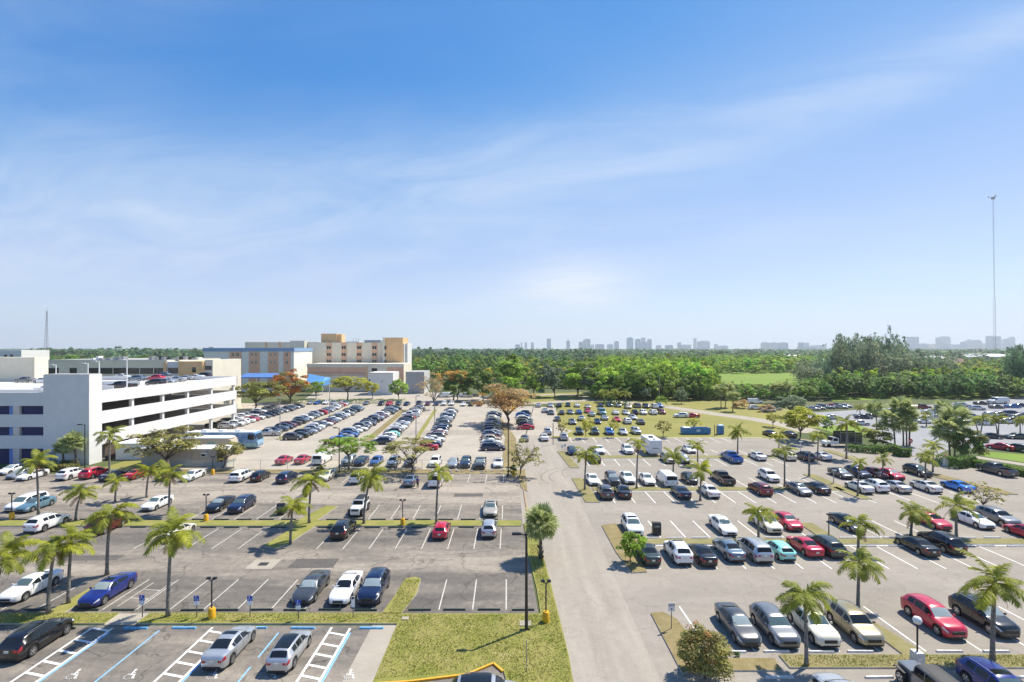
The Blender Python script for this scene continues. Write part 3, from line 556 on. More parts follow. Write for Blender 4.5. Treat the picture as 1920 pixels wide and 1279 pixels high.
    for sd in (1, -1):
        for wq in K['wb']:
            xc = sd * (Wd / 2 - .115 + (.12 if k == 'jeep' else 0)); yc = Lh / 2 - wq * Lh; ty = MB(); s = sd
            ty.lathe([(Rw * .66, -.11), (Rw * .93, -.11), (Rw, -.085), (Rw, .085), (Rw * .93, .11), (Rw * .66, .105)], n, 0, (0, 0, 0), 'x', False)
            ri = MB()
            if lod == 0:
                ri.lathe([(.001, s * .055), (Rw * .67, s * .06)], n, 1, (0, 0, 0), 'x', False); ri.lathe([(Rw * .60, s * .06), (Rw * .60, s * .10), (Rw * .68, s * .105)], n, 0, (0, 0, 0), 'x', False)
                for j in range(5):
                    a = j * 2 * math.pi / 5; ca, sa = math.cos(a), math.sin(a); wd = Rw * .11
                    q4 = [(r * ca - e * sa, r * sa + e * ca) for r, e in ((0, -wd * 1.3), (Rw * .64, -wd), (Rw * .64, wd), (0, wd * 1.3))]
                    ri.add([(s * .098, y, z) for y, z in q4] + [(s * .06, y, z) for y, z in q4], [(0, 1, 2, 3), (0, 4, 5, 1), (2, 6, 7, 3)], 0)
            else: ri.lathe([(.001, s * .10), (Rw * .45, s * .095), (Rw * .67, s * .08)], n, 0, (0, 0, 0), 'x', False)
            M = Matrix.Translation((xc, yc, Rw)); a = MB().join(ty, M); c = MB().join(ri, M)
            out.append(('tyre', a, ('tyre',), 35)); out.append(('rim', c, ('rim', 'dark'), False))
    return out
CM = {'glass': C_glass, 'dark': C_darkp, 'tyre': C_tyre, 'rim': C_rim, 'red': C_red, 'lamp': C_lamp, 'plate': C_plate, 'paint': PAINT['white']}
SLOTS = ['paint', 'glass', 'dark', 'tyre', 'rim', 'red', 'lamp', 'plate']
LIB = {}
def car_meshes(k, lod):
    """the meshes of one kind of car at one level of detail, shared by all its copies"""
    key = (k, lod)
    if key in LIB: return LIB[key]
    ps = car_pieces(k, lod); res = []
    if lod >= 2:
        m = MB()
        for nm, mb, mk, sm in ps:
            if nm == 'mirror': continue
            m.join(mb, None, {i: SLOTS.index(q) for i, q in enumerate(mk)})
        res = [('parked_car', m.mesh(k + '_far', [CM[s] for s in SLOTS], 40), True, m)]
    else:
        tyre = None
        for nm, mb, mk, sm in ps:
            res.append((nm, mb.mesh(k + '_' + nm.split('>')[-1], [CM[q] for q in mk], sm), mk[0] == 'paint', None))
    LIB[key] = res; return res
def put_car(k, colour, x, y, rz, label, cat, group, lod, z=0.0, sc=1.0, roofdark=False):
    nmk = {'sedan': 'parked_sedan', 'suv': 'parked_suv', 'hatch': 'parked_hatchback', 'minivan': 'parked_minivan', 'van': 'parked_van', 'pickup': 'parked_pickup', 'jeep': 'parked_offroader'}[k]
    ms = car_meshes(k, lod)
    if lod == 2:
        o = link(nmk, ms[0][1], None, (x, y, z), rz); slot(o, 0, PAINT[colour]); o.scale = (sc * rnd.uniform(.97, 1.02), sc * rnd.uniform(.93, 1.03), sc * rnd.uniform(.94, 1.06)); return tag(o, label, cat, group)
    t = thing(nmk, label, cat, (x, y, z), rz, group); vr = rnd.uniform; t.scale = (sc * vr(.97, 1.02), sc * vr(.94, 1.03), sc * vr(.95, 1.05)); last = {}; roofg = rnd.random() < .25; clad = rnd.random() < .5
    for nm, me, pt, _ in ms:
        if (nm == 'sunroof' and not roofg) or (nm == 'cladding' and not clad): continue
        par, short = t, nm
        if nm == 'door>handle': par, short = last['door'], 'handle'
        if nm == 'rim': par = last['tyre']
        if nm == 'tyre': short = 'wheel'
        o = link(short, me, par)
        if pt: slot(o, 0, PAINT[colour])
        if nm == 'windshield' and abs(abs(rz) - math.pi) < .1: slot(o, 0, rnd.choice([C_glass, C_skyglass, C_skyglass, C_shade]))
        last[nm] = o
    if roofdark: slot(last['body'], 0, PAINT[colour])
    return t
# ------------------------------------------------------------------ where the cars stand: read from the photograph row by row
KN = {'sedan': 'sedan', 'suv': 'SUV', 'hatch': 'hatchback', 'minivan': 'minivan', 'van': 'van', 'pickup': 'pickup truck', 'jeep': 'boxy off-roader'}
CT = {'sedan': 'car', 'suv': 'car', 'hatch': 'car', 'minivan': 'car', 'van': 'van', 'pickup': 'pickup truck', 'jeep': 'car'}
def row(group, lod, cars, z=0.):
    for k, c, x0, x1, yb, face, lab in cars:
        K = KIND[k]; d = F * (H - z) / (yb - CY)
        if x0 is None: X = XA(x1, d)
        elif (x0 + x1) / 2 > CX + 8: X = XA(x1, d) - K['W'] / 2
        elif (x0 + x1) / 2 < CX - 8: X = XA(x0, d) + K['W'] / 2
        else: X = XA((x0 + x1) / 2, d)
        put_car(k, c, X, d + K['L'] / 2 + .08, math.pi if face == 'c' else 0, f'{c} {KN[k]} {lab}', CT[k], group, lod, z)
def at(k, c, X, Y, face, lab, group, lod=0, sc=1.):
    return put_car(k, c, X, Y, {'c': math.pi, 'a': 0, 'r': -math.pi / 2, 'l': math.pi / 2}[face], f'{c} {KN[k]} {lab}', CT[k], group, lod, 0., sc)
gA = 'cars in the striped bays nearest the bottom left'
at('suv', 'black', -34.25, 35.8, 'a', 'cut by the left edge beside the first hatched bay', gA)
at('sedan', 'silver', -19.85, 35.0, 'a', 'seen from behind beside the middle hatched bay', gA)
k3 = at('suv', 'silver', -15.4, 34.45, 'a', 'with a black glass roof beside the third hatched bay', gA, 0, .92)
Kk, _, sf = car_fn('suv'); m = MB(); vs = [sf(.44 + .40 * i / 6, 6.9 + 4.2 * j / 6) + Vector((0, 0, .012)) for i in range(7) for j in range(7)]; m.add(vs, [(i * 7 + j, i * 7 + j + 1, (i + 1) * 7 + j + 1, (i + 1) * 7 + j) for i in range(6) for j in range(6)]); gr = m.mesh('glass_roof', C_glass, True); link('glass_roof', gr, k3)
k4 = at('suv', 'light grey', -1.5, 29.6, 'r', 'roof just showing by the yellow kerb at the bottom edge', 'cars cut by the bottom edge')
link('glass_roof', gr, k4)
at('sedan', 'silver', 19.9, 29.6, 'a', 'cut by the bottom edge left of the grey off-roader', 'cars cut by the bottom edge')
at('jeep', 'grey', 25.7, 30.3, 'a', 'with black fenders and black roof at the bottom edge', 'cars cut by the bottom edge')
at('suv', 'deep blue', 29.9, 30.4, 'c', 'cut by the bottom edge beside the thick palm trunk', 'cars cut by the bottom edge')
at('sedan', 'white', -42.2, 43.6, 'c', 'nose to the lawn behind two yellowing palms at left', 'cars in the near row of the dark lot')
at('sedan', 'deep blue', -34.95, 43.0, 'c', 'with a bright sunshade, nose to the footpath', 'cars in the near row of the dark lot')
row('cars in the near row of the dark lot', 0, [
 ('sedan', 'dark grey', 542, 611, 1139, 'c', 'left of the white sedan behind the blue parking sign'),
 ('sedan', 'white', 611, 671, 1142, 'c', 'between the dark grey sedan and the navy SUV'),
 ('suv', 'navy blue', 666, 729, 1141, 'c', 'beside the grass island in the near dark lot row')])
g = 'cars nosed up to the middle grass strip of the dark lot'
row(g, 0, [
 ('suv', 'white', 37, 131, 1004, 'a', 'seen from behind at far left below the grass strip'),
 ('suv', 'maroon', 151, 196, 1009, 'a', 'half hidden behind a bushy palm at left'),
 ('sedan', 'cream', 289, 363, 1021, 'a', 'half hidden behind the drooping palm at left'),
 ('suv', 'black', 615, 658, 1016, 'a', 'alone right of the palm island in the dark lot'),
 ('hatch', 'red', 808, 841, 1016, 'a', 'alone at the foot of a tall palm trunk'),
 ('hatch', 'silver', 901, 933, 1013, 'a', 'seen from behind directly below the beige sedan'),
 ('minivan', 'white', 0, 56, 963, 'c', 'facing the grass strip at the far left edge'),
 ('sedan', 'teal blue', 21, 97, 965, 'c', 'facing the grass strip beside a yellow lamp base'),
 ('sedan', 'white', 257, 317, 962, 'c', 'facing the grass strip left of a thin palm trunk'),
 ('sedan', 'black', 380, 434, 964, 'c', 'left one of two dark cars by a yellow lamp base'),
 ('suv', 'navy blue', 421, 473, 966, 'c', 'right one of two dark cars by a yellow lamp base'),
 ('jeep', 'white', 652, 692, 972, 'c', 'with a dark roof facing the grass strip behind a palm'),
 ('sedan', 'beige', 905, 931, 972.5, 'c', 'facing the grass strip near the central road')])
g = 'cars along the back edge of the dark lot'
row(g, 1, [
 ('sedan', 'white', -12, 24, 893, 'c', 'cut by the left edge below the parking garage'), ('sedan', 'silver', 4, 40, 901, 'c', 'second from the left edge below the garage'),
 ('sedan', 'white', 23, 81, 904, 'c', 'third from the left edge behind a leaning palm'), ('suv', 'white', 100, 150, 903, 'a', 'left of the red SUV below the garage corner'),
 ('suv', 'red', 143, 196, 901, 'a', 'below the white garage corner'), ('sedan', 'navy blue', 180, 219, 905, 'a', 'behind the foxtail palm trunk below the garage'),
 ('sedan', 'red', 227, 273, 902, 'a', 'behind a yellow-green palm below the garage'), ('sedan', 'dark grey', 287, 317, 904, 'a', 'behind a leaning palm below the sea grape tree'),
 ('sedan', 'white', 333, 377, 905, 'c', 'alone right of the palm below the site trailer'), ('minivan', 'white', 425, 473, 907, 'a', 'below the site trailer, left of the black hatchback'),
 ('hatch', 'black', 465, 504, 906, 'a', 'between the white minivan and the small grass island'), ('suv', 'navy blue', 514, 549, 909, 'a', 'right of the small grass island by the fence'),
 ('sedan', 'cream', 592, 617, 905, 'c', 'half hidden behind a shaggy palm by the fence'), ('jeep', 'white', 654, 681, 910, 'a', 'seen from behind in the shade by the fence'),
 ('sedan', 'steel blue', 753, 776, 916, 'a', 'beside the person in the blue shirt'), ('van', 'white', 801, 826, 917, 'a', 'behind the tallest palm of the dark lot')])
g = 'cars in the front row of the sandy lot'
row(g, 1, [
 ('sedan', 'red', 512, 548, 874, 'a', 'left one of the two red cars behind the fence'), ('sedan', 'red', 548, 583, 873, 'a', 'right one of the two red cars beside the white van'),
 ('van', 'white', 583, 608, 874, 'a', 'with orange side behind the fence'), ('suv', 'silver', 637, 660, 876, 'c', 'behind the black lamp post and the flat green tree'),
 ('sedan', 'navy blue', 661, 689, 876, 'c', 'right of the flat green tree trunk'), ('hatch', 'blue', 691, 719, 875, 'c', 'third right of the flat green tree'),
 ('suv', 'light grey', 723, 747, 878, 'c', 'left of the spreading tree trunk in the front row'), ('sedan', 'grey', 755, 778, 877.5, 'c', 'behind the spreading tree trunk'),
 ('suv', 'white', 803, 829, 878.5, 'c', 'left end of five behind the bare grass strip'), ('sedan', 'light grey', 837, 857, 879.6, 'c', 'second of five behind the bare grass strip'),
 ('suv', 'navy blue', 861, 886, 879.6, 'c', 'third of five behind the bare grass strip'), ('pickup', 'black', 888, 917, 883, 'c', 'fourth of five behind the bare grass strip'),
 ('sedan', 'white', 924, 944, 879.6, 'c', 'last of five beside the black lamp post')])
g = 'cars in the far rows of the right lot'
row(g, 1, [
 ('hatch', 'navy blue', 1062, 1083, 855.6, 'c', 'at the left end beside the small signs'), ('sedan', 'white', 1117, 1136, 853.5, 'c', 'alone left of the camper, farther row'),
 ('suv', 'white', 1165, 1190, 853.5, 'c', 'just left of the camper trailer'), ('suv', 'dark green', 1111, 1129, 871, 'a', 'half hidden behind a drooping palm by the road'),
 ('suv', 'beige', 1238, 1269, 871, 'c', 'right in front of the camper trailer'), ('sedan', 'pearl white', 1280, 1308, 852, 'c', 'with dark windows right of the camper trailer'),
 ('sedan', 'grey', 1275, 1297, 871, 'c', 'behind a light green palm right of the beige SUV'), ('pickup', 'blue', 1352, 1395, 871, 'a', 'with an open bed at the foot of a palm'),
 ('sedan', 'white', 1406, 1441, 866, 'a', 'alone right of the blue pickup truck'), ('suv', 'cream', 1461, 1497, 866, 'a', 'left of the navy SUV in the far row'),
 ('suv', 'navy blue', 1492, 1532, 867, 'a', 'between the cream SUV and a white sedan'), ('sedan', 'white', 1527, 1564, 866, 'a', 'right end beyond the navy SUV'),
 ('sedan', 'black', 1435, 1460, 820, 'a', 'by the lawn left of the big yellow-green tree'), ('sedan', 'dark grey', 1465, 1498, 822, 'a', 'with an open top under the big yellow-green tree')])
g = 'cars either side of the second grass strip in the right lot'
row(g, 1, [
 ('sedan', 'white', 1102, 1127, 913, 'c', 'with a black glass roof next to the road island'), ('suv', 'dark grey', 1136, 1165, 913, 'c', 'with a sun glint left of a white sedan'),
 ('sedan', 'white', 1167, 1194, 910, 'c', 'behind the leaning palm trunk'), ('sedan', 'pearl white', 1200, 1232, 913, 'c', 'left of the white cargo van'),
 ('van', 'white', 1229, 1273, 916, 'a', 'with dark rear glass parked among sedans'), ('hatch', 'black', 1277, 1312, 911, 'c', 'with a bright bonnet right of the cargo van'),
 ('pickup', 'brown', 1333, 1381, 913, 'a', 'with an open bed right of a yellowish palm'), ('suv', 'white', 1418, 1467, 907, 'c', 'alone with silver roof behind the maroon SUV'),
 ('sedan', 'dark grey', 1557, 1605, 901, 'c', 'left end of four behind the white sedans'), ('suv', 'navy blue', 1591, 1638, 900, 'c', 'second of four behind the white sedans'),
 ('sedan', 'maroon', 1628, 1670, 900, 'c', 'third of four behind the white sedans'), ('sedan', 'red', 1656, 1702, 903, 'c', 'low sports car, last of four behind the white sedans'),
 ('suv', 'black', 1697, 1753, 897, 'c', 'left of the grass island behind a bright palm'), ('pickup', 'dark grey', 1860, 1912, 897, 'a', 'alone in front of the long hedge at right')])
row(g, 0, [
 ('suv', 'dark grey', 1116, 1153, 940, 'a', 'by the road island, left of the dark red sedan'), ('sedan', 'black', 1153, 1187, 938, 'a', 'with red tail lights right of a dark grey SUV'),
 ('sedan', 'navy blue', 1261, 1300, 939, 'a', 'in front of the white cargo van'), ('sedan', 'white', 1317, 1354, 937, 'a', 'in front of the brown pickup truck'),
 ('suv', 'maroon', 1404, 1453, 933, 'a', 'behind the crown of a small palm, in front of the white SUV'), ('sedan', 'grey', 1474, 1528, 933, 'c', 'left of the black sedan beside the grass island'),
 ('sedan', 'black', 1511, 1562, 930, 'a', 'right of the grey sedan beside the grass island'), ('sedan', 'white', 1586, 1644, 929, 'a', 'left end of four light cars behind a thin trunk'),
 ('suv', 'white', 1624, 1674, 927, 'a', 'estate shaped, second of four light cars'), ('sedan', 'silver', 1668, 1715, 928, 'a', 'third of four light cars'),
 ('sedan', 'pearl white', 1711, 1773, 928, 'a', 'last of four light cars, left of the bright blue sedan'), ('sedan', 'bright blue', 1770, 1835, 927, 'a', 'long and low by the far right grass island')])
g = 'cars either side of the third grass strip in the right lot'
row(g, 0, [
 ('suv', 'white', 1163, 1210, 1009, 'c', 'above the small bright green tree'), ('sedan', 'white', 1331, 1387, 1009, 'c', 'alone facing the grass strip, two bays from others'),
 ('suv', 'cream', 1414, 1472, 1004, 'c', 'behind the thin palm, left of a red sedan'), ('sedan', 'red', 1451, 1512, 1000, 'c', 'right of the cream SUV by the grass island'),
 ('sedan', 'black', 1560, 1630, 1003, 'c', 'alone behind a palm right of the lamp post'), ('sedan', 'red', 1735, 1793, 998, 'c', 'left of the white sports car behind a palm'),
 ('sedan', 'white', 1785, 1875, 997, 'c', 'low sports car between the red sedan and grey SUV'), ('suv', 'grey', 1846, 1921, 992, 'c', 'right end of the row at the picture edge'),
 ('sedan', 'dark green', 1195, 1244, 1066, 'a', 'left end of the long row under the bright green tree'), ('suv', 'white', 1240, 1304, 1065, 'a', 'with a dark rear window, second in the long row'),
 ('sedan', 'black', 1296, 1351, 1068, 'a', 'right of the white SUV in the long row'), ('sedan', 'steel blue', 1340, 1403, 1059, 'a', 'left of the silver minivan in the long row'),
 ('minivan', 'silver', 1386, 1457, 1062, 'a', 'between the steel blue sedan and the mint car'), ('hatch', 'mint green', 1440, 1499, 1057, 'a', 'the only mint green car in the near rows'),
 ('sedan', 'red', 1479, 1552, 1051, 'a', 'right of the mint hatchback'), ('suv', 'dark green', 1520, 1593, 1051, 'a', 'right end of the long row behind a big palm'),
 ('sedan', 'black', 1682, 1772, 1050, 'a', 'left one of a dark pair by the grass strip'), ('suv', 'black', 1729, 1819, 1045, 'a', 'right one of a dark pair by the grass strip'),
 ('sedan', 'red', 1902, 1985, 1023, 'a', 'cut by the right picture edge above a palm')])
g = 'cars in the nearest row at bottom right'
row(g, 0, [
 ('sedan', 'dark grey', 1351, 1435, 1221, 'c', 'with a sun glint right of the big round shrub'), ('suv', 'grey', 1422, 1509, 1224, 'c', 'second from the big round shrub'),
 ('suv', 'cream', 1479, 1585, 1222, 'c', 'behind the near palm trunk, left of the gold car'), ('suv', 'gold', 1549, 1668, 1221, 'c', 'with a dark sunroof beside the grass island'),
 ('suv', 'red', 1691, 1825, 1206, 'c', 'behind the white-based lamp post'), ('suv', 'black', 1812, 1925, 1204, 'c', 'behind the thick palm trunk at bottom right')])
# ---- far cars: single meshes; the nearest ones individually, those past the limit as one object
import re
FAR = []
CMIX = ['white'] * 7 + ['silver'] * 6 + ['light grey'] * 4 + ['grey'] * 5 + ['dark grey'] * 5 + ['black'] * 5 + ['navy blue'] * 4 + ['steel blue'] * 3 + ['blue'] * 2 + ['red'] * 2 + ['maroon', 'beige', 'dark green', 'teal blue']
KMIX = ['sedan'] * 9 + ['suv'] * 9 + ['hatch'] * 3 + ['minivan', 'pickup']
def column(name, p0, p1, n, face, first=(), group=None):
    (xa, ya), (xb, yb) = G(*p0), G(*p1); an = math.atan2(yb - ya, xb - xa) - math.pi / 2
    for i in range(n):
        f = i / (n - 1); k, c = first[i] if i < len(first) and first[i] else (rnd.choice(KMIX), rnd.choice(CMIX))
        fl = face if rnd.random() < .75 else -face
        FAR.append((k, c, xa + (xb - xa) * f + rnd.uniform(-.35, .35), ya + (yb - ya) * f + .95 + rnd.uniform(-.12, .12), an + fl * math.pi / 2 * -1 + rnd.uniform(-.03, .03), f'{ordn(i)} from the near end, {name}', 'cars in the ' + name, 0., 1.))
s_, u_, h_ = 'sedan', 'suv', 'hatch'
column('column beside the garage', (425, 804), (556, 765), 15, 1, [(u_, 'silver'), (u_, 'white'), (u_, 'white'), (s_, 'white'), (s_, 'red'), (u_, 'white'), (s_, 'grey')])
column('shaded column against the garage', (398, 803), (512, 767), 11, 1, [(s_, 'dark grey'), (s_, 'black'), (u_, 'black')])
column('left half of the double column', (500, 818), (645, 759), 22, 1, [('pickup', 'silver'), (u_, 'navy blue'), (s_, 'steel blue'), (u_, 'navy blue'), (u_, 'maroon'), (s_, 'dark grey'), (s_, 'dark grey'), (u_, 'steel blue'), (u_, 'white')])
column('right half of the double column', (548, 826), (669, 769), 20, 1, [(u_, 'dark grey'), (s_, 'dark green'), (u_, 'black'), (s_, 'silver'), (u_, 'silver'), (u_, 'white'), (u_, 'navy blue'), (s_, 'white'), (s_, 'maroon'), (s_, 'steel blue'), (s_, 'white')])
column('column left of the grass strip', (627, 834), (738, 769), 22, 1, [(s_, 'maroon'), (s_, 'bright blue'), (s_, 'silver'), (s_, 'blue'), (u_, 'steel blue'), (s_, 'white'), (s_, 'white'), (u_, 'grey'), (u_, 'light grey'), (u_, 'dark grey'), (u_, 'navy blue'), (u_, 'dark grey'), (u_, 'navy blue'), (u_, 'silver')])
column('column right of the grass strip', (716, 834), (783, 769), 22, -1, [(u_, 'navy blue'), (s_, 'white'), (u_, 'white'), (h_, 'mint green'), (u_, 'dark grey'), (s_, 'grey'), (s_, 'white'), (s_, 'white'), (s_, 'silver')])
column('column behind the spreading tree', (803, 845), (846, 772), 22, -1, [(s_, 'red'), (u_, 'navy blue'), (s_, 'white'), (s_, 'white'), (u_, 'grey'), (u_, 'maroon'), (s_, 'white'), (u_, 'navy blue'), (u_, 'navy blue'), (s_, 'steel blue')])
column('column along the bare tree', (922, 846), (925, 779), 19, 1, [('minivan', 'navy blue'), (u_, 'steel blue'), (s_, 'white'), (u_, 'beige'), (s_, 'maroon'), (u_, 'steel blue'), (s_, 'silver'), (u_, 'navy blue')])
column('short column beside the bare tree', (986, 806), (980, 780), 7, 1, [(s_, 'red'), (u_, 'navy blue'), (u_, 'dark green'), (u_, 'grey')])
def far(group, z, ang, items, cars):
    for i, (px, py) in enumerate(items):
        k, c = cars[i] if i < len(cars) and cars[i] else (rnd.choice(KMIX), rnd.choice(CMIX))
        x, y = G(px, py, z); a = ang if not callable(ang) else ang(i)
        FAR.append((k, c, x, y, a + rnd.uniform(-.08, .08), f'{ordn(i)} from left, {re.sub("^(cars|vehicles) (in the )?", "", group)}', group, z, 1.))
far('cars in the back row of the sandy lot', 0, lambda i: math.pi, [(582, 758), (596, 758), (612, 758), (627, 758), (642, 758), (687, 759), (715, 760), (730, 760), (747, 760), (763, 760), (786, 760), (802, 760), (818, 760), (833, 760), (847, 760), (869, 761), (883, 761), (899, 761)], [0, 0, (u_, 'white'), 0, (s_, 'white'), (s_, 'grey'), 0, 0, 0, (s_, 'navy blue'), 0, (s_, 'maroon'), (s_, 'navy blue'), (u_, 'white'), (u_, 'white'), (s_, 'white'), (s_, 'dark green'), (s_, 'maroon')])
far('vehicles under the trees of the service yard', 0, math.pi / 2, [(832, 745), (846, 744), (861, 744), (875, 745), (888, 744)], [('van', 'white'), ('van', 'white'), (s_, 'white'), ('van', 'silver'), (s_, 'dark grey')])
far('cars in the nearest row on the lawn', 0, math.pi, [(1086, 814), (1115, 814), (1142, 814), (1168, 814), (1192, 813)], [(u_, 'dark green'), (u_, 'dark green'), (u_, 'blue'), (s_, 'silver'), (u_, 'light grey')])
far('cars at the sandy lot corner of the lawn', 0, lambda i: 0, [(984, 826), (1020, 825), (1027, 814), (1057, 824)], [(s_, 'grey'), (s_, 'white'), (u_, 'silver'), (u_, 'light grey')])
far('cars in the second row on the lawn', 0, lambda i: math.pi * (i % 2), [(1045, 789), (1073, 795), (1090, 788), (1120, 794), (1133, 787), (1156, 790), (1176, 794), (1186, 786), (1201, 795)], [(s_, 'dark grey'), (s_, 'grey'), (s_, 'silver'), (s_, 'navy blue'), (s_, 'silver'), (s_, 'red'), (u_, 'white'), 0, (s_, 'dark grey')])
far('cars in the third row on the lawn', 0, lambda i: math.pi * (i % 2), [(1022, 773), (1033, 777), (1053, 777), (1069, 776), (1085, 776), (1102, 774), (1109, 780), (1128, 777), (1154, 777), (1173, 777), (1190, 777), (1206, 777), (1224, 777), (1240, 776)], [0, (s_, 'dark grey'), (s_, 'dark grey'), (s_, 'grey'), (s_, 'blue'), 0, (s_, 'silver'), ('van', 'teal blue'), (s_, 'white'), (s_, 'silver'), (u_, 'navy blue'), (u_, 'white'), (u_, 'white'), (u_, 'maroon')])
far('cars in the fourth row on the lawn', 0, lambda i: math.pi * (i % 2), [(1010, 763), (1032, 763), (1048, 763), (1065, 762), (1082, 763), (1102, 765), (1125, 763), (1142, 762), (1158, 763), (1177, 766), (1194, 764), (1211, 765), (1227, 765), (1236, 764)], [(s_, 'silver'), 0, 0, (s_, 'black'), (s_, 'white'), 0, (s_, 'navy blue')])
far('pair of cars alone on the lawn', 0, math.pi * .5, [(1277, 783), (1297, 783)], [(u_, 'white'), (s_, 'red')])
A1 = -math.pi / 2 - .25
far('angled cars in front of the far hedge', 0, -2.2, [(1524, 769), (1534, 768), (1543, 766), (1552, 766), (1561, 764), (1569, 763), (1576, 766), (1584, 764)], [(s_, 'silver'), (s_, 'beige'), (u_, 'steel blue'), (s_, 'grey'), (s_, 'red'), (s_, 'navy blue'), (s_, 'silver'), (s_, 'silver')])
far('cars behind the umbrella shaped shrubs', 0, -1.7, [(1415, 757), (1416, 768), (1441, 772), (1452, 769)], [('van', 'white'), (u_, 'white'), (s_, 'white'), (s_, 'silver')])
far('cars scattered in the middle of the far right lot', 0, A1, [(1619, 785), (1641, 782), (1613, 797), (1561, 786), (1732, 794), (1742, 788), (1727, 767), (1744, 775)], [(s_, 'navy blue'), (s_, 'black'), (s_, 'silver'), (s_, 'light grey'), (s_, 'white'), (s_, 'silver'), ('pickup', 'maroon'), (s_, 'white')])
far('cars in the back row of the far right lot', 0, A1, [(1796, 770), (1804, 763), (1832, 769), (1840, 759), (1869, 766), (1899, 765), (1914, 763)], [(s_, 'dark grey'), (u_, 'silver'), (u_, 'silver'), (s_, 'black'), (s_, 'dark grey'), (s_, 'blue'), (s_, 'navy blue')])
far('cars in the middle row of the far right lot', 0, A1, [(1821, 783), (1860, 782), (1876, 780), (1898, 779), (1912, 784), (1935, 780)], [(s_, 'steel blue'), (u_, 'silver'), (s_, 'grey'), (u_, 'navy blue'), (s_, 'grey')])
far('cars in the third row of the far right lot', 0, A1, [(1867, 793), (1885, 794), (1901, 791), (1930, 792)], [(s_, 'dark grey'), (s_, 'silver'), (s_, 'black')])
far('cars half hidden behind the fan palm clumps', 0, A1, [(1688, 770), (1662, 776), (1703, 783), (1762, 783), (1778, 772), (1786, 787), (1806, 781), (1812, 797), (1845, 797)], [(s_, 'white'), (s_, 'silver'), (u_, 'silver'), (s_, 'white'), (u_, 'grey'), (s_, 'silver'), (s_, 'white'), (s_, 'silver'), (u_, 'white')])
far('cars in the near corner of the far right lot', 0, lambda i: [1.9, 1.2, 1.4, .5, .5][i], [(1837, 830), (1857, 822), (1906, 823), (1876, 843), (1905, 846)], [(s_, 'brown'), (s_, 'black'), (s_, 'dark green'), (s_, 'red'), (u_, 'dark green')])
ZR = 12.42
far('cars on the roof of the parking garage', ZR, lambda i: [1.57, 1.57, -1.2, 1.57, 1.57, -1.57, 1.57, 1.57, -1.57, 1.57, 1.57, 1.57, 1.57, 1.57][i], [(47, 717), (81, 718), (92, 735), (229, 729), (256, 714), (231, 710), (292, 722), (293, 714), (311, 719), (332, 715.5), (348, 712.5), (367, 710.5), (381, 709), (305, 707)],
    [(s_, 'grey'), (s_, 'white'), (s_, 'white'), ('pickup', 'black'), (u_, 'steel blue'), (s_, 'white'), (u_, 'black'), (u_, 'red'), (s_, 'silver'), (s_, 'silver'), (s_, 'silver'), (s_, 'white'), (u_, 'black'), (u_, 'steel blue')])
FAR.sort(key=lambda q: q[3])
N_NEAR = sum(1 for o in bpy.data.objects if o.get('category') in ('car', 'van', 'pickup truck'))
CUT = 296 - N_NEAR
for k, c, x, y, a, lab, grp, z, sc in FAR[:CUT]:
    put_car(k, c, x, y, a, f'{c} {KN[k]}, {lab}', CT[k], grp, 2, z)
mm = MB(); pk = list(PAINT)
for k, c, x, y, a, lab, grp, z, sc in FAR[CUT:]:
    o = car_meshes(k, 3)[0][3]; M = Matrix.Translation((x, y, z)) @ Matrix.Rotation(a, 4, 'Z')
    mm.join(o, M, {i: (i + len(pk) - 1 if i else pk.index(c)) for i in range(8)})
if mm.v: stuff(build('distant_cars', mm, [PAINT[q] for q in pk] + [CM[s] for s in SLOTS[1:]], smooth=40))
# ------------------------------------------------------------------ parking garage
W_white = mat('white_stucco', (.72, .71, .685), .85, var=.025, scale=.9, bump=.15, bscale=6)
W_deck = mat('deck_concrete', (.58, .56, .52), .9, var=.12, scale=.4)
W_in = mat('garage_ceiling', (.62, .56, .50), .9, var=.15, scale=.5)
W_beige = mat('beige_stucco', (.68, .64, .53), .88, var=.05, scale=.4)
W_beige2 = mat('grey_beige_stucco', (.76, .69, .54), .88, var=.05, scale=.4)
W_orange = mat('orange_stucco', (.74, .48, .24), .88, var=.06, scale=.4)
W_peach = mat('peach_stucco', (.74, .44, .28), .88, var=.06, scale=.4)
W_blue = mat('blue_trim', (.22, .35, .54), .6)
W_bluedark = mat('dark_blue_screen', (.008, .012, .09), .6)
W_bluelite = mat('pale_blue_shutter', (.16, .26, .62), .6)
W_glass = mat('window_glass', (.018, .02, .024), .12, spec=.7)
W_roof = mat('gravel_roof', (.38, .37, .35), .9, var=.15, scale=.6)
W_metal = mat('grey_metal', (.36, .37, .38), .5, metal=.5)
W_dkmetal = mat('dark_metal', (.022, .022, .024), .5)
W_whitem = mat('white_metal', (.78, .78, .77), .4)
XF, Y0, Y1, XL = -77.5, 90.9, 139.9, -150.0
g = thing('parking_garage', 'white four-level open parking garage with cars on its roof, left of the lots', 'parking garage', (XF, Y0, 0))
def gp(name, mb, mt): return build(name, mb, mt, g)
rel = lambda m, *a: m.box(a[0] - XF, a[1] - XF, a[2] - Y0, a[3] - Y0, a[4], a[5])
m = MB(); rel(m, -85.9, XF, Y0, 93.75, 0, 16.56); gp('stair_tower', m, W_white)
m = MB(); rel(m, -85.75, XF - .15, Y0 + .15, 93.6, 16.56, 16.64); gp('tower_cap', m, W_roof)
for z0, z1 in ((11.1, 13.45), (7.15, 9.5), (3.2, 5.6)):
    m = MB(); rel(m, XF - .25, XF - .02, 93.75, Y1, z0, z1); gp('spandrel', m, W_white)
    m = MB(); rel(m, XL, XF - .02, Y1 - .25, Y1 + .0, z0, z1) ; gp('rear_spandrel', m, W_white)
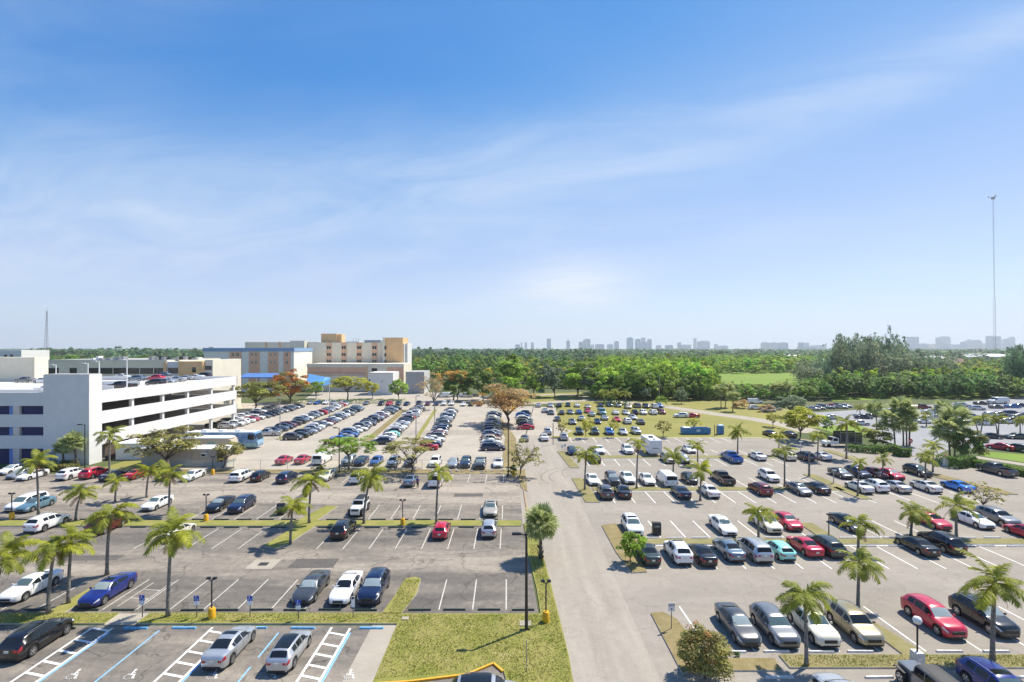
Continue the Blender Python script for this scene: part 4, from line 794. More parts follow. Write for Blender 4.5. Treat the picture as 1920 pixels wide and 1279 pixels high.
for z in (12.4, 8.4, 4.4): 
    m = MB(); rel(m, XL + .3, XF - .26, 93.8 if z < 12 else 92.4, Y1 - .26, z - .42, z); o = gp('deck', m, [W_in, W_deck])
    o.data.polygons[1].material_index = 1
m = MB(); rel(m, XL + .3, XF - .3, 93.6, Y1 - .3, .0, .03); gp('ground_deck', m, W_deck)
for y in (101.8, 110.7, 119.2, 128.6, 138.9):
    for xx in (XF - .6, XF - 18, XF - 36):
        m = MB(); rel(m, xx - .3, xx + .3, y - .3, y + .3, 0, 12.0); gp('column', m, W_white if xx > XF - 1 else W_in)
m = MB(); rel(m, XF - 54, XF - 53.6, 94, Y1 - 1, 0, 12); gp('core_wall', m, W_in)
# front face: piers, spandrels, blue screened openings
YF = 91.6
m = MB()
for z0, z1 in ((10.75, 13.2), (6.85, 9.15), (2.85, 5.25)): rel(m, XL, -85.92, YF, YF + .3, z0, z1)
gp('front_spandrel', m, W_white)
px2x = lambda px: XA(px, YF)
for a, b in ((106, 109), (24, 36), (-56, -44)):
    m = MB(); rel(m, px2x(a), min(px2x(b), -85.93), YF + .02, YF + .5, 0, 12.9); gp('front_pier', m, W_white if a > 100 else W_in)
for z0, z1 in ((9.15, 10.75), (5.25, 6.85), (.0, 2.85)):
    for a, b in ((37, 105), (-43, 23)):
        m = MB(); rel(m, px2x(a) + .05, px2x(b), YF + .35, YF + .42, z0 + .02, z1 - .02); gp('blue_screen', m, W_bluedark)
        m = MB(); rel(m, px2x(b) - .75, px2x(b) - .05, YF + .2, YF + .33, z0 + .03, z1 - .03); gp('shutter', m, W_bluelite)
m = MB(); rel(m, -84.9, -83.6, Y0 - .03, Y0 + .02, 0, 2.4); gp('stair_door', m, mat('grey_door', (.25, .25, .27), .5))
m = MB(); rel(m, XF - .02, XF + .03, 94.4, 97.2, 0, 2.75); gp('ramp_opening', m, mat('opening_shade', (.10, .075, .06), .9))  # flat dark panel; the shade inside the opening is put into its colour
# roof: ramp walls and light poles, stair penthouse
m = MB(); rel(m, -97, -84.2, 104.6, 104.9, 12.4, 13.5); rel(m, -112, -90, 120, 120.3, 12.4, 13.4); rel(m, -150, -86, 97.2, 97.5, 12.4, 13.3); gp('roof_ramp_wall', m, W_white)
m = MB(); rel(m, -150, -129, 134, 137.8, 12.4, 18.9); rel(m, -129.2, -128.9, 133.9, 137.9, 12.4, 18.95); gp('penthouse', m, W_beige2)
def pole_light(px, pytop, pybase, zb, label, arms=((1, 0),), mt=None, r=.09, al=1.2, grp=None, base=None, d=None):
    x, dd = G(px, pybase, zb) if d is None else (XA(px, d), d); ht = ZA(pytop, dd) - zb
    t = thing('light_pole', label, 'light pole', (x, dd, zb), 0, grp); mt = mt or W_dkmetal
    m = MB(); m.tube([(0, 0, 0), (0, 0, ht)], [r, r * .65], 8); build('pole', m, mt, t, 30)
    for ax, ay in arms:
        m = MB(); m.tube([(0, 0, ht - .15), (ax * al * .6, ay * al * .6, ht - .05)], r * .45, 6); build('arm', m, mt, t)
        m = MB(); m.cbox((ax * al, ay * al, ht - .02), (.7 if ax else .32, .7 if ay else .32, .16), 0, .03); build('lamp_head', m, mt, t)
    if base: m = MB(); m.cbox((0, 0, base[1] / 2), (base[0], base[0], base[1]), 0, .03); build('footing', m, M_conc, t)
    return t
for i, (px, yt, dd) in enumerate([(105, 684, 126), (165, 681, 112), (186, 677, 108), (238, 674, 106)]):
    pole_light(px, yt, 720, 12.42, ['white roof light pole left of the stair tower of the garage', 'white roof light pole, left one right of the stair tower', 'white roof light pole, middle one right of the stair tower', 'white roof light pole, tallest right one on the garage roof'][i], ((-1, 0),), W_whitem, .13, .9, 'light poles on the garage roof', d=dd)
# ------------------------------------------------------------------ hospital and its annexes
def facade(parent, X0, X1, Y, rows, cols, mt=W_glass, frame=W_beige2, dep=.12, panes=2, wname='window'):
    for zc, zh in rows:
        for xc, xw in cols:
            m = MB(); m.box(xc - xw / 2 - .12, xc + xw / 2 + .12, Y - .06, Y - .01, zc - zh / 2 - .12, zc + zh / 2 + .12); f = build(wname, m, frame, parent)
            for k in range(panes):
                w_ = xw / panes; m = MB(); m.box(xc - xw / 2 + k * w_ + .06, xc - xw / 2 + (k + 1) * w_ - .06, Y - .12, Y - .065, zc - zh / 2, zc + zh / 2); build('pane', m, mt, f)
# clinic wing with the blue roof line
D = 240.; X = lambda px: XA(px, D); Z = lambda py: ZA(py, D)
t = thing('clinic_wing', 'three-storey cream and peach hospital wing with a blue roof line', 'hospital', (X(466), D, 0)); ox, oy = X(466), D
def q(name, mt, x0, x1, y0, y1, z0, z1, mesh=None):
    m = MB(); m.box(x0 - ox, x1 - ox, y0 - oy, y1 - oy, z0, z1); return build(name, m, mt, t)
q('wall', mat('pale_clinic_stucco', (.78, .755, .68), .88, var=.04, scale=.4), X(382), X(551), D, D + 22, 0, Z(658.7)); q('roof', W_roof, X(382) + .3, X(551) - .3, D + .3, D + 21.7, Z(658.7), Z(658.2))
q('roof_trim', W_blue, X(382) - .3, X(551) + .3, D - .35, D, Z(659), Z(652.5)); q('roof_trim', W_blue, X(551), X(551) + .3, D, D + 22.3, Z(659), Z(652.5)); q('roof_trim', W_blue, X(382) - .3, X(382), D, D + 22.3, Z(659), Z(652.5))
for a, b in ((431, 453), (467, 487), (503, 522), (532, 545)):
    q('peach_bay', W_peach, X(a), X(b), D - .25, D - .005, 2.0, Z(658.9))
    n = 2 if b - a > 15 else 1
    for zr in ((661, 668.5), (675.8, 683.2)):
        for k in range(n):
            xa = X(a) + 1 + k * (X(b) - X(a) - 1) / n; xb = X(a) + (k + 1) * (X(b) - X(a) - 1) / n
            m = MB(); m.box(xa - ox, xb - ox, -.32, -.255, Z(zr[1]), Z(zr[0])); f = build('window', m, W_beige2, t)
            for j in range(2):
                w_ = (xb - xa) / 2; m = MB(); m.box(xa - ox + j * w_ + .15, xa - ox + (j + 1) * w_ - .15, -.38, -.325, Z(zr[1]) + .12, Z(zr[0]) - .12); build('pane', m, W_glass, f)
rs_ = random.Random(4)
for i in range(9):
    xx = X(390 + i * 17); q('roof_unit', W_whitem if i % 3 else W_metal, xx, xx + rs_.uniform(1.2, 2.6), D + 6, D + 8, Z(658.2), Z(658.2) + rs_.uniform(.6, 1.6))
# main hospital block
D = 266.; ox, oy = X(660), D
t = thing('hospital_block', 'five-storey cream hospital block with an orange corner tower', 'hospital', (ox, oy, 0))
q('wall', W_beige2, X(578), X(720), D, D + 20, 0, Z(642.4)); q('roof', W_roof, X(578) + .3, X(720), D + .3, D + 19.7, Z(642.4), Z(642.0))
q('rear_wing', W_beige2, X(433), X(577.9), D + 14, D + 34, 0, Z(641)); q('rear_parapet', W_beige, X(528), X(556), D + 10, D + 14, 0, Z(638.5))
for a, b in ((473, 477), (500, 504)): q('orange_pier', W_orange, X(a), X(b), D + 13.7, D + 13.99, Z(660), Z(640.8))
q('orange_tower', W_orange, X(720.2), X(757), D - 2.5, D + 12, 0, Z(633.2)); q('tower_fin', W_beige, X(720.0), X(724.5), D - 2.9, D - 2.52, 0, Z(632.6))
q('pale_tower', W_white, X(757) + .02, X(759.5), D - 1.5, D + 9, 0, Z(644)); q('pale_tower', W_white, X(760.5), X(763.5), D + 1, D + 12, 0, Z(643.2))
for a, b in ((612, 622), (640, 650), (668.5, 678.5), (697, 707.5)):
    q('peach_bay', W_peach, X(a), X(b), D - .2, D - .005, Z(683), Z(642.6))
    for zr in ((648.5, 655), (661.5, 668), (674.5, 680.5)):
        m = MB(); m.box(X(a) + .3 - ox, X(b) - .3 - ox, -.28, -.205, Z(zr[1]), Z(zr[0])); f = build('window', m, W_beige2, t)
        for j in range(2):
            w_ = (X(b) - X(a) - .6) / 2; m = MB(); m.box(X(a) + .3 - ox + j * w_ + .1, X(a) + .3 - ox + (j + 1) * w_ - .1, -.34, -.285, Z(zr[1]) + .12, Z(zr[0]) - .12); build('pane', m, W_glass, f)
for zr in ((649, 655.5), (662.5, 668.5), (675.5, 681), (689, 694)): m = MB(); m.box(X(723.5) - ox, X(726.5) - ox, -3.0, -2.92, Z(zr[1]), Z(zr[0])); build('window', m, W_glass, t)
q('penthouse', W_orange, X(594), X(624), D + 6, D + 14, Z(642), Z(625)); q('penthouse_side', W_orange, X(624) + .01, X(632), D + 7, D + 13, Z(642), Z(626))
q('roof_plant', W_metal, X(675), X(706), D + 8, D + 14, Z(642), Z(637.3)); q('roof_plant', W_whitem, X(638), X(664), D + 9, D + 13, Z(642), Z(640))
for px in (652, 658, 663): m = MB(); m.tube([(X(px) - ox, 9, Z(642)), (X(px) - ox, 9, Z(633.5))], .12, 5); build('mast', m, W_metal, t)
D = 244.; ox, oy = X(666), D
t = thing('clinic_podium', 'low cream and orange podium in front of the hospital block', 'hospital', (ox, oy, 0))
q('wall', W_beige2, X(576), X(757), D, D + 19, 0, Z(682.5)); q('orange_band', W_peach, X(577), X(689), D - .2, D - .005, Z(702.5), Z(689)); q('parapet', W_beige, X(575.5), X(757.3), D - .3, D - .01, Z(688), Z(682))
q('orange_band', W_peach, X(725), X(756.6), D - .2, D - .005, Z(712), Z(689)); q('orange_pier', W_orange, X(686), X(689.2), D - .6, D - .21, 0, Z(686.5))
m = MB(); m.box(X(697) - ox, X(707) - ox, -.1, -.01, Z(697), Z(690.5)); build('window', m, W_glass, t)
m = MB(); m.tube([(X(577) - ox, -1.2, Z(697.5)), (X(686) - ox, -1.2, Z(700))], .12, 5); m.tube([(X(577) - ox, -1.2, Z(704.5)), (X(686) - ox, -1.2, Z(704))], .12, 5); build('rail', m, W_metal, t)
D = 226.; ox, oy = X(712), D
t = thing('service_annex', 'white flat-roofed annex in front of the hospital podium', 'building', (ox, oy, 0))
q('wall', W_white, X(690), X(737), D, D + 12, 0, Z(698.8)); q('cornice', W_beige, X(689.6), X(737.4), D - .25, D - .01, Z(701), Z(698.5)); q('opening', W_glass, X(691.5), X(694.5), D - .05, D - .01, Z(719), Z(711.5)); q('vent', W_metal, X(715), X(717.5), D - .08, D - .01, Z(716.5), Z(713.5))
D = 232.; ox, oy = X(778), D
t = thing('metal_shed', 'grey ribbed metal shed at the right end of the hospital', 'shed', (ox, oy, 0))
q('wall', mat('ribbed_metal', (.40, .41, .42), .6, metal=.2), X(760.5), X(795), D, D + 16, 0, Z(698)); q('side_wall', mat('pale_rib', (.55, .55, .53), .6), X(795) + .01, X(795) + .12, D, D + 16, 0, Z(697.6))
for i in range(17): q('rib', MATS['ribbed_metal'], X(761.5 + i * 2), X(762.2 + i * 2), D - .1, D - .01, .2, Z(698.6))
q('roof', W_roof, X(760.2), X(795.3), D - .15, D + 16.2, Z(698), Z(697.3))
# blue awnings
D = 222.; ox, oy = X(480), D
t = thing('blue_awning', 'long blue canopy in front of the clinic wing', 'awning', (ox, oy, 0))
aw = mat('blue_canvas', (.08, .19, .46), .7)
m = MB(); x0, x1 = X(448) - ox, X(512) - ox; zt, zb = Z(701), Z(709)
m.add([(x0, 6, zt), (x1, 6, zt), (x1, 0, zb + .4), (x0, 0, zb + .4), (x0, 0, zb), (x1, 0, zb), (x0, 6, zt - .4), (x1, 6, zt - .4)], [(0, 1, 2, 3), (3, 2, 5, 4), (0, 3, 4, 6), (1, 7, 5, 2), (6, 4, 5, 7)]); build('canopy', m, aw, t)
for k in range(5): m = MB(); m.tube([(x0 + (x1 - x0) * k / 4, .3, 0), (x0 + (x1 - x0) * k / 4, .3, zb + .1)], .12, 6); build('post', m, W_whitem, t)
ox = X(590); t = thing('blue_awning', 'peaked blue entrance canopy right of the orange tree', 'awning', (ox, oy, 0))
m = MB(); a, b = X(572) - ox, X(606) - ox; zt, zb = Z(702), Z(719)
m.add([(a, 0, zb), (b, 0, Z(716)), (b, 9, Z(711)), (a, 9, Z(708)), (a, 4.5, zt), (b - 1, 4.5, Z(708)), (a, 0, zb - 1), (b, 0, zb - 1), (b, 9, zb - 1)], [(0, 1, 5, 4), (2, 3, 4, 5), (1, 2, 5), (0, 4, 3), (0, 6, 7, 1), (1, 7, 8, 2)]); build('canopy', m, mat('light_blue_canvas', (.10, .30, .62), .6), t)
for xx, yy in ((a + .4, .3), (b - .4, .3), (a + .4, 8.6), (b - .4, 8.6)): m = MB(); m.tube([(xx, yy, 0), (xx, yy, zb - .6)], .12, 6); build('post', m, W_whitem, t)
# low clinic garage behind the white garage
D = 165.; ox, oy = X(250), D
t = thing('clinic_building', 'long low beige clinic building with dark window bands behind the garage', 'building', (ox, oy, 0))
q('wall', W_beige2, X(80), X(314), D, D + 30, 0, Z(675.5)); q('roof', W_roof, X(80), X(314), D + .4, D + 29, Z(675.5), Z(675)); q('parapet', W_beige, X(80), X(314.3), D - .15, D - .01, Z(678.5), Z(674.5))
for a, b in ((86, 110), (131, 144), (166, 311)): m = MB(); m.box(X(a) - ox, X(b) - ox, -.12, -.01, Z(701), Z(690)); build('window_band', m, W_glass, t)
for px in (188, 212, 238, 262, 288): m = MB(); m.box(X(px) - ox, X(px + 1.2) - ox, -.2, -.13, Z(701), Z(690)); build('mullion', m, W_beige2, t)
q('orange_pier', W_orange, X(311.5), X(317), D - 1.4, D - .2, 0, Z(679)); q('white_bay', W_white, X(314.6), X(349), D - 1, D + 20, 0, Z(678)); m = MB(); m.box(X(319) - ox, X(348) - ox, -1.1, -1.01, Z(700), Z(689.5)); build('window_band', m, W_glass, t)
q('orange_block', W_orange, X(349.2), X(394), D - 4, D + 16, 0, Z(677)); m = MB(); m.box(X(375) - ox, X(381.5) - ox, -4.1, -4.01, Z(697), Z(688)); build('window', m, W_glass, t)
q('end_bay', W_beige, X(394.2), X(409), D - 3, D + 14, 0, Z(674.5)); m = MB(); m.box(X(395.5) - ox, X(407) - ox, -3.1, -3.01, Z(693), Z(685.5)); build('window', m, W_glass, t)
rs_ = random.Random(9)
for i in range(26):
    px = 152 + i * 8 + rs_.uniform(-2, 2)
    if 212 < px < 260: continue
    xx = X(px); q('roof_unit', rs_.choice([W_metal, W_dkmetal, W_whitem, W_metal]), xx, xx + rs_.uniform(.5, 1.3), D + 4, D + 6, Z(675.4), Z(675) + rs_.uniform(.4, 1.3))
D = 230.; ox, oy = X(18), D
t = thing('white_building', 'plain white block with two small windows at the far left', 'building', (ox, oy, 0)); q('wall', W_white, X(-20), X(40), D, D + 14, 0, Z(656.5))
for a, b in ((8, 13.5), (19, 24.5)): m = MB(); m.box(X(a) - ox, X(b) - ox, -.08, -.01, Z(671), Z(665)); build('window', m, W_glass, t)
# ------------------------------------------------------------------ skyline, masts, far roofs
SKM = [mat('tower_pale', (.76, .78, .79), .7), mat('tower_grey', (.62, .67, .69), .6), mat('tower_tan', (.74, .74, .70), .7), mat('tower_glass', (.46, .57, .60), .4)]
SKY = [(966, 975, 645.5), (977, 979, 641.5), (984, 988, 642.2), (995.5, 1001, 641.5), (1025.5, 1033, 635), (1062.5, 1068.5, 638.5), (1086, 1094, 641), (1095, 1107, 635.5), (1108, 1114, 646), (1118, 1133, 645), (1140, 1150, 645), (1153, 1160.5, 639.5), (1177, 1187.5, 632.5), (1192.5, 1201, 635.5), (1203.5, 1210, 633), (1201, 1214, 640.5), (1215, 1222, 635.5), (1232, 1240, 647), (1250, 1262, 647), (1272, 1277, 642), (1278, 1296, 646), (1302, 1306, 634.5), (1312.5, 1331, 639), (1341, 1346, 645), (1350, 1365, 648), (1431, 1441.5, 641.5), (1447, 1458, 642), (1463.5, 1478, 642), (1500.5, 1507, 642.2), (1511, 1517.5, 642.8), (1506, 1532, 650), (1529, 1549, 647), (1709, 1723, 631.5), (1741, 1766, 645), (1766, 1782.5, 630.8), (1782, 1789, 645), (1796, 1808, 645.5), (1808, 1816, 640.3), (1816.5, 1823.5, 636.3), (1828, 1841, 637.5), (1845, 1867, 643.5), (1856, 1864, 630), (1869, 1877, 630.5), (1882, 1893, 635.5), (1895.5, 1903.5, 631.5), (1725, 1741, 644)]
rs_ = random.Random(3); SHP = ['plain slab', 'slab with a roof box', 'stepped tower', 'tower with a spire']
for i, (a, b, yt) in enumerate(SKY):
    d = 4600 + rs_.uniform(-400, 500); x0, x1, z = XA(a, d), XA(b, d), ZA(yt, d); w_ = x1 - x0; sh = 3 if i == 5 else (1 if w_ / z > .6 else rs_.choice([0, 1, 2]))
    m = MB(); m.box(-w_ / 2, w_ / 2, 0, w_ * .7 + 14, 0, z * (.93 if sh else 1))
    if sh in (1, 2): m.box(-w_ * .3, w_ * (.3 if sh == 1 else .5), 4, w_ * .5 + 8, z * .93, z)
    if sh == 3: m.box(-w_ * .28, w_ * .28, 4, w_ * .4 + 8, z * .93, z * 1.02); m.tube([(0, 12, z), (0, 12, z * 1.28)], [4, 1], 5)
    for k in range(int(z / 16)): m.box(-w_ / 2 - .4, w_ / 2 + .4, -.6, -.05, 6 + k * 16, 8.2 + k * 16)
    o = build('tower_block', m, SKM[rs_.randrange(4)], None, loc=((x0 + x1) / 2, d, 0)); tag(o, f'hazy high-rise on the horizon, {ordn(i) if i < 29 else "number " + str(i + 1)} from the left, {SHP[sh]}' if i < 29 else f'hazy high-rise on the horizon, {ordn(len(SKY) - 1 - i)} from the right, {SHP[sh]}', 'high-rise', 'high-rises of the skyline')
d = 1000.; x = XA(1866, d); z = ZA(368, d); t = thing('radio_mast', 'very tall thin radio mast with antenna head at the right', 'mast', (x, d, 0)); mast = mat('mast_steel', (.30, .27, .27), .6)
for j, (z0, z1, w_) in enumerate(((0, z * .37, 2.1), (z * .37, z * .62, .75), (z * .62, z - 2, .95))):
    m = MB(); n = int((z1 - z0) / 6); lean = lambda zz: (zz - 0) / z * (XA(1862, d) - x)
    for k in range(3): 
        a = k * 2.094; m.tube([(lean(z0) + w_ * math.cos(a), w_ * math.sin(a), z0), (lean(z1) + w_ * math.cos(a), w_ * math.sin(a), z1)], .16 if j == 0 else .10, 4)
        for i in range(n):
            za, zb = z0 + (z1 - z0) * i / n, z0 + (z1 - z0) * (i + 1) / n; b = a + 2.094
            m.tube([(lean(za) + w_ * math.cos(a), w_ * math.sin(a), za), (lean(zb) + w_ * math.cos(b), w_ * math.sin(b), zb)], .10, 3, caps=False)
    build('mast_section', m, mast, t)
m = MB(); lx = lean(z)
for k in range(3): a = k * 2.094 + .4; m.tube([(lx, 0, z - 2), (lx + 6.5 * math.cos(a), 6.5 * math.sin(a), z - 1)], .5, 5); m.tube([(lx + 6.5 * math.cos(a), 6.5 * math.sin(a), z - 3), (lx + 6.5 * math.cos(a), 6.5 * math.sin(a), z + 1.5)], .55, 5)
m.box(lx - 2.2, lx + 2.2, -2.2, 2.2, z - 6, z - 2); build('antenna_head', m, mast, t)
d = 620.; x = XA(86, d); z = ZA(583, d); t = thing('lattice_mast', 'slim lattice mast rising behind the trees at far left', 'mast', (x, d, 0)); m = MB()
for k in range(3):
    a = k * 2.094 + .2
    for i in range(14):
        f0, f1 = i / 14, (i + 1) / 14; w0, w1 = 2.9 * (1 - f0 * .86), 2.9 * (1 - f1 * .86); b = a + 2.094
        m.tube([(1.3 * f0 + w0 * math.cos(a), w0 * math.sin(a), z * f0), (1.3 * f1 + w1 * math.cos(a), w1 * math.sin(a), z * f1)], .2, 4, caps=False); m.tube([(1.3 * f0 + w0 * math.cos(a), w0 * math.sin(a), z * f0), (1.3 * f1 + w1 * math.cos(b), w1 * math.sin(b), z * f1)], .11, 3, caps=False)
m.tube([(1.3, 0, z), (1.5, 0, z + 5)], .12, 4); build('lattice', m, mast, t)
def house(px, py, w_, dpt, h, roofm, label):
    x, d = G(px, py); t = thing('low_house', label, 'house', (x, d, 0), 0, 'low houses beyond the trees'); m = MB(); m.box(-w_ / 2, w_ / 2, 0, dpt, 0, h * .6); build('wall', m, W_beige, t); e = .8
    m = MB(); m.add([(-w_ / 2 - e, -e, h * .6), (w_ / 2 + e, -e, h * .6), (w_ / 2 + e, dpt + e, h * .6), (-w_ / 2 - e, dpt + e, h * .6), (-w_ / 2 + dpt * .4, dpt / 2, h), (w_ / 2 - dpt * .4, dpt / 2, h)], [(0, 1, 5, 4), (1, 2, 5), (2, 3, 4, 5), (3, 0, 4), (3, 2, 1, 0)]); build('roof', m, roofm, t)
rf1, rf2, rf3 = mat('tan_roof_tiles', (.36, .28, .21), .9), mat('white_roof', (.72, .71, .68), .8), mat('brown_roof_tiles', (.22, .13, .09), .9)
for q_ in [(990, 686, 40, 16, 10.5, rf1, 'long tan roof among the trees left of the skyline'), (1052, 684, 34, 15, 10.5, rf1, 'tan roof among the trees right of the long one'), (852, 692, 26, 14, 9, rf1, 'tan roof in the trees right of the hospital'), (1180, 673, 30, 14, 9, rf2, 'white roof below the skyline centre'), (1468, 684, 34, 16, 9, rf2, 'white flat house beyond the meadow, left one'), (1490, 678, 44, 20, 11, rf2, 'white flat house beyond the meadow, right one'),
           (1800, 692, 26, 14, 10.5, rf3, 'brown house among trees below the right skyline'), (1860, 676, 80, 30, 11, rf2, 'long white warehouse below the radio mast'), (15, 678, 44, 18, 12, rf3, 'brown roof among trees at far left'), (1640, 690, 24, 12, 9, rf1, 'tan roof behind the feathery trees'), (70, 668, 40, 18, 11, rf2, 'white roof among the trees below the lattice mast'), (1760, 684, 40, 18, 11, rf2, 'pale roof right of the feathery trees')]: house(*q_)
x, d = G(250, 862); t = thing('white_annex', 'low white flat-roofed annex right of the garage corner behind the lawn', 'building', (x, d, 0))
m = MB(); m.box(-3.4, 3.6, 0, 5, 0, 3.0); build('wall', m, W_white, t); m = MB(); m.box(-3.55, 3.75, -.15, 5.1, 3.0, 3.16); build('roof', m, W_whitem, t)
# ------------------------------------------------------------------ palms
def frondmesh(name, Lf, el, droop, nl, ll, seed, wid=.045, dead=False, twist=0.):
    """a feather frond along +X: an arching midrib with leaflets on both sides"""
    rs = np.random.RandomState(seed); n = 12; pts = [np.zeros(3)]; a = el
    for i in range(n):
        a = el - droop * ((i + 1) / n) ** 1.25; pts.append(pts[-1] + np.array([math.cos(a), 0, math.sin(a)]) * Lf / n)
    P_ = np.array(pts); V = []; T = []
    def at(s):
        q = s * n; i = min(int(q), n - 1); return P_[i] + (P_[i + 1] - P_[i]) * (q - i), (P_[i + 1] - P_[i]) / (Lf / n)
    for i in range(n):
        r0, r1 = .035 * (1 - i / n) + .006, .035 * (1 - (i + 1) / n) + .006; e = np.array([0, 1, 0])
        u = np.array([0, 0, 1]); V += [P_[i] - e * r0, P_[i] + e * r0, P_[i + 1] + e * r1, P_[i + 1] - e * r1, P_[i] - u * r0, P_[i] + u * r0, P_[i + 1] + u * r1, P_[i + 1] - u * r1]; T += [[1.25, 1.1, .8]] * 8
    for i in range(nl):
        s = .14 + .86 * i / nl; c, t = at(s); up = np.array([-t[2], 0, t[0]]); le = ll * (math.sin(math.pi * min(1, .18 + .82 * (s - .14) / .86) ** .8) * .75 + .3)
        for sd in (1, -1):
            d = t * .55 + np.array([0, sd, 0]) * .8 + up * rs.uniform(-.25, .28); d /= np.linalg.norm(d); g = np.array([0, 0, -1]) * le * rs.uniform(.25, .5)
            wv = t * wid * rs.uniform(.8, 1.3) ; mid = c + d * le * .55 + g * .25; tip = c + d * le + g
            V += [c - wv, c + wv, mid + wv, mid - wv, mid - wv, mid + wv, tip + wv * .15, tip - wv * .15]; k = rs.uniform(.72, 1.3); T += [[k * 1.05, k, k * .9]] * 8
    V = np.array(V); T = np.array(T) * (np.array([[1, 1, 1]]))
    return trimesh(name, V, T, M_frond_dead if dead else M_frond, 4)
M_frond = leafmat('palm_frond_green', (.285, .33, .055), .45); M_frond2 = leafmat('palm_frond_yellow', (.38, .42, .05), .5)
M_frond_dead = leafmat('palm_frond_dead', (.23, .135, .05), .3); M_fan = leafmat('fan_palm_leaf', (.42, .47, .20), .5)
M_trunk = mat('grey_palm_trunk', (.20, .185, .165), .9, var=.45, scale=7, bump=.5, bscale=25)
M_bark = mat('brown_bark', (.13, .105, .08), .95, var=.4, scale=5, bump=.6, bscale=20)
M_shaft = mat('palm_crownshaft', (.22, .25, .07), .6, var=.25, scale=6)
FR = [frondmesh('frond', 2.3, R(e), R(d), 40, .62, i, .030) for i, (e, d) in enumerate([(78, 70), (62, 95), (45, 100), (25, 95), (5, 70)])]
FRD = [frondmesh('dead_frond', 2.0, R(-35), R(50), 26, .4, 40, .02, True)]
def fanmesh(name, rad, seed, pet=.8):
    rs = np.random.RandomState(seed); V = []; T = []; e = np.array([0, .02, 0])
    V += [-e, e, np.array([pet, .02, 0]), np.array([pet, -.02, 0])]; T += [[1.1, 1.1, .8]] * 4; c = np.array([pet, 0, 0]); ns = 22
    for i in range(ns):
        a = R(-125 + 250 * i / (ns - 1)); d = np.array([math.cos(a), math.sin(a), .18 * math.cos(a * 1.2)]); le = rad * (1 - .25 * abs(a) / 2.2) * rs.uniform(.9, 1.1); nn_ = np.array([-math.sin(a), math.cos(a), 0]) * rad * .075
        up = np.array([0, 0, .03 * (1 if i % 2 else -1)]); m_ = c + d * le * .6 + up; t_ = c + d * le + np.array([0, 0, -.28 * le * rs.uniform(.6, 1.3)])
        V += [c, m_ - nn_, t_, m_ + nn_]; k = rs.uniform(.65, 1.35); T += [[k, k, k * .95]] * 4
    return trimesh(name, np.array(V), np.array(T), M_fan, 4)
FAN = [fanmesh('fan_leaf', .95, 60 + i) for i in range(3)]
TRK = {}
def trunkmesh(h, r0, r1, bend, flare=1.35):
    m = MB(); pts, rad = [], []
    for i in range(9):
        t = i / 8; pts.append((bend[0] * t * t, bend[1] * t * t, h * t)); rad.append((r0 + (r1 - r0) * t) * (flare if i == 0 else 1.0) * (1.03 if i % 2 else 1))
    m.tube(pts, rad, 9); return m
def palm(px, py, cx, cyy, label, size=1.0, nf=13, yellow=0., dead=1, group='feather palms in the parking lots', hang=0., parts=True, seed=None, base=None):
    """base at photo point (px, py); the crown's heart stands at row cyy and column cx"""
    x, d = base or G(px, py); h = max(2.2, ZA(cyy, d) - .2); bx = XA(cx, d) - x
    t = thing('feather_palm', label, 'palm tree', (x, d, 0), 0, group); rs = random.Random(seed or int(px * 7 + py))
    by = rs.uniform(-.2, .2); build('trunk', trunkmesh(h, .145 * size ** .5, .095 * size ** .5, (bx, by)), M_trunk, t, True)
    m = MB(); m.lathe([(.10, -.25), (.13, .05), (.105, .45), (.05, .8)], 9, 0, (bx, by, h - .1)); build('crownshaft', m, M_shaft, t, True)
    for i in range(nf + dead):
        dd = i >= nf; a = i * 2.399963 + rs.uniform(-.25, .25); lv = i / nf
        me = FRD[0] if dd else FR[min(4, int(lv * 4.2 + rs.uniform(0, .9) + hang))]
        o = link('frond', me, t, (bx, by, h + .35 - .25 * lv)); o.rotation_euler = (rs.uniform(-.45, .45), rs.uniform(-.22, .25), a + rs.uniform(-.25, .25)); s = size * rs.uniform(.7, 1.15) * (.8 if dd else 1); o.scale = (s, s, s * rs.uniform(.85, 1.1))
        if not dd and rs.random() < yellow: slot(o, 0, M_frond2)
    return t
def fanpalm(px, py, cx, cyy, label, size=1.0, nl=38, group='fan palms', skirt=False, base=None):
    x, d = base or G(px, py); h = max(1.8, ZA(cyy, d)); bx = XA(cx, d) - x
    t = thing('fan_palm', label, 'palm tree', (x, d, 0), 0, group); rs = random.Random(int(px * 5 + py))
    m = trunkmesh(h, .17 if size < 1.4 else .15, .15 if size < 1.4 else .13, (bx, 0)); build('trunk', m, M_bark, t, True)
    if skirt:
        m = MB(); 
        for i in range(46):
            a = rs.uniform(0, 6.28); z = rs.uniform(.1, min(h * .35, 1.6)); r = .2; m.tube([(r * math.cos(a), r * math.sin(a), z), ((r + .14) * math.cos(a), (r + .14) * math.sin(a), z + .22)], [.05, .025], 4)
        build('boot', m, M_bark, t)
    for i in range(nl):
        z = 1 - 1.75 * (i + .5) / nl; a = i * 2.399963; o = link('fan_leaf', FAN[i % 3], t, (bx, 0, h)); el = math.asin(max(-.95, min(.95, z)))
        o.rotation_euler = (rs.uniform(-.5, .5), -el + rs.uniform(-.15, .15), a); s = size * rs.uniform(.85, 1.12); o.scale = (s, s, s)
    return t
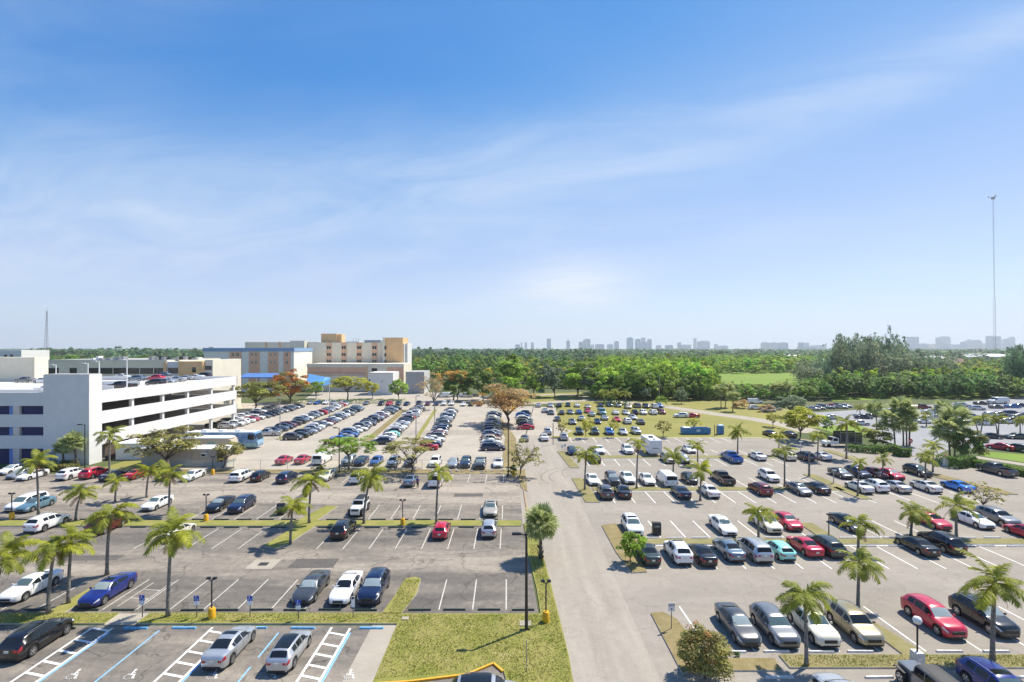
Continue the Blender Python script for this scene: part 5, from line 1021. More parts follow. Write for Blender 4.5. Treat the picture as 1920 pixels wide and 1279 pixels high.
PL = [
 (90, 1153, 102, 1030, 'slender palm with yellow-green crown, left one of the leaning pair by the lawn strip', 1.0, 13, .55, 2, 0),
 (128, 1133, 132, 1018, 'slender palm with yellow-green crown, right one of the leaning pair by the lawn strip', 1.0, 12, .5, 3, 0),
 (200.6, 1078, 208, 968, 'bushy palm with hanging tufts in front of the maroon SUV', 1.15, 16, .1, 2, .7),
 (315, 1158, 320, 1003, 'tall palm with drooping fronds over the cream car, nearest left', 1.12, 14, .05, 3, .3),
 (-14, 1150, 6, 1042, 'palm crown cut by the left picture edge', 1.1, 13, .2, 1, .2),
 (72, 967, 70, 868, 'thin tall palm with lopsided crown in front of the garage windows', 1.05, 11, .3, 2, .3),
 (142, 975, 152, 925, 'small bright palm behind the yellow-green pair at left', 1.0, 12, .5, 2, .2),
 (216, 940, 220, 902, 'small yellowish palm behind the bushy palm', .85, 11, .5, 1, 0),
 (205, 905, 207, 818, 'foxtail palm at the white garage corner', 1.3, 12, 0, 1, .2),
 (274.6, 933, 279, 886, 'yellow-green palm left of the one by the sea grape tree', .95, 12, .6, 2, 0),
 (317, 964, 318, 892, 'palm with hanging brown fronds in front of the sea grape tree', 1.05, 12, .1, 4, .2),
 (579.5, 982, 583, 902, 'shaggy palm, taller one on the grass island of the dark lot', 1.15, 14, .25, 4, .5),
 (544.5, 1019, 550, 948, 'shaggy palm, shorter one on the grass island of the dark lot', 1.0, 12, .35, 3, .5),
 (682, 983, 694, 895, 'palm leaning right over the white off-roader', 1.15, 14, .15, 4, .4),
 (818, 983, 822, 888, 'tall palm with yellow-tipped crown behind the red hatchback', 1.0, 12, .55, 1, .2),
 (1096.5, 919, 1099, 852, 'windswept palm on the first road island of the right lot', 1.05, 13, .1, 1, .6),
 (1193.7, 917, 1197, 832, 'thin palm with crown swept to the right, left of the camper', .95, 10, .4, 3, .5),
 (1313, 939, 1316, 884, 'yellowish palm in front of the black hatchback', 1.05, 14, .65, 1, .1),
 (1262, 896, 1264, 856, 'light green bushy palm beside the camper trailer', 1.0, 14, .4, 1, 0),
 (1308, 872, 1308, 835, 'pale feathery palm right of the camper trailer', .95, 11, .2, 1, .3),
 (1383, 850, 1384, 808, 'dark green palm behind the blue pickup truck', 1.2, 14, 0, 3, .3),
 (1460, 853, 1461, 821, 'bright small palm left of the cream SUV', .9, 12, .55, 0, 0),
 (1471, 913, 1472, 847, 'palm with sparse level crown right of the white SUV', 1.0, 12, .2, 1, .1),
 (1533, 864, 1534, 818, 'yellow palm beside the big yellow-green tree', .95, 13, .7, 0, 0),
 (1587, 860, 1588, 795, 'tall palm in front of the stake truck', 1.25, 13, .05, 1, .3),
 (1608, 931, 1614, 868, 'thin palm with a small yellow crown behind the white sedans', .7, 8, .6, 4, .4),
 (1655, 896, 1656, 863, 'small pale palm between the maroon and red cars', .75, 10, .2, 0, 0),
 (1735, 900, 1734, 856, 'bright feathery palm in front of the black SUV', 1.05, 14, .45, 1, .2),
 (1749, 885, 1750, 836, 'yellow-green palm above the bright feathery one', .95, 12, .6, 1, .1),
 (1708, 1005, 1711, 962, 'palm with crown hanging right, left of the red sedan', 1.1, 14, .15, 1, .5),
 (1793, 1008, 1794, 950, 'palm with spreading crown in front of the white sports car', 1.15, 12, .1, 0, .2),
 (1609, 1034, 1612, 985, 'small palm above the big one of the third grass strip', 1.0, 12, .15, 1, .2),
 (1608.7, 1142, 1613, 1060, 'big fresh green palm behind the gold car', 1.02, 14, .08, 0, .2),
 (1512, 1250, 1511, 1122, 'near palm with drooping crown in front of the cream SUV', .9, 14, .05, 2, .5),
 (1861, 1239, 1861, 1092, 'thick palm with long fronds at bottom right', 1.15, 15, .05, 1, .3),
 (1422, 1011, 1421, 962, 'yellow-green palm in front of the cream SUV of the third strip', 1.0, 13, .45, 0, .2),
 (1612.7, 778, 1612, 764, 'very small palm in front of the far angled cars', 1.1, 10, .1, 0, 0),
 (1834, 818, 1829, 789, 'slim palm, left one of the small palms of the far right lot', 1.05, 11, .2, 0, 0),
 (1839, 820, 1843, 786, 'slim palm, second of the small palms of the far right lot', 1.05, 11, .2, 0, 0),
 (1870, 815, 1865, 787, 'slim palm, left twin before the silver cars of the far right lot', 1.05, 11, .1, 0, 0),
 (1872, 816, 1873, 786, 'slim palm, right twin before the silver cars of the far right lot', 1.05, 11, .1, 0, 0),
 (1913, 813, 1912, 789, 'slim palm at the right picture edge of the far right lot', 1.05, 11, .1, 0, 0),
 (1737, 800, 1736, 778, 'bright little palm between the two fan palm clumps', 1.1, 11, .4, 0, 0),
 (1132, 755, 1132, 737, 'date palm, left of three by the service road', 1.5, 14, .1, 0, .2),
 (1152, 757, 1152, 737, 'date palm, middle of three by the service road', 1.5, 14, .1, 0, .2),
 (1173, 758, 1172, 738, 'date palm, right of three by the service road', 1.5, 14, .1, 0, .2)]
for a in PL: palm(*a[:4], a[4], a[5] * .97, a[6] + 2, min(.7, a[7] + .12), a[8] + 1, hang=a[9] + .15)
fanpalm(1013.5, 1049, 1015, 982, 'cabbage palm with dense fan crown beside the central road', 1.22, 52, 'cabbage palms', True)
fanpalm(143, 878, 137, 828, 'cabbage palm left of the lamp post at the garage corner', 1.3, 38, 'cabbage palms', True)
fanpalm(119, 876, 117, 840, 'short cabbage palm below the taller one at the garage corner', 1.0, 28, 'cabbage palms', True)
for q in [(1644, 806, 1640, 766, 'fan palm standing alone left of the fan palm clump', 1.5), (1678, 838, 1673, 789, 'broad fan palm, front left of the clump by the dark hedge block', 1.9), (1694, 836, 1689, 764, 'tallest fan palm of the clump by the dark hedge block', 1.7),
          (1700, 838, 1699, 778, 'fan palm, right of the clump by the dark hedge block', 1.6), (1705, 836, 1706, 800, 'short brownish fan palm under the clump by the dark hedge block', 1.1), (1781, 862, 1776, 806, 'broad fan palm at the left of the dark clump by the long hedge', 2.0),
          (1790, 860, 1792, 783, 'tall fan palm in the dark clump by the long hedge', 1.8), (1769, 800, 1768, 766, 'fan palm behind the grey pole in the far right lot', 1.7),
          (1352, 766, 1351, 732, 'fan palm, left of the group at the woodland edge', 1.7), (1360, 764, 1364, 728, 'tallest fan palm of the group at the woodland edge', 1.8), (1374, 772, 1375, 744, 'round fan palm in front of the group at the woodland edge', 1.6), (1457, 757, 1457, 728, 'fan palm pair, left one at the woodland edge', 1.9), (1466, 757, 1472, 727, 'fan palm pair, right one at the woodland edge', 1.9)]:
    fanpalm(*q[:5], q[5], 30)
# ------------------------------------------------------------------ broadleaf trees
def crownquads(seed, n, clumps, leaf, flat=1.0, hollow=.55, base=None, asym=.25):
    """leaf quads in a unit crown (radius 1, z 0..flat*2): clumps spread over an uneven ellipsoid"""
    rs = np.random.RandomState(seed); Cc = []
    for i in range(clumps):
        z = 1 - 1.75 * (i + .5) / clumps; a = i * 2.399963 + rs.uniform(-.4, .4); r = math.sqrt(max(0, 1 - z * z)); k = rs.uniform(hollow, 1.0) * (1 + asym * math.sin(a * 2 + seed))
        Cc.append((r * math.cos(a) * k, r * math.sin(a) * k, z * k * flat, rs.uniform(.18, .36), rs.uniform(.62, 1.38)))
    Cc = np.array(Cc); w_ = Cc[:, 3] ** 2; ci = rs.choice(clumps, n, p=w_ / w_.sum()); c = Cc[ci]
    d = rs.normal(size=(n, 3)); d /= np.linalg.norm(d, axis=1)[:, None]; d[:, 2] = np.where(d[:, 2] < -.35, -d[:, 2], d[:, 2]); pos = c[:, :3] + d * (c[:, 3] * rs.uniform(.55, 1.08, n))[:, None] * np.array([1, 1, .8])
    nrm = d * .75 + np.array([0, 0, .55]) + rs.normal(size=(n, 3)) * .4; nrm /= np.linalg.norm(nrm, axis=1)[:, None]; t = np.cross(nrm, rs.normal(size=(n, 3))); t /= np.linalg.norm(t, axis=1)[:, None]; b = np.cross(nrm, t)
    s = leaf * rs.uniform(.6, 1.35, n)[:, None]
    Q = np.stack([pos - t * s, pos - b * s * .62, pos + t * s, pos + b * s * .62], 1)
    tn = (c[:, 4] * rs.uniform(.72, 1.28, n))[:, None] * (1 + rs.normal(size=(n, 3)) * np.array([.10, .03, .10])); return Q, np.clip(tn, .2, 2)
def qmesh(name, Q, T, mt): return trimesh(name, Q.reshape(-1, 3), np.repeat(T, 4, 0), mt, 4)
def branchmb(seed, rad, h0, h1, n=9, bare=False):
    rs = random.Random(seed); m = MB(); m.tube([(0, 0, 0), (.05, .03, h0 * .5), (0, 0, h0)], [rad * 1.35, rad, rad * .9], 8)
    for i in range(n):
        a = i * 2.4 + rs.uniform(-.4, .4); l = rs.uniform(.5, .92); e = (math.cos(a) * l, math.sin(a) * l, h0 + (h1 - h0) * rs.uniform(.35, .95)); mid = (e[0] * .45, e[1] * .45, h0 + (e[2] - h0) * .55)
        m.tube([(0, 0, h0 * .93), mid, e], [rad * .55, rad * .34, rad * .1], 5)
        if bare:
            for j in range(9):
                f = Vector(mid).lerp(Vector(e), rs.uniform(.1, 1)); b = f + Vector((rs.uniform(-.35, .35), rs.uniform(-.35, .35), rs.uniform(.0, .32))); m.tube([f, f.lerp(b, .5) + Vector((0, 0, .03)), b], [rad * .16, rad * .11, rad * .04], 4)
    return m
LM = {n: leafmat('leaf_' + n.replace(' ', '_'), c, t) for n, c, t in [('bright green', (.32, .47, .06), .58), ('mid green', (.225, .34, .065), .58), ('dark green', (.165, .265, .065), .52), ('olive', (.33, .34, .085), .5), ('yellow green', (.43, .43, .045), .5),
     ('orange', (.56, .25, .06), .45), ('tan', (.54, .37, .16), .4), ('grey green', (.24, .31, .18), .5), ('blue green', (.155, .25, .13), .45), ('seagrape', (.32, .30, .085), .45), ('gold', (.55, .33, .065), .4)]}
CRM = {}
def crown(seed, n, cl, leaf, flat, hollow):
    k = (seed, n, cl, leaf, flat, hollow)
    if k not in CRM: Q, T = crownquads(seed, n, cl, leaf, flat, hollow); CRM[k] = qmesh('crown', Q, T, LM['mid green'])
    return CRM[k]
def tree(base, box, col, label, n=2600, cl=26, leaf=.085, hollow=.5, group=None, name='broadleaf_tree', seed=1, bare=False, cat='tree', col2=None, dd=None):
    """base photo point; box = crown (x0, y0, x1, y1) in the photograph"""
    x, d = G(*base); x0, y0, x1, y1 = box; rw = (x1 - x0) / 2 / F * d; zt, zb = ZA(y0, d), max(ZA(y1, d), .3); xc = XA((x0 + x1) / 2, d); hz = (zt - zb) / 2
    t = thing(name, label, cat, (x, d, 0), 0, group)
    c = link('crown', crown(seed, n, cl, leaf, 1.0, hollow), t, (xc - x, 0, (zt + zb) / 2)); c.scale = (rw * .98, rw * .98, hz * .98); c.rotation_euler = (0, 0, seed * 1.7); slot(c, 0, LM[col])
    if col2:
        c2 = link('crown', crown(seed + 50, int(n * .4), max(6, cl // 2), leaf, 1.0, hollow), t, (xc - x, 0, (zt + zb) / 2)); c2.scale = (rw * .95, rw * .95, hz * .95); slot(c2, 0, LM[col2])
    b = branchmb(seed, .045, max(.12, zb / zt + .06) if not bare else .24, .9, 9, bare); tr = build('trunk', b, M_bark, t, True); tr.scale = (rw * .85, rw * .85, zt); 
    me = tr.data
    for v in me.vertices:                                       # lean the limbs to the crown's centre
        f = max(0, v.co.z) ; v.co.x += f * (xc - x) / max(.1, rw * .85) * .9
    return t
TR = [
 ((477.5, 769), (443, 711, 526, 757), 'olive', 'round olive-green tree beside the garage end', dict(n=3400, leaf=.06, seed=2)),
 ((544, 755), (508, 697, 577, 750), 'orange', 'red-orange flowering tree in front of the blue awning', dict(n=3400, leaf=.06, seed=3, col2='olive')),
 ((592, 748), (576, 714, 608, 741), 'bright green', 'small round green tree right of the orange one', dict(n=1500, leaf=.09, seed=4)),
 ((651, 751), (620, 703, 683, 735), 'yellow green', 'spreading yellow-green tree before the clinic wall', dict(n=2000, leaf=.075, seed=5)),
 ((698, 748), (681, 717, 715, 739), 'yellow green', 'small yellow-green tree by the white annex', dict(n=1300, leaf=.09, seed=6)),
 ((747, 750), (729, 711, 765, 744), 'bright green', 'bright green tree in front of the white annex', dict(n=1900, leaf=.085, seed=7)),
 ((815, 768), (784, 704, 833, 744), 'tan', 'bare tan tree at the back of the sandy lot', dict(n=900, leaf=.06, seed=8, bare=True)),
 ((952, 797), (882, 719, 1008, 784), 'tan', 'wide half-bare tan and orange tree between the car columns', dict(n=4200, leaf=.036, seed=9, bare=True, col2='gold', hollow=.35)),
 ((850, 752), (824, 690, 878, 728), 'gold', 'golden tree behind the tan one at the yard', dict(n=2200, leaf=.07, seed=10)),
 ((857, 752), (828, 702, 886, 744), 'mid green', 'grey-green tree in front of the golden tree', dict(n=4200, leaf=.07, seed=11)),
 ((905, 752), (874, 690, 942, 747), 'mid green', 'tall green tree left of the tan and orange one', dict(n=5000, leaf=.065, seed=12)),
 ((960, 752), (940, 706, 982, 738), 'bright green', 'bright green tree behind the tan and orange one', dict(n=1700, leaf=.08, seed=13)),
 ((950, 744), (926, 672, 992, 722), 'bright green', 'taller green tree behind the bright one in the yard', dict(n=4600, leaf=.07, seed=14)),
 ((1040, 745), (1008, 682, 1058, 740), 'grey green', 'dark grey-green oak by the oval drive', dict(n=5600, leaf=.058, seed=15)),
 ((1081, 744), (1050, 678, 1136, 735), 'bright green', 'wide spreading oak by the oval drive', dict(n=6500, leaf=.052, seed=16, hollow=.6, col2='grey green')),
 ((1000, 742), (985, 700, 1020, 738), 'bright green', 'light green tree left of the grey-green oak', dict(n=3200, leaf=.075, seed=17)),
 ((653, 882), (606, 818, 700, 856), 'bright green', 'flat-topped bright green tree behind the black lamp post', dict(n=2600, leaf=.06, seed=18, hollow=.6)),
 ((772, 886), (712, 822, 816, 856), 'seagrape', 'spreading olive tree with bare limbs in front of the car columns', dict(n=2400, leaf=.05, seed=19, hollow=.65, bare=True)),
 ((973, 895), (956, 832, 1019, 884), 'seagrape', 'thin mottled tree beside the black lamp post by the road', dict(n=1300, leaf=.06, seed=20, bare=True)),
 ((312, 878), (250, 804, 372, 862), 'seagrape', 'sea grape tree with brownish leaves by the site trailer', dict(n=2600, leaf=.055, seed=21, bare=True)),
 ((418, 878), (401, 828, 460, 863), 'seagrape', 'dense olive tree at the end of the site trailer', dict(n=2600, leaf=.065, seed=22)),
 ((1181, 1057), (1158, 997, 1210, 1052), 'bright green', 'small bright green tree on the third road island', dict(n=1900, leaf=.085, seed=23)),
 ((1243, 820), (1226, 788, 1261, 814), 'seagrape', 'young tree above the camper trailer on the lawn', dict(n=380, leaf=.13, seed=24)),
 ((1301, 808), (1288, 782, 1315, 803), 'yellow green', 'young sparse tree left of the blue dumpster', dict(n=300, leaf=.14, seed=25)),
 ((1097, 822), (1087, 784, 1114, 812), 'yellow green', 'young sparse tree among the near lawn cars, left one', dict(n=340, leaf=.14, seed=26)),
 ((1150, 820), (1141, 786, 1161, 808), 'yellow green', 'young sparse tree among the near lawn cars, right one', dict(n=300, leaf=.14, seed=27)),
 ((1053, 820), (1044, 788, 1063, 814), 'seagrape', 'small bushy tree above the light grey car by the road', dict(n=340, leaf=.14, seed=28)),
 ((1499, 827), (1470, 764, 1541, 812), 'yellow green', 'big yellow-green round tree by the right lot edge', dict(n=2800, leaf=.075, seed=29)),
 ((1449, 801), (1434, 774, 1465, 795), 'yellow green', 'small light tree left of the big yellow-green tree', dict(n=700, leaf=.10, seed=30)),
 ((1550, 812), (1540, 780, 1560, 806), 'mid green', 'small dark tree right of the big yellow-green tree', dict(n=900, leaf=.12, seed=31)),
 ((1484, 782), (1453, 740, 1514, 776), 'grey green', 'grey-green fluffy tree behind the big yellow-green tree', dict(n=3000, leaf=.06, seed=32)),
 ((1252, 762), (1229, 741, 1250, 758), 'bright green', 'small bright tree by the service road pole', dict(n=700, leaf=.12, seed=33)),
 ((1278, 757), (1266, 728, 1291, 754), 'grey green', 'pale young tree by the service road', dict(n=700, leaf=.12, seed=34)),
 ((1208, 752), (1200, 725, 1221, 748), 'grey green', 'pale young tree right of the date palms', dict(n=700, leaf=.12, seed=35)),
 ((1805, 866), (1783, 795, 1838, 864), 'dark green', 'dense dark tree in the clump by the long hedge', dict(n=3600, leaf=.07, seed=36, col2='seagrape')),
 ((1640, 838), (1618, 800, 1672, 836), 'olive', 'rounded shrubby tree between the stake truck and the fan palms', dict(n=2400, leaf=.08, seed=37)),
 ((1842, 957), (1824, 908, 1873, 946), 'seagrape', 'straggly young tree with few leaf tufts at right', dict(n=300, leaf=.12, seed=38, bare=True, hollow=.75)),
 ((424, 712), (406, 660, 430, 700), 'bright green', 'tall narrow green tree between garage and hospital', dict(n=1700, leaf=.1, seed=39)),
]
for b, bx, c, lab, kw in TR: tree(b, bx, c, lab, group='trees around the lots', **kw)
# the big round shrub at the bottom, with large leaves
x, d = G(1322, 1272); t = thing('round_shrub', 'big round shrub with olive and orange leaves at the bottom edge', 'shrub', (x, d, 0))
Q, T = crownquads(91, 7500, 60, .052, 1.0, .72, asym=.1); Q2, T2 = crownquads(92, 1300, 26, .050, 1.0, .8)
c = link('foliage', qmesh('foliage', Q, T, LM['seagrape']), t, (0, 0, 1.55)); c.scale = (1.5, 1.5, 1.5)
c = link('foliage', qmesh('foliage', Q2, T2 * np.array([[1.05, .85, .7]]), LM['tan']), t, (-.1, .1, 1.85)); c.scale = (1.1, 1.1, 1.25)
build('trunk', branchmb(5, .05, .25, .9, 12), M_bark, t, True).scale = (1.5, 1.5, 2.6)
# shrubs and hedges
def shrub(px, py, wpx, hpx, col, label, n=700, seed=1, cat='shrub', group=None):
    x, d = G(px, py); rw = wpx / 2 / F * d; hh = hpx / F * d
    o = link('shrub', crown(200 + seed % 4, 900, 14, .13, 1.0, .6), None, (x, d + rw * .4, hh * .42)); o.scale = (rw, rw * .8, hh * .55); slot(o, 0, LM[col]); return tag(o, label, cat, group)
shrub(597, 890, 26, 17, 'yellow green', 'low yellowish shrub beside the white van by the fence', seed=1)
for i, q in enumerate([(1391, 766, 34, 17, 'tan'), (1440, 773, 32, 15, 'tan')]): shrub(*q, ['umbrella shaped bare shrub, left one before the white vans', 'umbrella shaped bare shrub, right one before the white vans'][i], seed=i)
shrub(103, 879, 40, 14, 'olive', 'low hedge shrub below the garage windows', seed=3); shrub(127, 879, 34, 15, 'seagrape', 'mottled shrub at the foot of the cabbage palms', seed=2)
shrub(1383, 1235, 14, 12, 'dark green', 'tiny dark shrub in the sandy bed beside the round shrub', seed=2)
shrub(960, 893, 20, 22, 'dark green', 'dark shrub at the foot of the black lamp post by the road', seed=1)
for i, (px, py) in enumerate([(1134, 762), (1146, 763), (1160, 764), (1174, 765)]): shrub(px, py, 13, 13, 'dark green', f'{ORD[i]} clipped dark bush from the left below the date palms', seed=i, group='clipped bushes below the date palms')
def hedge(pts, w_, h_, col, label, n, seed):
    q = [G(*p) for p in pts]; rs = np.random.RandomState(seed); V = []; T = []; x0, y0 = q[0]
    ln = [0]
    for a, b in zip(q, q[1:]): ln.append(ln[-1] + math.dist(a, b))
    k = n; s = rs.uniform(0, ln[-1], k); px_ = np.interp(s, ln, [a[0] for a in q]); py_ = np.interp(s, ln, [a[1] for a in q]); sd = rs.randint(0, 3, k)
    u = rs.uniform(-1, 1, k); z = rs.uniform(0, 1, k); tx = (q[-1][0] - q[0][0]) / ln[-1]; ty = (q[-1][1] - q[0][1]) / ln[-1]
    off = np.where(sd == 0, u, np.where(sd == 1, 1, -1)) * w_ / 2 * (1 + .12 * np.sin(s * 2.1)); zz_ = np.where(sd == 0, 1, z) * h_ * (1 + .1 * np.sin(s * 1.3 + 1)); pos = np.c_[px_ - ty * off - x0, py_ + tx * off - y0, zz_] + rs.normal(size=(k, 3)) * .07
    nr = rs.normal(size=(k, 3)) + np.array([0, -.4, .9]); nr /= np.linalg.norm(nr, axis=1)[:, None]; t = np.cross(nr, rs.normal(size=(k, 3))); t /= np.linalg.norm(t, axis=1)[:, None]; b = np.cross(nr, t); e = .16 * rs.uniform(.6, 1.3, k)[:, None]
    Q = np.stack([pos - t * e, pos - b * e * .7, pos + t * e, pos + b * e * .7], 1); T = rs.uniform(.6, 1.4, (k, 1)) * np.ones((1, 3))
    tag(link('hedge', qmesh('hedge', Q, T, LM[col]), None, (x0, y0, 0)), label, 'hedge')
hedge([(1588, 846), (1640, 850), (1676, 846)], 1.6, 1.3, 'dark green', 'low hedge behind the stake truck along the lot edge', 2600, 1)
hedge([(1676, 852), (1690, 856), (1708, 856)], 2.2, 1.6, 'dark green', 'dark clipped hedge block below the fan palm clump', 1800, 2)
hedge([(1766, 875), (1790, 877), (1818, 872)], 2.2, 1.7, 'dark green', 'dark clipped hedge block below the dark tree clump', 2200, 3)
hedge([(1818, 874), (1860, 881), (1900, 889), (1960, 901)], 1.3, 1.15, 'mid green', 'long low hedge running to the right picture edge', 4200, 4)
hedge([(520, 757), (640, 757), (760, 756)], 1.6, 1.5, 'dark green', 'dark hedge in front of the hospital service yard', 3600, 5)
hedge([(1540, 822), (1560, 823), (1585, 824)], 1.4, 1.2, 'mid green', 'short hedge between the yellow-green tree and the stake truck', 1000, 6)
hedge([(60, 882), (100, 884), (143, 882)], 1.0, 1.0, 'seagrape', 'mottled hedge along the foot of the garage', 1500, 7)
# ------------------------------------------------------------------ woodland: masses nobody could count
def wood(name, col, zones, n, leaf, clumps, seed, hollow=.55, conifer=False, tint=.16):
    rs = np.random.RandomState(seed); tmpl = []
    for i in range(6):
        if conifer:
            Q, T = crownquads(seed * 10 + i, n, clumps, leaf, 1.0, .5, asym=.35); z = (Q[..., 2] + 1) / 2; f = np.clip(1.35 - z * .5, .5, 1)[..., None]; Q = np.concatenate([Q[..., :2] * f, Q[..., 2:]], -1)
        else: Q, T = crownquads(seed * 10 + i, n, clumps, leaf, 1.0, hollow)
        tmpl.append((Q, T))
    QA, TA = [], []
    for (px0, px1, d0, d1, h0, h1, r0, r1, sp) in zones:
        d = d0
        while d < d1:
            x = XA(px0, d) + rs.uniform(0, sp)
            while x < XA(px1, d):
                h = rs.uniform(h0, h1); r = rs.uniform(r0, r1); Q, T = tmpl[rs.randint(6)]; a = rs.uniform(0, 6.28); ca, sa = math.cos(a), math.sin(a); M = np.array([[ca, -sa, 0], [sa, ca, 0], [0, 0, 1]])
                hz = h * .5 if not conifer else h * .5; q = (Q * np.array([r, r, hz])) @ M.T + np.array([x + rs.uniform(-1, 1) * sp * .3, d + rs.uniform(-1, 1) * sp * .3, h - hz * .97]); QA.append(q.astype(np.float32)); TA.append(T * rs.uniform(1 - tint, 1 + tint) * (1 + rs.normal(size=3) * np.array([.10, .02, .05]))); x += sp * rs.uniform(.75, 1.25)
            d += sp * .85
    return stuff(link(name, qmesh(name, np.concatenate(QA), np.concatenate(TA), LM[col]), None))
wood('woodland', 'bright green', [(1128, 1318, 212, 330, 10.5, 16, 4.6, 7.2, 9.5), (1300, 1345, 205, 260, 8, 11.5, 3.6, 5.5, 8)], 1800, .082, 34, 21, .72, tint=.28)
wood('mixed_woodland', 'mid green', [(1128, 1330, 207, 330, 8, 14, 4, 6, 15)], 2000, .078, 30, 33, .72, tint=.3)
wood('woodland_edge', 'mid green', [(1335, 1500, 204, 222, 4.2, 6.6, 2.8, 4.4, 6), (1500, 1570, 204, 226, 5.5, 8.5, 3, 4.6, 6.5), (1120, 1340, 204, 211, 6, 10.5, 3.2, 5, 8)], 1300, .10, 24, 22, .65, tint=.3)
wood('dark_woodland_edge', 'dark green', [(1545, 1945, 212, 250, 6, 10.5, 3.4, 5.4, 7.5)], 1000, .112, 24, 23, .65, tint=.35)
wood('light_woodland', 'bright green', [(1560, 1900, 226, 300, 6.5, 11, 3, 5, 13), (1330, 1560, 420, 640, 7, 13, 5, 8, 15)], 520, .15, 20, 24, .65)
wood('feathery_trees', 'grey green', [(1560, 1706, 275, 330, 18, 28, 3.8, 6, 8.5), (1690, 1785, 275, 330, 12, 19, 3.6, 5.5, 10), (1500, 1575, 285, 350, 9, 16, 3.6, 5.5, 9)], 1200, .08, 44, 25, .6, True)
wood('dark_feathery_trees', 'blue green', [(1575, 1700, 300, 345, 24, 30, 3.6, 5.5, 14), (1898, 1960, 240, 262, 17, 22, 4, 5.5, 6)], 1900, .066, 44, 26, .6, True)
wood('park_trees', 'mid green', [(935, 1140, 262, 470, 7, 13, 4.2, 7.5, 15), (762, 960, 330, 560, 7, 14, 4.5, 7.5, 18), (1700, 1930, 300, 620, 5, 10, 3.6, 5.2, 15)], 430, .15, 20, 27, .65, tint=.3)
wood('light_park_trees', 'yellow green', [(935, 1140, 275, 470, 7, 11, 4, 6.5, 34), (762, 960, 340, 560, 7, 11, 4, 6.5, 38), (1560, 1900, 245, 420, 6, 9, 3, 5, 26)], 600, .13, 20, 34, .65, tint=.25)
wood('dark_park_trees', 'dark green', [(935, 1140, 285, 480, 9, 14, 4, 6.5, 28), (762, 960, 330, 580, 10, 16, 4, 6.5, 28)], 600, .13, 20, 35, .65, tint=.25)
wood('left_trees', 'mid green', [(-60, 400, 250, 560, 8, 14.5, 4.2, 7, 15)], 270, .18, 18, 28, .65, tint=.3)
wood('left_light_trees', 'olive', [(-60, 400, 235, 420, 8, 12.5, 4.2, 6, 19), (1750, 1900, 300, 600, 5, 8, 3, 5, 26)], 400, .15, 18, 29, .6)
wood('tall_far_trees', 'blue green', [(755, 1120, 560, 760, 12, 19.5, 6, 10, 21), (60, 420, 520, 760, 13, 20, 6, 10, 21)], 240, .17, 18, 30, .65, tint=.3)
wood('middle_trees', 'mid green', [(1120, 1560, 560, 900, 7, 13, 6, 10, 27), (755, 1120, 570, 800, 8, 13, 6, 10, 36)], 260, .17, 16, 36, .65, tint=.3)
wood('treeline', 'blue green', [(-80, 2000, 800, 1500, 8, 17, 10, 17, 41)], 62, .31, 10, 31, .6, tint=.3)
wood('horizon_trees', 'blue green', [(-60, 1980, 1500, 3600, 8, 16, 16, 30, 85)], 27, .46, 7, 32, .6, tint=.3)
# ------------------------------------------------------------------ street furniture and other vehicles
W_dgreen = mat('dark_green_paint', (.012, .032, .024), .6, var=.3, scale=6); W_pblue = mat('blue_block_paint', (.16, .42, .66), .7, var=.2, scale=4); W_cblock = mat('white_block_paint', (.66, .64, .60), .8, var=.15, scale=4)
sm = MB(); sm.add([(-.92, -.09, 0), (.92, -.09, 0), (.92, .09, 0), (-.92, .09, 0), (-.9, -.055, .13), (.9, -.055, .13), (.9, .055, .13), (-.9, .055, .13)], [(3, 2, 1, 0), (4, 5, 6, 7), (0, 1, 5, 4), (1, 2, 6, 5), (2, 3, 7, 6), (3, 0, 4, 7)])
STOP = {k: sm.mesh('wheel_stop', v) for k, v in (('dark green', W_dgreen), ('blue', W_pblue), ('white', W_cblock))}
def stops(col, xs, y, where, rev=False):
    n = len(xs)
    for i, x in enumerate(xs):
        o = link('wheel_stop', STOP[col], None, (x, y + rnd.uniform(-.04, .04), .0), rnd.uniform(-.02, .02)); tag(o, f'{col} wheel stop, {ordn(i)} from left {where}', 'wheel stop', f'{col} wheel stops {where}')
bx = [XA(p, 40.58) for p in (66, 164, 231, 293, 361, 426, 490, 553, 618, 686, 787, 852, 917, 981)]
stops('dark green', bx, 40.58, 'in the near row of the dark lot')
stops('blue', [-28.8, -25.1, -19.7, -16.0, -10.75], 37.95, 'in the striped bays')
stops('dark green', [-34.3], 37.9, 'beside the black SUV of the striped bays')
stops('dark green', [-2.68 - 2.8 * k for k in range(22) if not -27.5 < -2.68 - 2.8 * k < -23.4], 61.95, 'above the middle grass strip')
stops('dark green', [-2.68 - 2.8 * k for k in range(20) if not -27.5 < -2.68 - 2.8 * k < -23.4], 59.25, 'below the middle grass strip')
stops('white', [15.6 + 2.78 * k for k in range(13) if not 34 < 15.6 + 2.78 * k < 37.2], 55.95, 'above the third grass strip')
stops('white', [40.0 + 2.85 * k for k in range(6)], 56.0, 'at the third strip right end')
stops('white', [38.5 + 3.2 * k for k in range(6)], 53.7, 'below the third grass strip')
stops('white', [15.6, 18.7, 21.8, 24.6, 30.9, 34.2, 37.6], 35.0, 'in the nearest right row')
stops('white', [17.4, 23.9, 27.6, 32.9], 32.3, 'along the bottom edge at right')
yb = mat('cream_block', (.72, .60, .30), .8); STOP['cream'] = sm.mesh('wheel_stop', yb)
stops('cream', [-8.9, -6.4, -3.7, -1.0, -22.5, -13.5], 84.35, 'along the back of the dark lot')
stops('white', [-4.6], 101.5, 'in front of the dark blue van column')
W_ylamp = mat('yellow_lamp_base', (.76, .40, .012), .55, var=.1, scale=3)
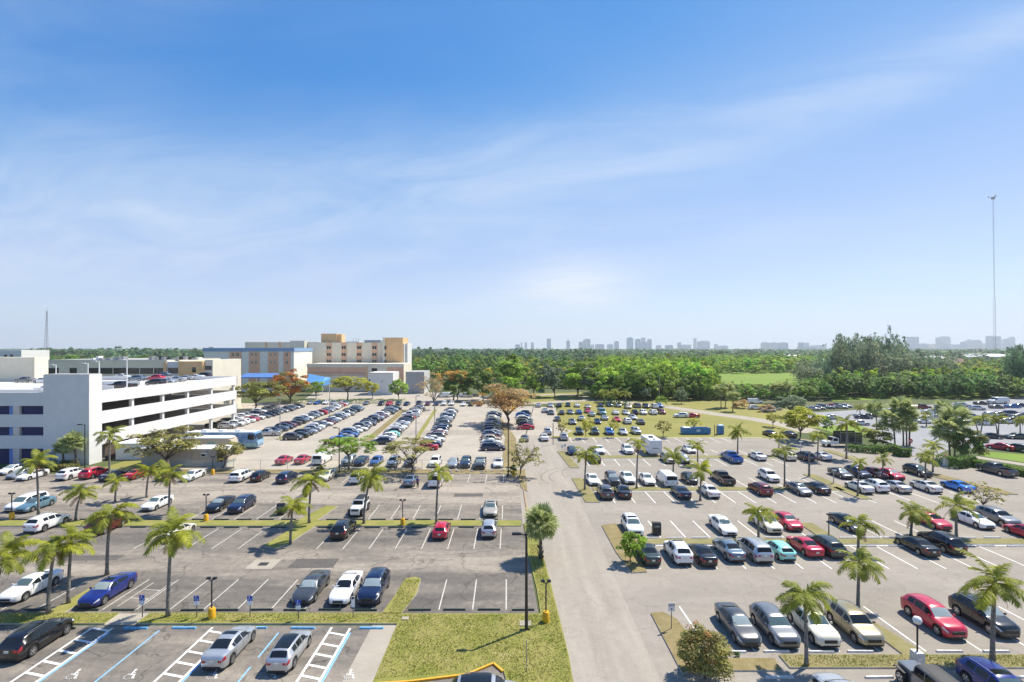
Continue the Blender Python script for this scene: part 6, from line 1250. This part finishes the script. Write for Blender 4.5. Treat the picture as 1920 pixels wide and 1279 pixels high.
def bollard(px, py, label, pt=None, base=W_ylamp, white=False):
    x, d = G(px, py); h = ZA(pt, d) if pt else 3.2; t = thing('area_light', label, 'lamp post', (x, d, 0), 0, 'short lamps on painted bases')
    m = MB(); m.lathe([(.27, 0), (.27, .78), (.21, .9)], 14) if not white else m.cbox((0, 0, .45), (.62, .62, .9), 0, .03); build('base', m, base, t, 30 if not white else False)
    m = MB(); m.tube([(0, 0, .9), (0, 0, h - .25)], .055, 8); build('pole', m, W_dkmetal, t, 30)
    if white:
        m = MB(); m.lathe([(.001, -.26), (.2, -.2), (.28, 0), (.2, .2), (.001, .27)], 14, 0, (0, 0, h)); build('globe', m, mat('lamp_globe', (.8, .8, .78), .3), t, True)
    else:
        for s in (-1, 1): m = MB(); m.cbox((s * .24, 0, h - .08), (.32, .24, .16), 0, .04); build('lamp_head', m, W_dkmetal, t)
        m = MB(); m.tube([(-.2, 0, h - .2), (0, 0, h - .3), (.2, 0, h - .2)], .035, 6); build('bracket', m, W_dkmetal, t)
    return t
bollard(397, 1161, 'twin-head lamp on a yellow base beside the two blue parking signs', 1082)
bollard(1023.7, 1168, 'twin-head lamp on a yellow base beside the central road', 1087)
bollard(386.5, 978, 'twin-head lamp on a yellow base left of the two dark cars', 926); bollard(755, 986, 'twin-head lamp on a yellow base on the middle grass strip', 936); bollard(22, 974, 'twin-head lamp on a yellow base at the far left', 924)
bollard(399, 890, 'yellow based lamp in the shade by the site trailer', 855); bollard(963, 893, 'yellow based lamp under the thin mottled tree by the road', 862)
bollard(1720, 1246, 'globe lamp post on a square white footing at bottom right', 1163, W_cblock, True)
pole_light(987, 1000, 1183, 0, 'tall black light pole on the near lawn by the road', ((-1, 0),), None, .13, .75, None)
pole_light(953, 797, 895, 0, 'black light pole at the end of the bare tree strip', ((-.8, 0), (.8, 0)), None, .12, .7)
pole_light(636, 802, 888, 0, 'black lamp post behind the flat-topped green tree', ((-1, 0),), None, .1, .7); pole_light(159, 796, 886, 0, 'black lamp post at the white garage corner', ((-1, 0),), None, .1, .9)
pole_light(525, 744, 822, 0, 'grey light pole in the double car column', ((-1, 0),), W_metal, .12, .6); pole_light(618, 735, 787, 0, 'grey light pole farther up the double car column', ((-1, 0),), W_metal, .12, .6); pole_light(780, 742, 830, 0, 'grey light pole between the two long car columns', ((1, 0),), W_metal, .12, .6); pole_light(815, 735, 790, 0, 'grey light pole behind the column of the spreading tree', ((1, 0),), W_metal, .12, .6)
pole_light(1236, 699, 754, 0, 'pale concrete pole by the service road in front of the woodland', ((.6, 0),), M_conc, .17, .6); pole_light(1753, 759, 824, 0, 'grey pole with no lamp visible between the fan palm clumps', ((.5, 0),), W_metal, .17, .4)
pole_light(1554, 964, 1004, 0, 'thin lamp post on the third grass strip', ((.4, 0),), None, .07, .3); pole_light(1563, 882, 907, 0, 'thin lamp post on the far grass island', ((.4, 0),), W_metal, .08, .3); pole_light(1501, 828, 860, 0, 'thin pale post on the far grass strip', ((.3, 0),), W_whitem, .07, .25)
x, d = G(1517, 894); t = thing('bare_trunk', 'headless bare palm trunk on the grass island', 'palm trunk', (x, d, 0)); build('trunk', trunkmesh(ZA(846, d), .17, .13, (.05, 0)), M_trunk, t, True)
# signs
S_post = mat('sign_post', (.10, .10, .10), .5); S_blue = mat('sign_blue', (.02, .07, .42), .5); S_white = mat('sign_white', (.80, .80, .80), .5); S_black = mat('sign_black', (.012, .012, .012), .6); S_red = mat('sign_red', (.55, .03, .03), .5)
def psign(px, py, pt, label, second=True):
    x, d = G(px, py); h = ZA(pt, d); t = thing('parking_sign', label, 'sign', (x, d, .1), 0, 'blue disabled parking signs')
    m = MB(); m.tube([(0, 0, 0), (0, 0, h - .1)], .035, 6); build('post', m, S_post, t)
    m = MB(); m.cbox((0, -.05, h - .3), (.42, .02, .44)); p = build('panel', m, S_blue, t)
    m = MB(); c = [(.02 + .12 * math.cos(a), -.075, h - .38 + .12 * math.sin(a)) for a in [R(k) for k in range(120, 390, 30)]]; m.tube(c, .018, 4); m.tube([(-.03, -.075, h - .2), (-.02, -.075, h - .32), (.09, -.075, h - .32), (.13, -.075, h - .44)], .02, 4); m.lathe([(.001, -.03), (.035, 0), (.001, .03)], 6, 0, (-.03, -.075, h - .15)); build('symbol', m, S_white, p)
    if second: m = MB(); m.cbox((0, -.05, h - .68), (.40, .02, .28)); build('small_panel', m, S_white, t)
psign(267, 1160, 1116, 'blue disabled parking sign on a post beside the footpath'); psign(369, 1160, 1117, 'blue disabled parking sign left of the yellow based lamp'); psign(469, 1160, 1117, 'blue disabled parking sign right of the yellow based lamp'); psign(559.5, 1164, 1125, 'blue disabled parking sign in front of the dark grey sedan')
x, d = G(662, 1161); t = thing('notice_sign', 'narrow pale notice sign on a post in front of the navy SUV', 'sign', (x, d, .1)); h = ZA(1122, d)
m = MB(); m.tube([(0, 0, 0), (0, 0, h)], .035, 6); build('post', m, S_post, t); m = MB(); m.cbox((0, -.05, h - .35), (.28, .02, .85)); build('panel', m, S_white, t); m = MB(); m.cbox((0, -.068, h - .05), (.2, .012, .16)); build('symbol', m, S_black, t)
x, d = G(1259, 1181); t = thing('exit_sign', 'white EXIT sign on a thin post at the island beside the road', 'sign', (x, d, .08)); h = ZA(1133, d)
m = MB(); m.tube([(0, 0, 0), (0, 0, h)], .032, 6); build('post', m, S_post, t); m = MB(); m.cbox((0, -.045, h - .28), (.50, .02, .62)); p = build('panel', m, S_white, t)
def lettering(txt, size, loc, parent, mt, rx=90):
    cu = bpy.data.curves.new('lettering', 'FONT'); cu.body = txt; cu.size = size; cu.align_x = 'CENTER'; cu.align_y = 'CENTER'; cu.extrude = .004; o = bpy.data.objects.new('tmp', cu); COL.objects.link(o)
    dg = bpy.context.evaluated_depsgraph_get(); me = bpy.data.meshes.new_from_object(o.evaluated_get(dg)); bpy.data.objects.remove(o); me.materials.clear(); me.materials.append(mt)
    q_ = link('lettering', me, parent, loc); q_.rotation_euler = (R(rx), 0, 0); return q_
lettering('EXIT', .24, (0, -.062, h - .14), p, S_black)
m = MB(); m.lathe([(.055, -.006), (.055, .006)], 12); o = build('dot', m, S_black, p, loc=(0, -.062, h - .42)); o.rotation_euler = (R(90), 0, 0)
x, d = G(1707, 846); t = thing('no_entry_sign', 'red no-entry sign beside the fan palm clump', 'sign', (x, d, 0)); h = ZA(824, d)
m = MB(); m.tube([(0, 0, 0), (0, 0, h)], .05, 6); build('post', m, S_post, t); m = MB(); m.lathe([(.45, -.02), (.45, .02)], 18); o = build('disc', m, S_red, t, loc=(0, -.07, h - .3)); o.rotation_euler = (R(90), 0, 0); m = MB(); m.cbox((0, -.11, h - .3), (.62, .02, .14)); build('bar', m, S_white, t)
for px, py, pt, lab in ((1054, 846, 834, 'small pale sign left of the navy hatchback by the road'), (1059, 847, 832, 'small pale sign right next to the navy hatchback')):
    x, d = G(px, py); t = thing('small_sign', lab, 'sign', (x, d, 0)); h = ZA(pt, d); m = MB(); m.tube([(0, 0, 0), (0, 0, h)], .05, 6); build('post', m, W_metal, t); m = MB(); m.cbox((0, -.07, h - .3), (.4, .02, .6)); build('panel', m, S_white, t)
x, d = G(1773, 874); t = thing('utility_box', 'small white box with a red top at the hedge corner', 'utility box', (x, d, 0)); m = MB(); m.cbox((0, 0, .75), (.75, .5, 1.5), 0, .02); build('box', m, S_white, t); m = MB(); m.lathe([(.42, 1.5), (.36, 1.75), (.05, 2.1)], 10); build('cap', m, mat('faded_red', (.5, .12, .09), .6), t)
# covered bins
def bin_(px, py, label):
    x, d = G(px, py); t = thing('litter_bin', label, 'bin', (x, d, 0), rnd.uniform(-.2, .2), 'domed black bins'); m = MB()
    pr = [(.0, -.36), (1.15, -.36), (1.38, -.25), (1.5, 0), (1.42, .25), (1.2, .42), (.0, .45)]
    for sx in (-.42, .42): pass
    n = len(pr); m.add([(-.46, y, z) for z, y in pr] + [(.46, y, z) for z, y in pr], [(i, (i + 1) % n, n + (i + 1) % n, n + i) for i in range(n)] + [tuple(range(n - 1, -1, -1)), tuple(range(n, 2 * n))]); build('shell', m, mat('black_green_plastic', (.013, .018, .016), .4), t, 40)
    m = MB(); m.cbox((0, -.375, 1.02), (.6, .03, .2)); build('flap', m, mat('grey_flap', (.22, .24, .23), .4), t)
bin_(527, 965, 'black domed bin standing in a bay of the dark lot behind a palm'); bin_(1231, 1002, 'black domed bin standing in a bay right of the white SUV')
# chain link fence behind the dark lot
t = thing('chain_link_fence', 'chain link fence between the dark lot and the sandy lot', 'fence', (-30, 86.6, 0)); m2 = MB()
for i in range(13): m = MB(); m.tube([(-28 + i * 4.7, 0, 0), (-28 + i * 4.7, 0, 1.9)], .035, 5); build('post', m, W_metal, t)
m = MB(); m.tube([(-28, 0, 1.88), (28.4, 0, 1.88)], .022, 5); build('rail', m, W_metal, t)
for i in range(160):
    x0 = -28 + i * .35; m2.tube([(x0, 0, .1), (min(28.4, x0 + 1.75), 0, 1.85)], .005, 3, caps=False); m2.tube([(x0, .01, 1.85), (min(28.4, x0 + 1.75), .01, .1)], .005, 3, caps=False)
stuff(build('mesh', m2, W_metal, t))
# site trailer: long beige cabin
x0, d = G(350, 874); t = thing('site_trailer', 'long beige site trailer with a white roof and a wall air conditioner', 'trailer', (x0, d, 0)); wl = mat('beige_panel', (.50, .44, .35), .8, var=.05, scale=.7)
Lw, zz_ = 14.6, 3.1
m = MB(); m.box(-Lw / 2 - 1, Lw / 2, 0, 3.3, .75, zz_ - .15); build('cabin', m, wl, t); m = MB(); m.box(-Lw / 2 - 1.2, Lw / 2 + .2, -.25, 3.5, zz_ - .14, zz_ + .1); build('roof', m, W_whitem, t); m = MB(); m.box(-Lw / 2 - .9, Lw / 2 - .1, .1, 3.2, 0, .74); build('skirt', m, mat('grey_skirt', (.42, .45, .42), .8), t)
m = MB(); m.cbox((3.4, -.3, 2.1), (.9, .6, .7), 0, .02); a = build('air_conditioner', m, W_whitem, t); m = MB(); m.cbox((3.4, -.615, 2.1), (.7, .02, .45)); build('grille', m, W_dkmetal, a)
m = MB(); m.box(.9, 1.0, -.05, -.01, .8, 2.6); build('downpipe', m, W_metal, t); m = MB(); m.box(5.6, 6.5, -.05, -.01, .78, 2.7); build('door', m, W_glass, t)
# mobile clinic bus
x, d = G(424, 840); t = thing('clinic_bus', 'large blue and white wrapped mobile clinic bus beside the double car column', 'bus', (x, d, 0), 0); Lb = 14.8
bb = mat('bus_blue_wrap', (.045, .16, .40), .35, var=.55, scale=.55, coat=.4, col2=(.30, .48, .62)); bw = mat('bus_teal_wrap', (.30, .55, .52), .35, coat=.4, var=.3, scale=.8); bwh = mat('bus_white', (.78, .79, .80), .4, coat=.3)
pr = [(-Lb / 2, .45), (Lb / 2 - .15, .45), (Lb / 2 + .05, 1.2), (Lb / 2 - .1, 2.1), (Lb / 2 - .55, 3.35), (Lb / 2 - .9, 3.5), (-Lb / 2, 3.5)]
n = len(pr); m = MB(); m.add([(xx, -1.27, z) for xx, z in pr] + [(xx, 1.27, z) for xx, z in pr], [tuple(range(n)), tuple(range(2 * n - 1, n - 1, -1))] + [((i + 1) % n, i, n + i, n + (i + 1) % n) for i in range(n)]); build('body', m, bb, t)
m = MB(); m.box(-Lb / 2, Lb / 2 - .2, -1.285, -1.272, .5, 1.25); build('lower_panel', m, bw, t); m = MB(); m.box(-Lb / 2 - .05, Lb / 2 - .9, -1.31, 1.31, 3.5, 3.62); build('roof', m, bwh, t); m = MB(); m.box(-Lb / 2, Lb / 2 - 5, -1.3, -1.274, 1.26, 1.75); build('wave_panel', m, bwh, t)
for i in range(3): m = MB(); m.box(-5 + i * 3.6, -3.8 + i * 3.6, -.6, .6, 3.62, 3.95); build('roof_unit', m, bwh, t)
m = MB(); m.add([(Lb / 2 + .01, -1.1, 2.0), (Lb / 2 + .01, 1.1, 2.0), (Lb / 2 - .42, 1.1, 3.2), (Lb / 2 - .42, -1.1, 3.2)], [(0, 1, 2, 3)]); build('windshield', m, C_glass, t); m = MB(); m.box(Lb / 2 - 2.1, Lb / 2 - .75, -1.295, -1.28, 2.0, 3.1); build('side_window', m, C_glass, t)
for xx in (-4.6, 4.2):
    for s in (-1, 1): m = MB(); m.lathe([(.3, -.14), (.5, -.14), (.5, .14), (.3, .14)], 16, 0, (xx, s * 1.16, .5), 'x'); m.v = [(xx + (v[1] - s * 1.16), s * 1.16 + (v[0] - xx), v[2]) for v in m.v]; wq = build('wheel', m, C_tyre, t); m = MB(); m.box(xx - .24, xx + .24, s * 1.31 - .01, s * 1.31 + .01, .26, .74); build('rim', m, C_rim, wq)
for s in (-1, 1): m = MB(); m.box(Lb / 2 - .02, Lb / 2 + .06, s * .95 - .16, s * .95 + .16, .95, 1.15); build('headlight', m, C_lamp, t)
m = MB(); m.cbox((Lb / 2 - .3, -1.5, 2.5), (.12, .3, .5)); build('mirror', m, C_darkp, t)
x, d = G(386, 852); t = thing('beige_motorhome', 'beige motorhome with a rounded white roof between the trailer and the blue bus', 'motorhome', (x, d, 0)); mb_ = mat('motorhome_beige', (.50, .43, .33), .5); pr = [(-5.4, .5), (5.2, .5), (5.35, 1.6), (5.0, 2.9), (4.3, 3.25), (-5.4, 3.25)]; n = 6
m = MB(); m.add([(xx, 0, z) for xx, z in pr] + [(xx, 2.4, z) for xx, z in pr], [tuple(range(n)), tuple(range(2 * n - 1, n - 1, -1))] + [((i + 1) % n, i, n + i, n + (i + 1) % n) for i in range(n)]); build('body', m, mb_, t)
m = MB(); m.lathe([(1.22, -5.5), (1.22, 4.2), (.9, 4.9), (.001, 5.0)], 20, 0, (0, 0, 0), 'x'); m.v = [(vx, vy + 1.2, 3.2 + max(vz, -.02) * .33) for vx, vy, vz in m.v]; build('roof', m, bwh, t, 40); m = MB(); m.box(.2, 1.9, -.02, -.005, 1.3, 2.5); build('window', m, mat('teal_window', (.25, .40, .38), .2), t)
for xx in (-3.4, 3.2): m = MB(); m.lathe([(.25, -.12), (.45, -.12), (.45, .12), (.25, .12)], 14); o = build('wheel', m, C_tyre, t, loc=(xx, .12, .45)); o.rotation_euler = (R(90), 0, 0)
# camper trailer
x, d = G(1240, 857); t = thing('camper_trailer', 'tall white camper trailer with grey swoosh stripes in the far row', 'camper', (x - 1.0, d + 3.6, 0)); cw = mat('camper_white', (.76, .77, .78), .4, coat=.2, var=.03, scale=1)
pr = [(-3.3, .6), (3.4, .6), (3.7, 1.5), (3.3, 3.2), (-3.3, 3.2)]; n = 5; m = MB(); m.add([(-1.22, y, z) for y, z in pr] + [(1.22, y, z) for y, z in pr], [tuple(range(n - 1, -1, -1)), tuple(range(n, 2 * n))] + [(i, (i + 1) % n, n + (i + 1) % n, n + i) for i in range(n)]); build('body', m, cw, t)
m = MB(); m.box(-.45, .3, -.4, .5, 3.2, 3.45); m.box(-.2, .2, -2.4, -1.9, 3.2, 3.32); build('roof_unit', m, W_dkmetal, t); m = MB()
for i in range(6): m.box(-1.235, -1.222, -2.8 + i * .8, -2.3 + i * .8, 1.55 - .12 * i + .08, 1.75 - .12 * i + .08)
build('stripe', m, W_metal, t); m = MB(); m.box(-.7, .7, -3.32, -3.302, 1.5, 1.72); build('stripe', m, W_metal, t); m = MB(); m.box(-1.24, -1.222, .4, 1.4, 1.9, 2.5); build('window', m, C_glass, t)
m = MB(); m.box(-1.24, -1.222, 1.7, 2.4, .7, 2.6); build('door', m, mat('camper_door', (.62, .63, .64), .5), t)
for s in (-1, 1):
    for yy in (-.45, .4): m = MB(); m.lathe([(.2, -.1), (.36, -.1), (.36, .1), (.2, .1)], 14, 0, (s * 1.12, yy, .37), 'x'); build('wheel', m, C_tyre, t)
m = MB(); m.tube([(0, 3.3, .6), (0, 5.0, .55)], .06, 6); build('drawbar', m, W_dkmetal, t)
# stake truck
x, d = G(1585, 839); t = thing('stake_truck', 'white cab truck with a tall dark slatted box at the lot edge', 'truck', (x, d + 1.1, 0)); m = MB()
pr = [(-4.2, .6), (-1.3, .6), (-1.3, 2.05), (-2.35, 2.1), (-2.85, 1.35), (-4.05, 1.15), (-4.25, .8)]; n = 7; m.add([(a, -1.0, z) for a, z in pr] + [(a, 1.0, z) for a, z in pr], [tuple(range(n)), tuple(range(2 * n - 1, n - 1, -1))] + [((i + 1) % n, i, n + i, n + (i + 1) % n) for i in range(n)]); build('cab', m, PAINT['white'], t)
m = MB(); m.box(-2.5, -1.55, -1.012, -1.002, 1.35, 1.95); build('side_window', m, C_glass, t); m = MB(); m.add([(-2.87, -.88, 1.36), (-2.87, .88, 1.36), (-2.40, .88, 2.06), (-2.40, -.88, 2.06)], [(0, 1, 2, 3)]); build('windshield', m, C_glass, t)
m = MB(); m.box(-1.2, 3.6, -1.15, 1.15, .75, .95); build('flatbed', m, W_dkmetal, t)
for i in range(6):
    for s in (-1, 1): m = MB(); m.box(-1.15, 3.55, s * 1.12 - .03, s * 1.12 + .03, 1.0 + i * .38, 1.34 + i * .38); build('side_board', m, mat('black_board', (.02, .02, .022), .6), t)
for k in range(4):
    for s in (-1, 1): m = MB(); m.box(-1.1 + k * 1.53, -1.0 + k * 1.53, s * 1.18 - .04, s * 1.18 + .04, .9, 3.35); build('stake', m, W_metal, t)
m = MB(); m.box(-1.15, -1.09, -1.1, 1.1, 1.0, 3.25); build('front_board', m, MATS['black_board'], t)
for xx in (-3.4, 2.3):
    for s in (-1, 1): m = MB(); m.lathe([(.22, -.12), (.40, -.12), (.40, .12), (.22, .12)], 14, 0, (0, 0, 0), 'z'); o = build('wheel', m, C_tyre, t, loc=(xx, s * .92, .4)); o.rotation_euler = (R(90), 0, 0)
# blue dumpster and portable toilet on the lawn
x, d = G(1307, 815); t = thing('roll_off_dumpster', 'long blue open-top roll-off dumpster on the lawn edge', 'dumpster', (x, d, 0)); db = mat('dumpster_blue', (.05, .21, .46), .55, var=.2, scale=1.5)
m = MB(); a, b, h = 3.35, 1.15, 1.55
m.box(-a, a, 0, 2 * b, .15, .3); m.box(-a, a, 0, .1, .3, h); m.box(-a, a, 2 * b - .1, 2 * b, .3, h); m.box(-a, -a + .1, .1, 2 * b - .1, .3, h); m.box(a - .1, a, .1, 2 * b - .1, .3, h); build('bin', m, db, t)
for i in range(11): m = MB(); m.box(-a + .1 + i * .65, -a + .22 + i * .65, -.09, -.005, .2, h - .05); build('rib', m, db, t)
m = MB(); m.box(-a + .3, -a + 2.0, .2, 2 * b - .2, .9, h + .12); build('white_load', m, W_whitem, t); m = MB(); m.box(-a - .05, a + .05, -.12, .02, h - .02, h + .1); build('top_rail', m, db, t); m = MB(); m.cbox((.3, -.11, 1.0), (.9, .02, .5)); build('plate', m, mat('pale_blue_plate', (.45, .62, .75), .5), t)
x, d = G(1353, 815); t = thing('portable_toilet', 'blue portable toilet with a pale roof beside the dumpster', 'portable toilet', (x, d, 0)); m = MB(); m.box(-.6, .6, 0, 1.2, .05, 2.15); build('cabin', m, db, t); m = MB(); m.box(-.42, .42, -.04, -.005, .2, 2.0); build('door', m, mat('toilet_door', (.04, .18, .42), .5), t); m = MB(); m.add([(-.65, -.05, 2.15), (.65, -.05, 2.15), (.65, 1.25, 2.15), (-.65, 1.25, 2.15), (-.45, .15, 2.4), (.45, .15, 2.4), (.45, 1.05, 2.4), (-.45, 1.05, 2.4)], [(4, 5, 6, 7), (0, 1, 5, 4), (1, 2, 6, 5), (2, 3, 7, 6), (3, 0, 4, 7)]); build('roof', m, mat('pale_toilet_roof', (.55, .68, .75), .5), t)
for px, py, pt, lab in ((1340, 818, 797, 'left thin timber post beside the portable toilet'), (1344, 817, 799, 'right thin timber post beside the portable toilet'), (1037, 834, 793, 'thin bare post above the white sedan near the road')):
    x, d = G(px, py); m = MB(); m.tube([(0, 0, 0), (0, 0, ZA(pt, d))], .09, 6); tag(build('timber_post', m, M_bark, None, loc=(x, d, 0)), lab, 'post')
# passenger bus in the far right lot
x, d = G(1871, 757); put_car('van', 'pearl white', x, d, math.pi / 2 - .1, 'large white passenger van with dark windows by the far hedge', 'van', 'large vans by the far hedge', 1, 0, 1.25)
# rubble in front of the five cars
rs_ = random.Random(11); m = MB()
for i in range(46):
    x, d = rs_.uniform(-11.5, -1.5), rs_.uniform(85.2, 86.4); s = rs_.uniform(.08, .3); m.cbox((x, d, .1 + s * .3), (s * 1.5, s, s * .7), 0, s * .2)
stuff(build('rubble', m, mat('pale_rubble', (.45, .40, .33), .9)))
# thin pipe and marker in the near lawn
x, d = G(987, 1262); m = MB(); m.tube([(0, 0, 0), (0, 0, 2.1)], .03, 6); tag(build('marker_post', m, W_metal, None, loc=(x, d, .1)), 'thin grey marker post in the near lawn by the road', 'post')
x, d = G(760, 1163); m = MB(); m.cbox((0, 0, .14), (.55, .4, .08)); tag(build('valve_cover', m, M_conc, None, loc=(x, d, 0)), 'small pale utility cover at the tip of the grass island', 'utility cover')
x, d = G(985, 1172); m = MB(); m.cbox((0, 0, .13), (.9, .7, .06)); tag(build('valve_cover', m, M_conc, None, loc=(x, d, 0)), 'pale utility cover in the lawn behind the tall black pole', 'utility cover')
# person beside the steel blue car
x, d = G(783, 915); t = thing('person', 'person in a blue-purple shirt and dark trousers standing beside the steel blue sedan', 'person', (x, d, 0), -.5)
def skin(name, verts, edges, radii, mt, parent, sub=1):
    me = bpy.data.meshes.new(name); me.from_pydata(verts, edges, []); o = bpy.data.objects.new('tmp', me); COL.objects.link(o)
    sk = o.modifiers.new('skin', 'SKIN'); sv_ = me.skin_vertices[0].data
    for i, r in enumerate(radii): sv_[i].radius = (r, r) if not hasattr(r, '__len__') else r
    sv_[0].use_root = True; sb = o.modifiers.new('sub', 'SUBSURF'); sb.levels = sb.render_levels = sub
    dg = bpy.context.evaluated_depsgraph_get(); dg.update(); me2 = bpy.data.meshes.new_from_object(o.evaluated_get(dg)); bpy.data.objects.remove(o); me2.materials.clear(); me2.materials.append(mt); me2.polygons.foreach_set('use_smooth', [True] * len(me2.polygons)); return link(name, me2, parent)
skm = mat('skin', (.33, .19, .13), .6); shirt = mat('blue_purple_shirt', (.06, .06, .30), .8); trs = mat('dark_trousers', (.02, .02, .028), .85)
V = [(0, 0, .95), (0, .01, 1.2), (0, 0, 1.42), (0, .01, 1.54), (0, .02, 1.66), (0, .02, 1.75), (.19, 0, 1.40), (.25, .05, 1.12), (.20, .24, .98), (.18, .31, .95), (-.19, 0, 1.40), (-.26, -.02, 1.13), (-.27, .06, .88), (-.27, .08, .80), (.10, 0, .88), (.12, .02, .48), (.12, 0, .08), (.13, .14, .04), (-.10, 0, .88), (-.11, .03, .48), (-.13, -.02, .08), (-.14, .12, .04)]
E = [(0, 1), (1, 2), (2, 3), (3, 4), (4, 5), (2, 6), (6, 7), (7, 8), (8, 9), (2, 10), (10, 11), (11, 12), (12, 13), (0, 14), (14, 15), (15, 16), (16, 17), (0, 18), (18, 19), (19, 20), (20, 21)]
skin('body', V, E, [(.15, .11), (.15, .11), (.13, .1), .055, .09, .06, .06, .048, .038, .03, .06, .048, .038, .03, .09, .062, .045, .04, .09, .062, .045, .04], skm, t)
skin('shirt', [V[0], V[1], V[2], V[6], V[7], V[10], V[11]], [(0, 1), (1, 2), (2, 3), (3, 4), (2, 5), (5, 6)], [(.185, .14), (.18, .14), (.15, .115), .08, .066, .08, .066], shirt, t)
skin('trousers', [V[0], V[14], V[15], (.12, 0, .12), V[18], V[19], (-.13, -.02, .12)], [(0, 1), (1, 2), (2, 3), (0, 4), (4, 5), (5, 6)], [(.165, .125), .105, .078, .062, .105, .078, .062], trs, t)
m = MB(); m.lathe([(.102, -.02), (.105, .04), (.07, .1), (.001, .12)], 12, 0, (0, .01, 1.69)); build('hair', m, mat('black_hair', (.01, .008, .007), .7), t, True)
# ------------------------------------------------------------------ the air
m = MB(); m.box(-7600, 7600, -7600, 7600, -1.0, 345.); hz = build('haze', m, [bpy.data.materials.new('haze_air')]); hz['kind'] = 'stuff'
hm = hz.data.materials[0]; hm.use_nodes = True; t_ = hm.node_tree; t_.nodes.clear(); o_ = N(t_, 'ShaderNodeOutputMaterial'); pv = N(t_, 'ShaderNodeVolumePrincipled')
pv.inputs['Color'].default_value = (.90, .96, 1, 1); pv.inputs['Density'].default_value = .00013; pv.inputs['Anisotropy'].default_value = .2; L(t_, pv.outputs[0], o_.inputs['Volume'])
hm.cycles.homogeneous_volume = True
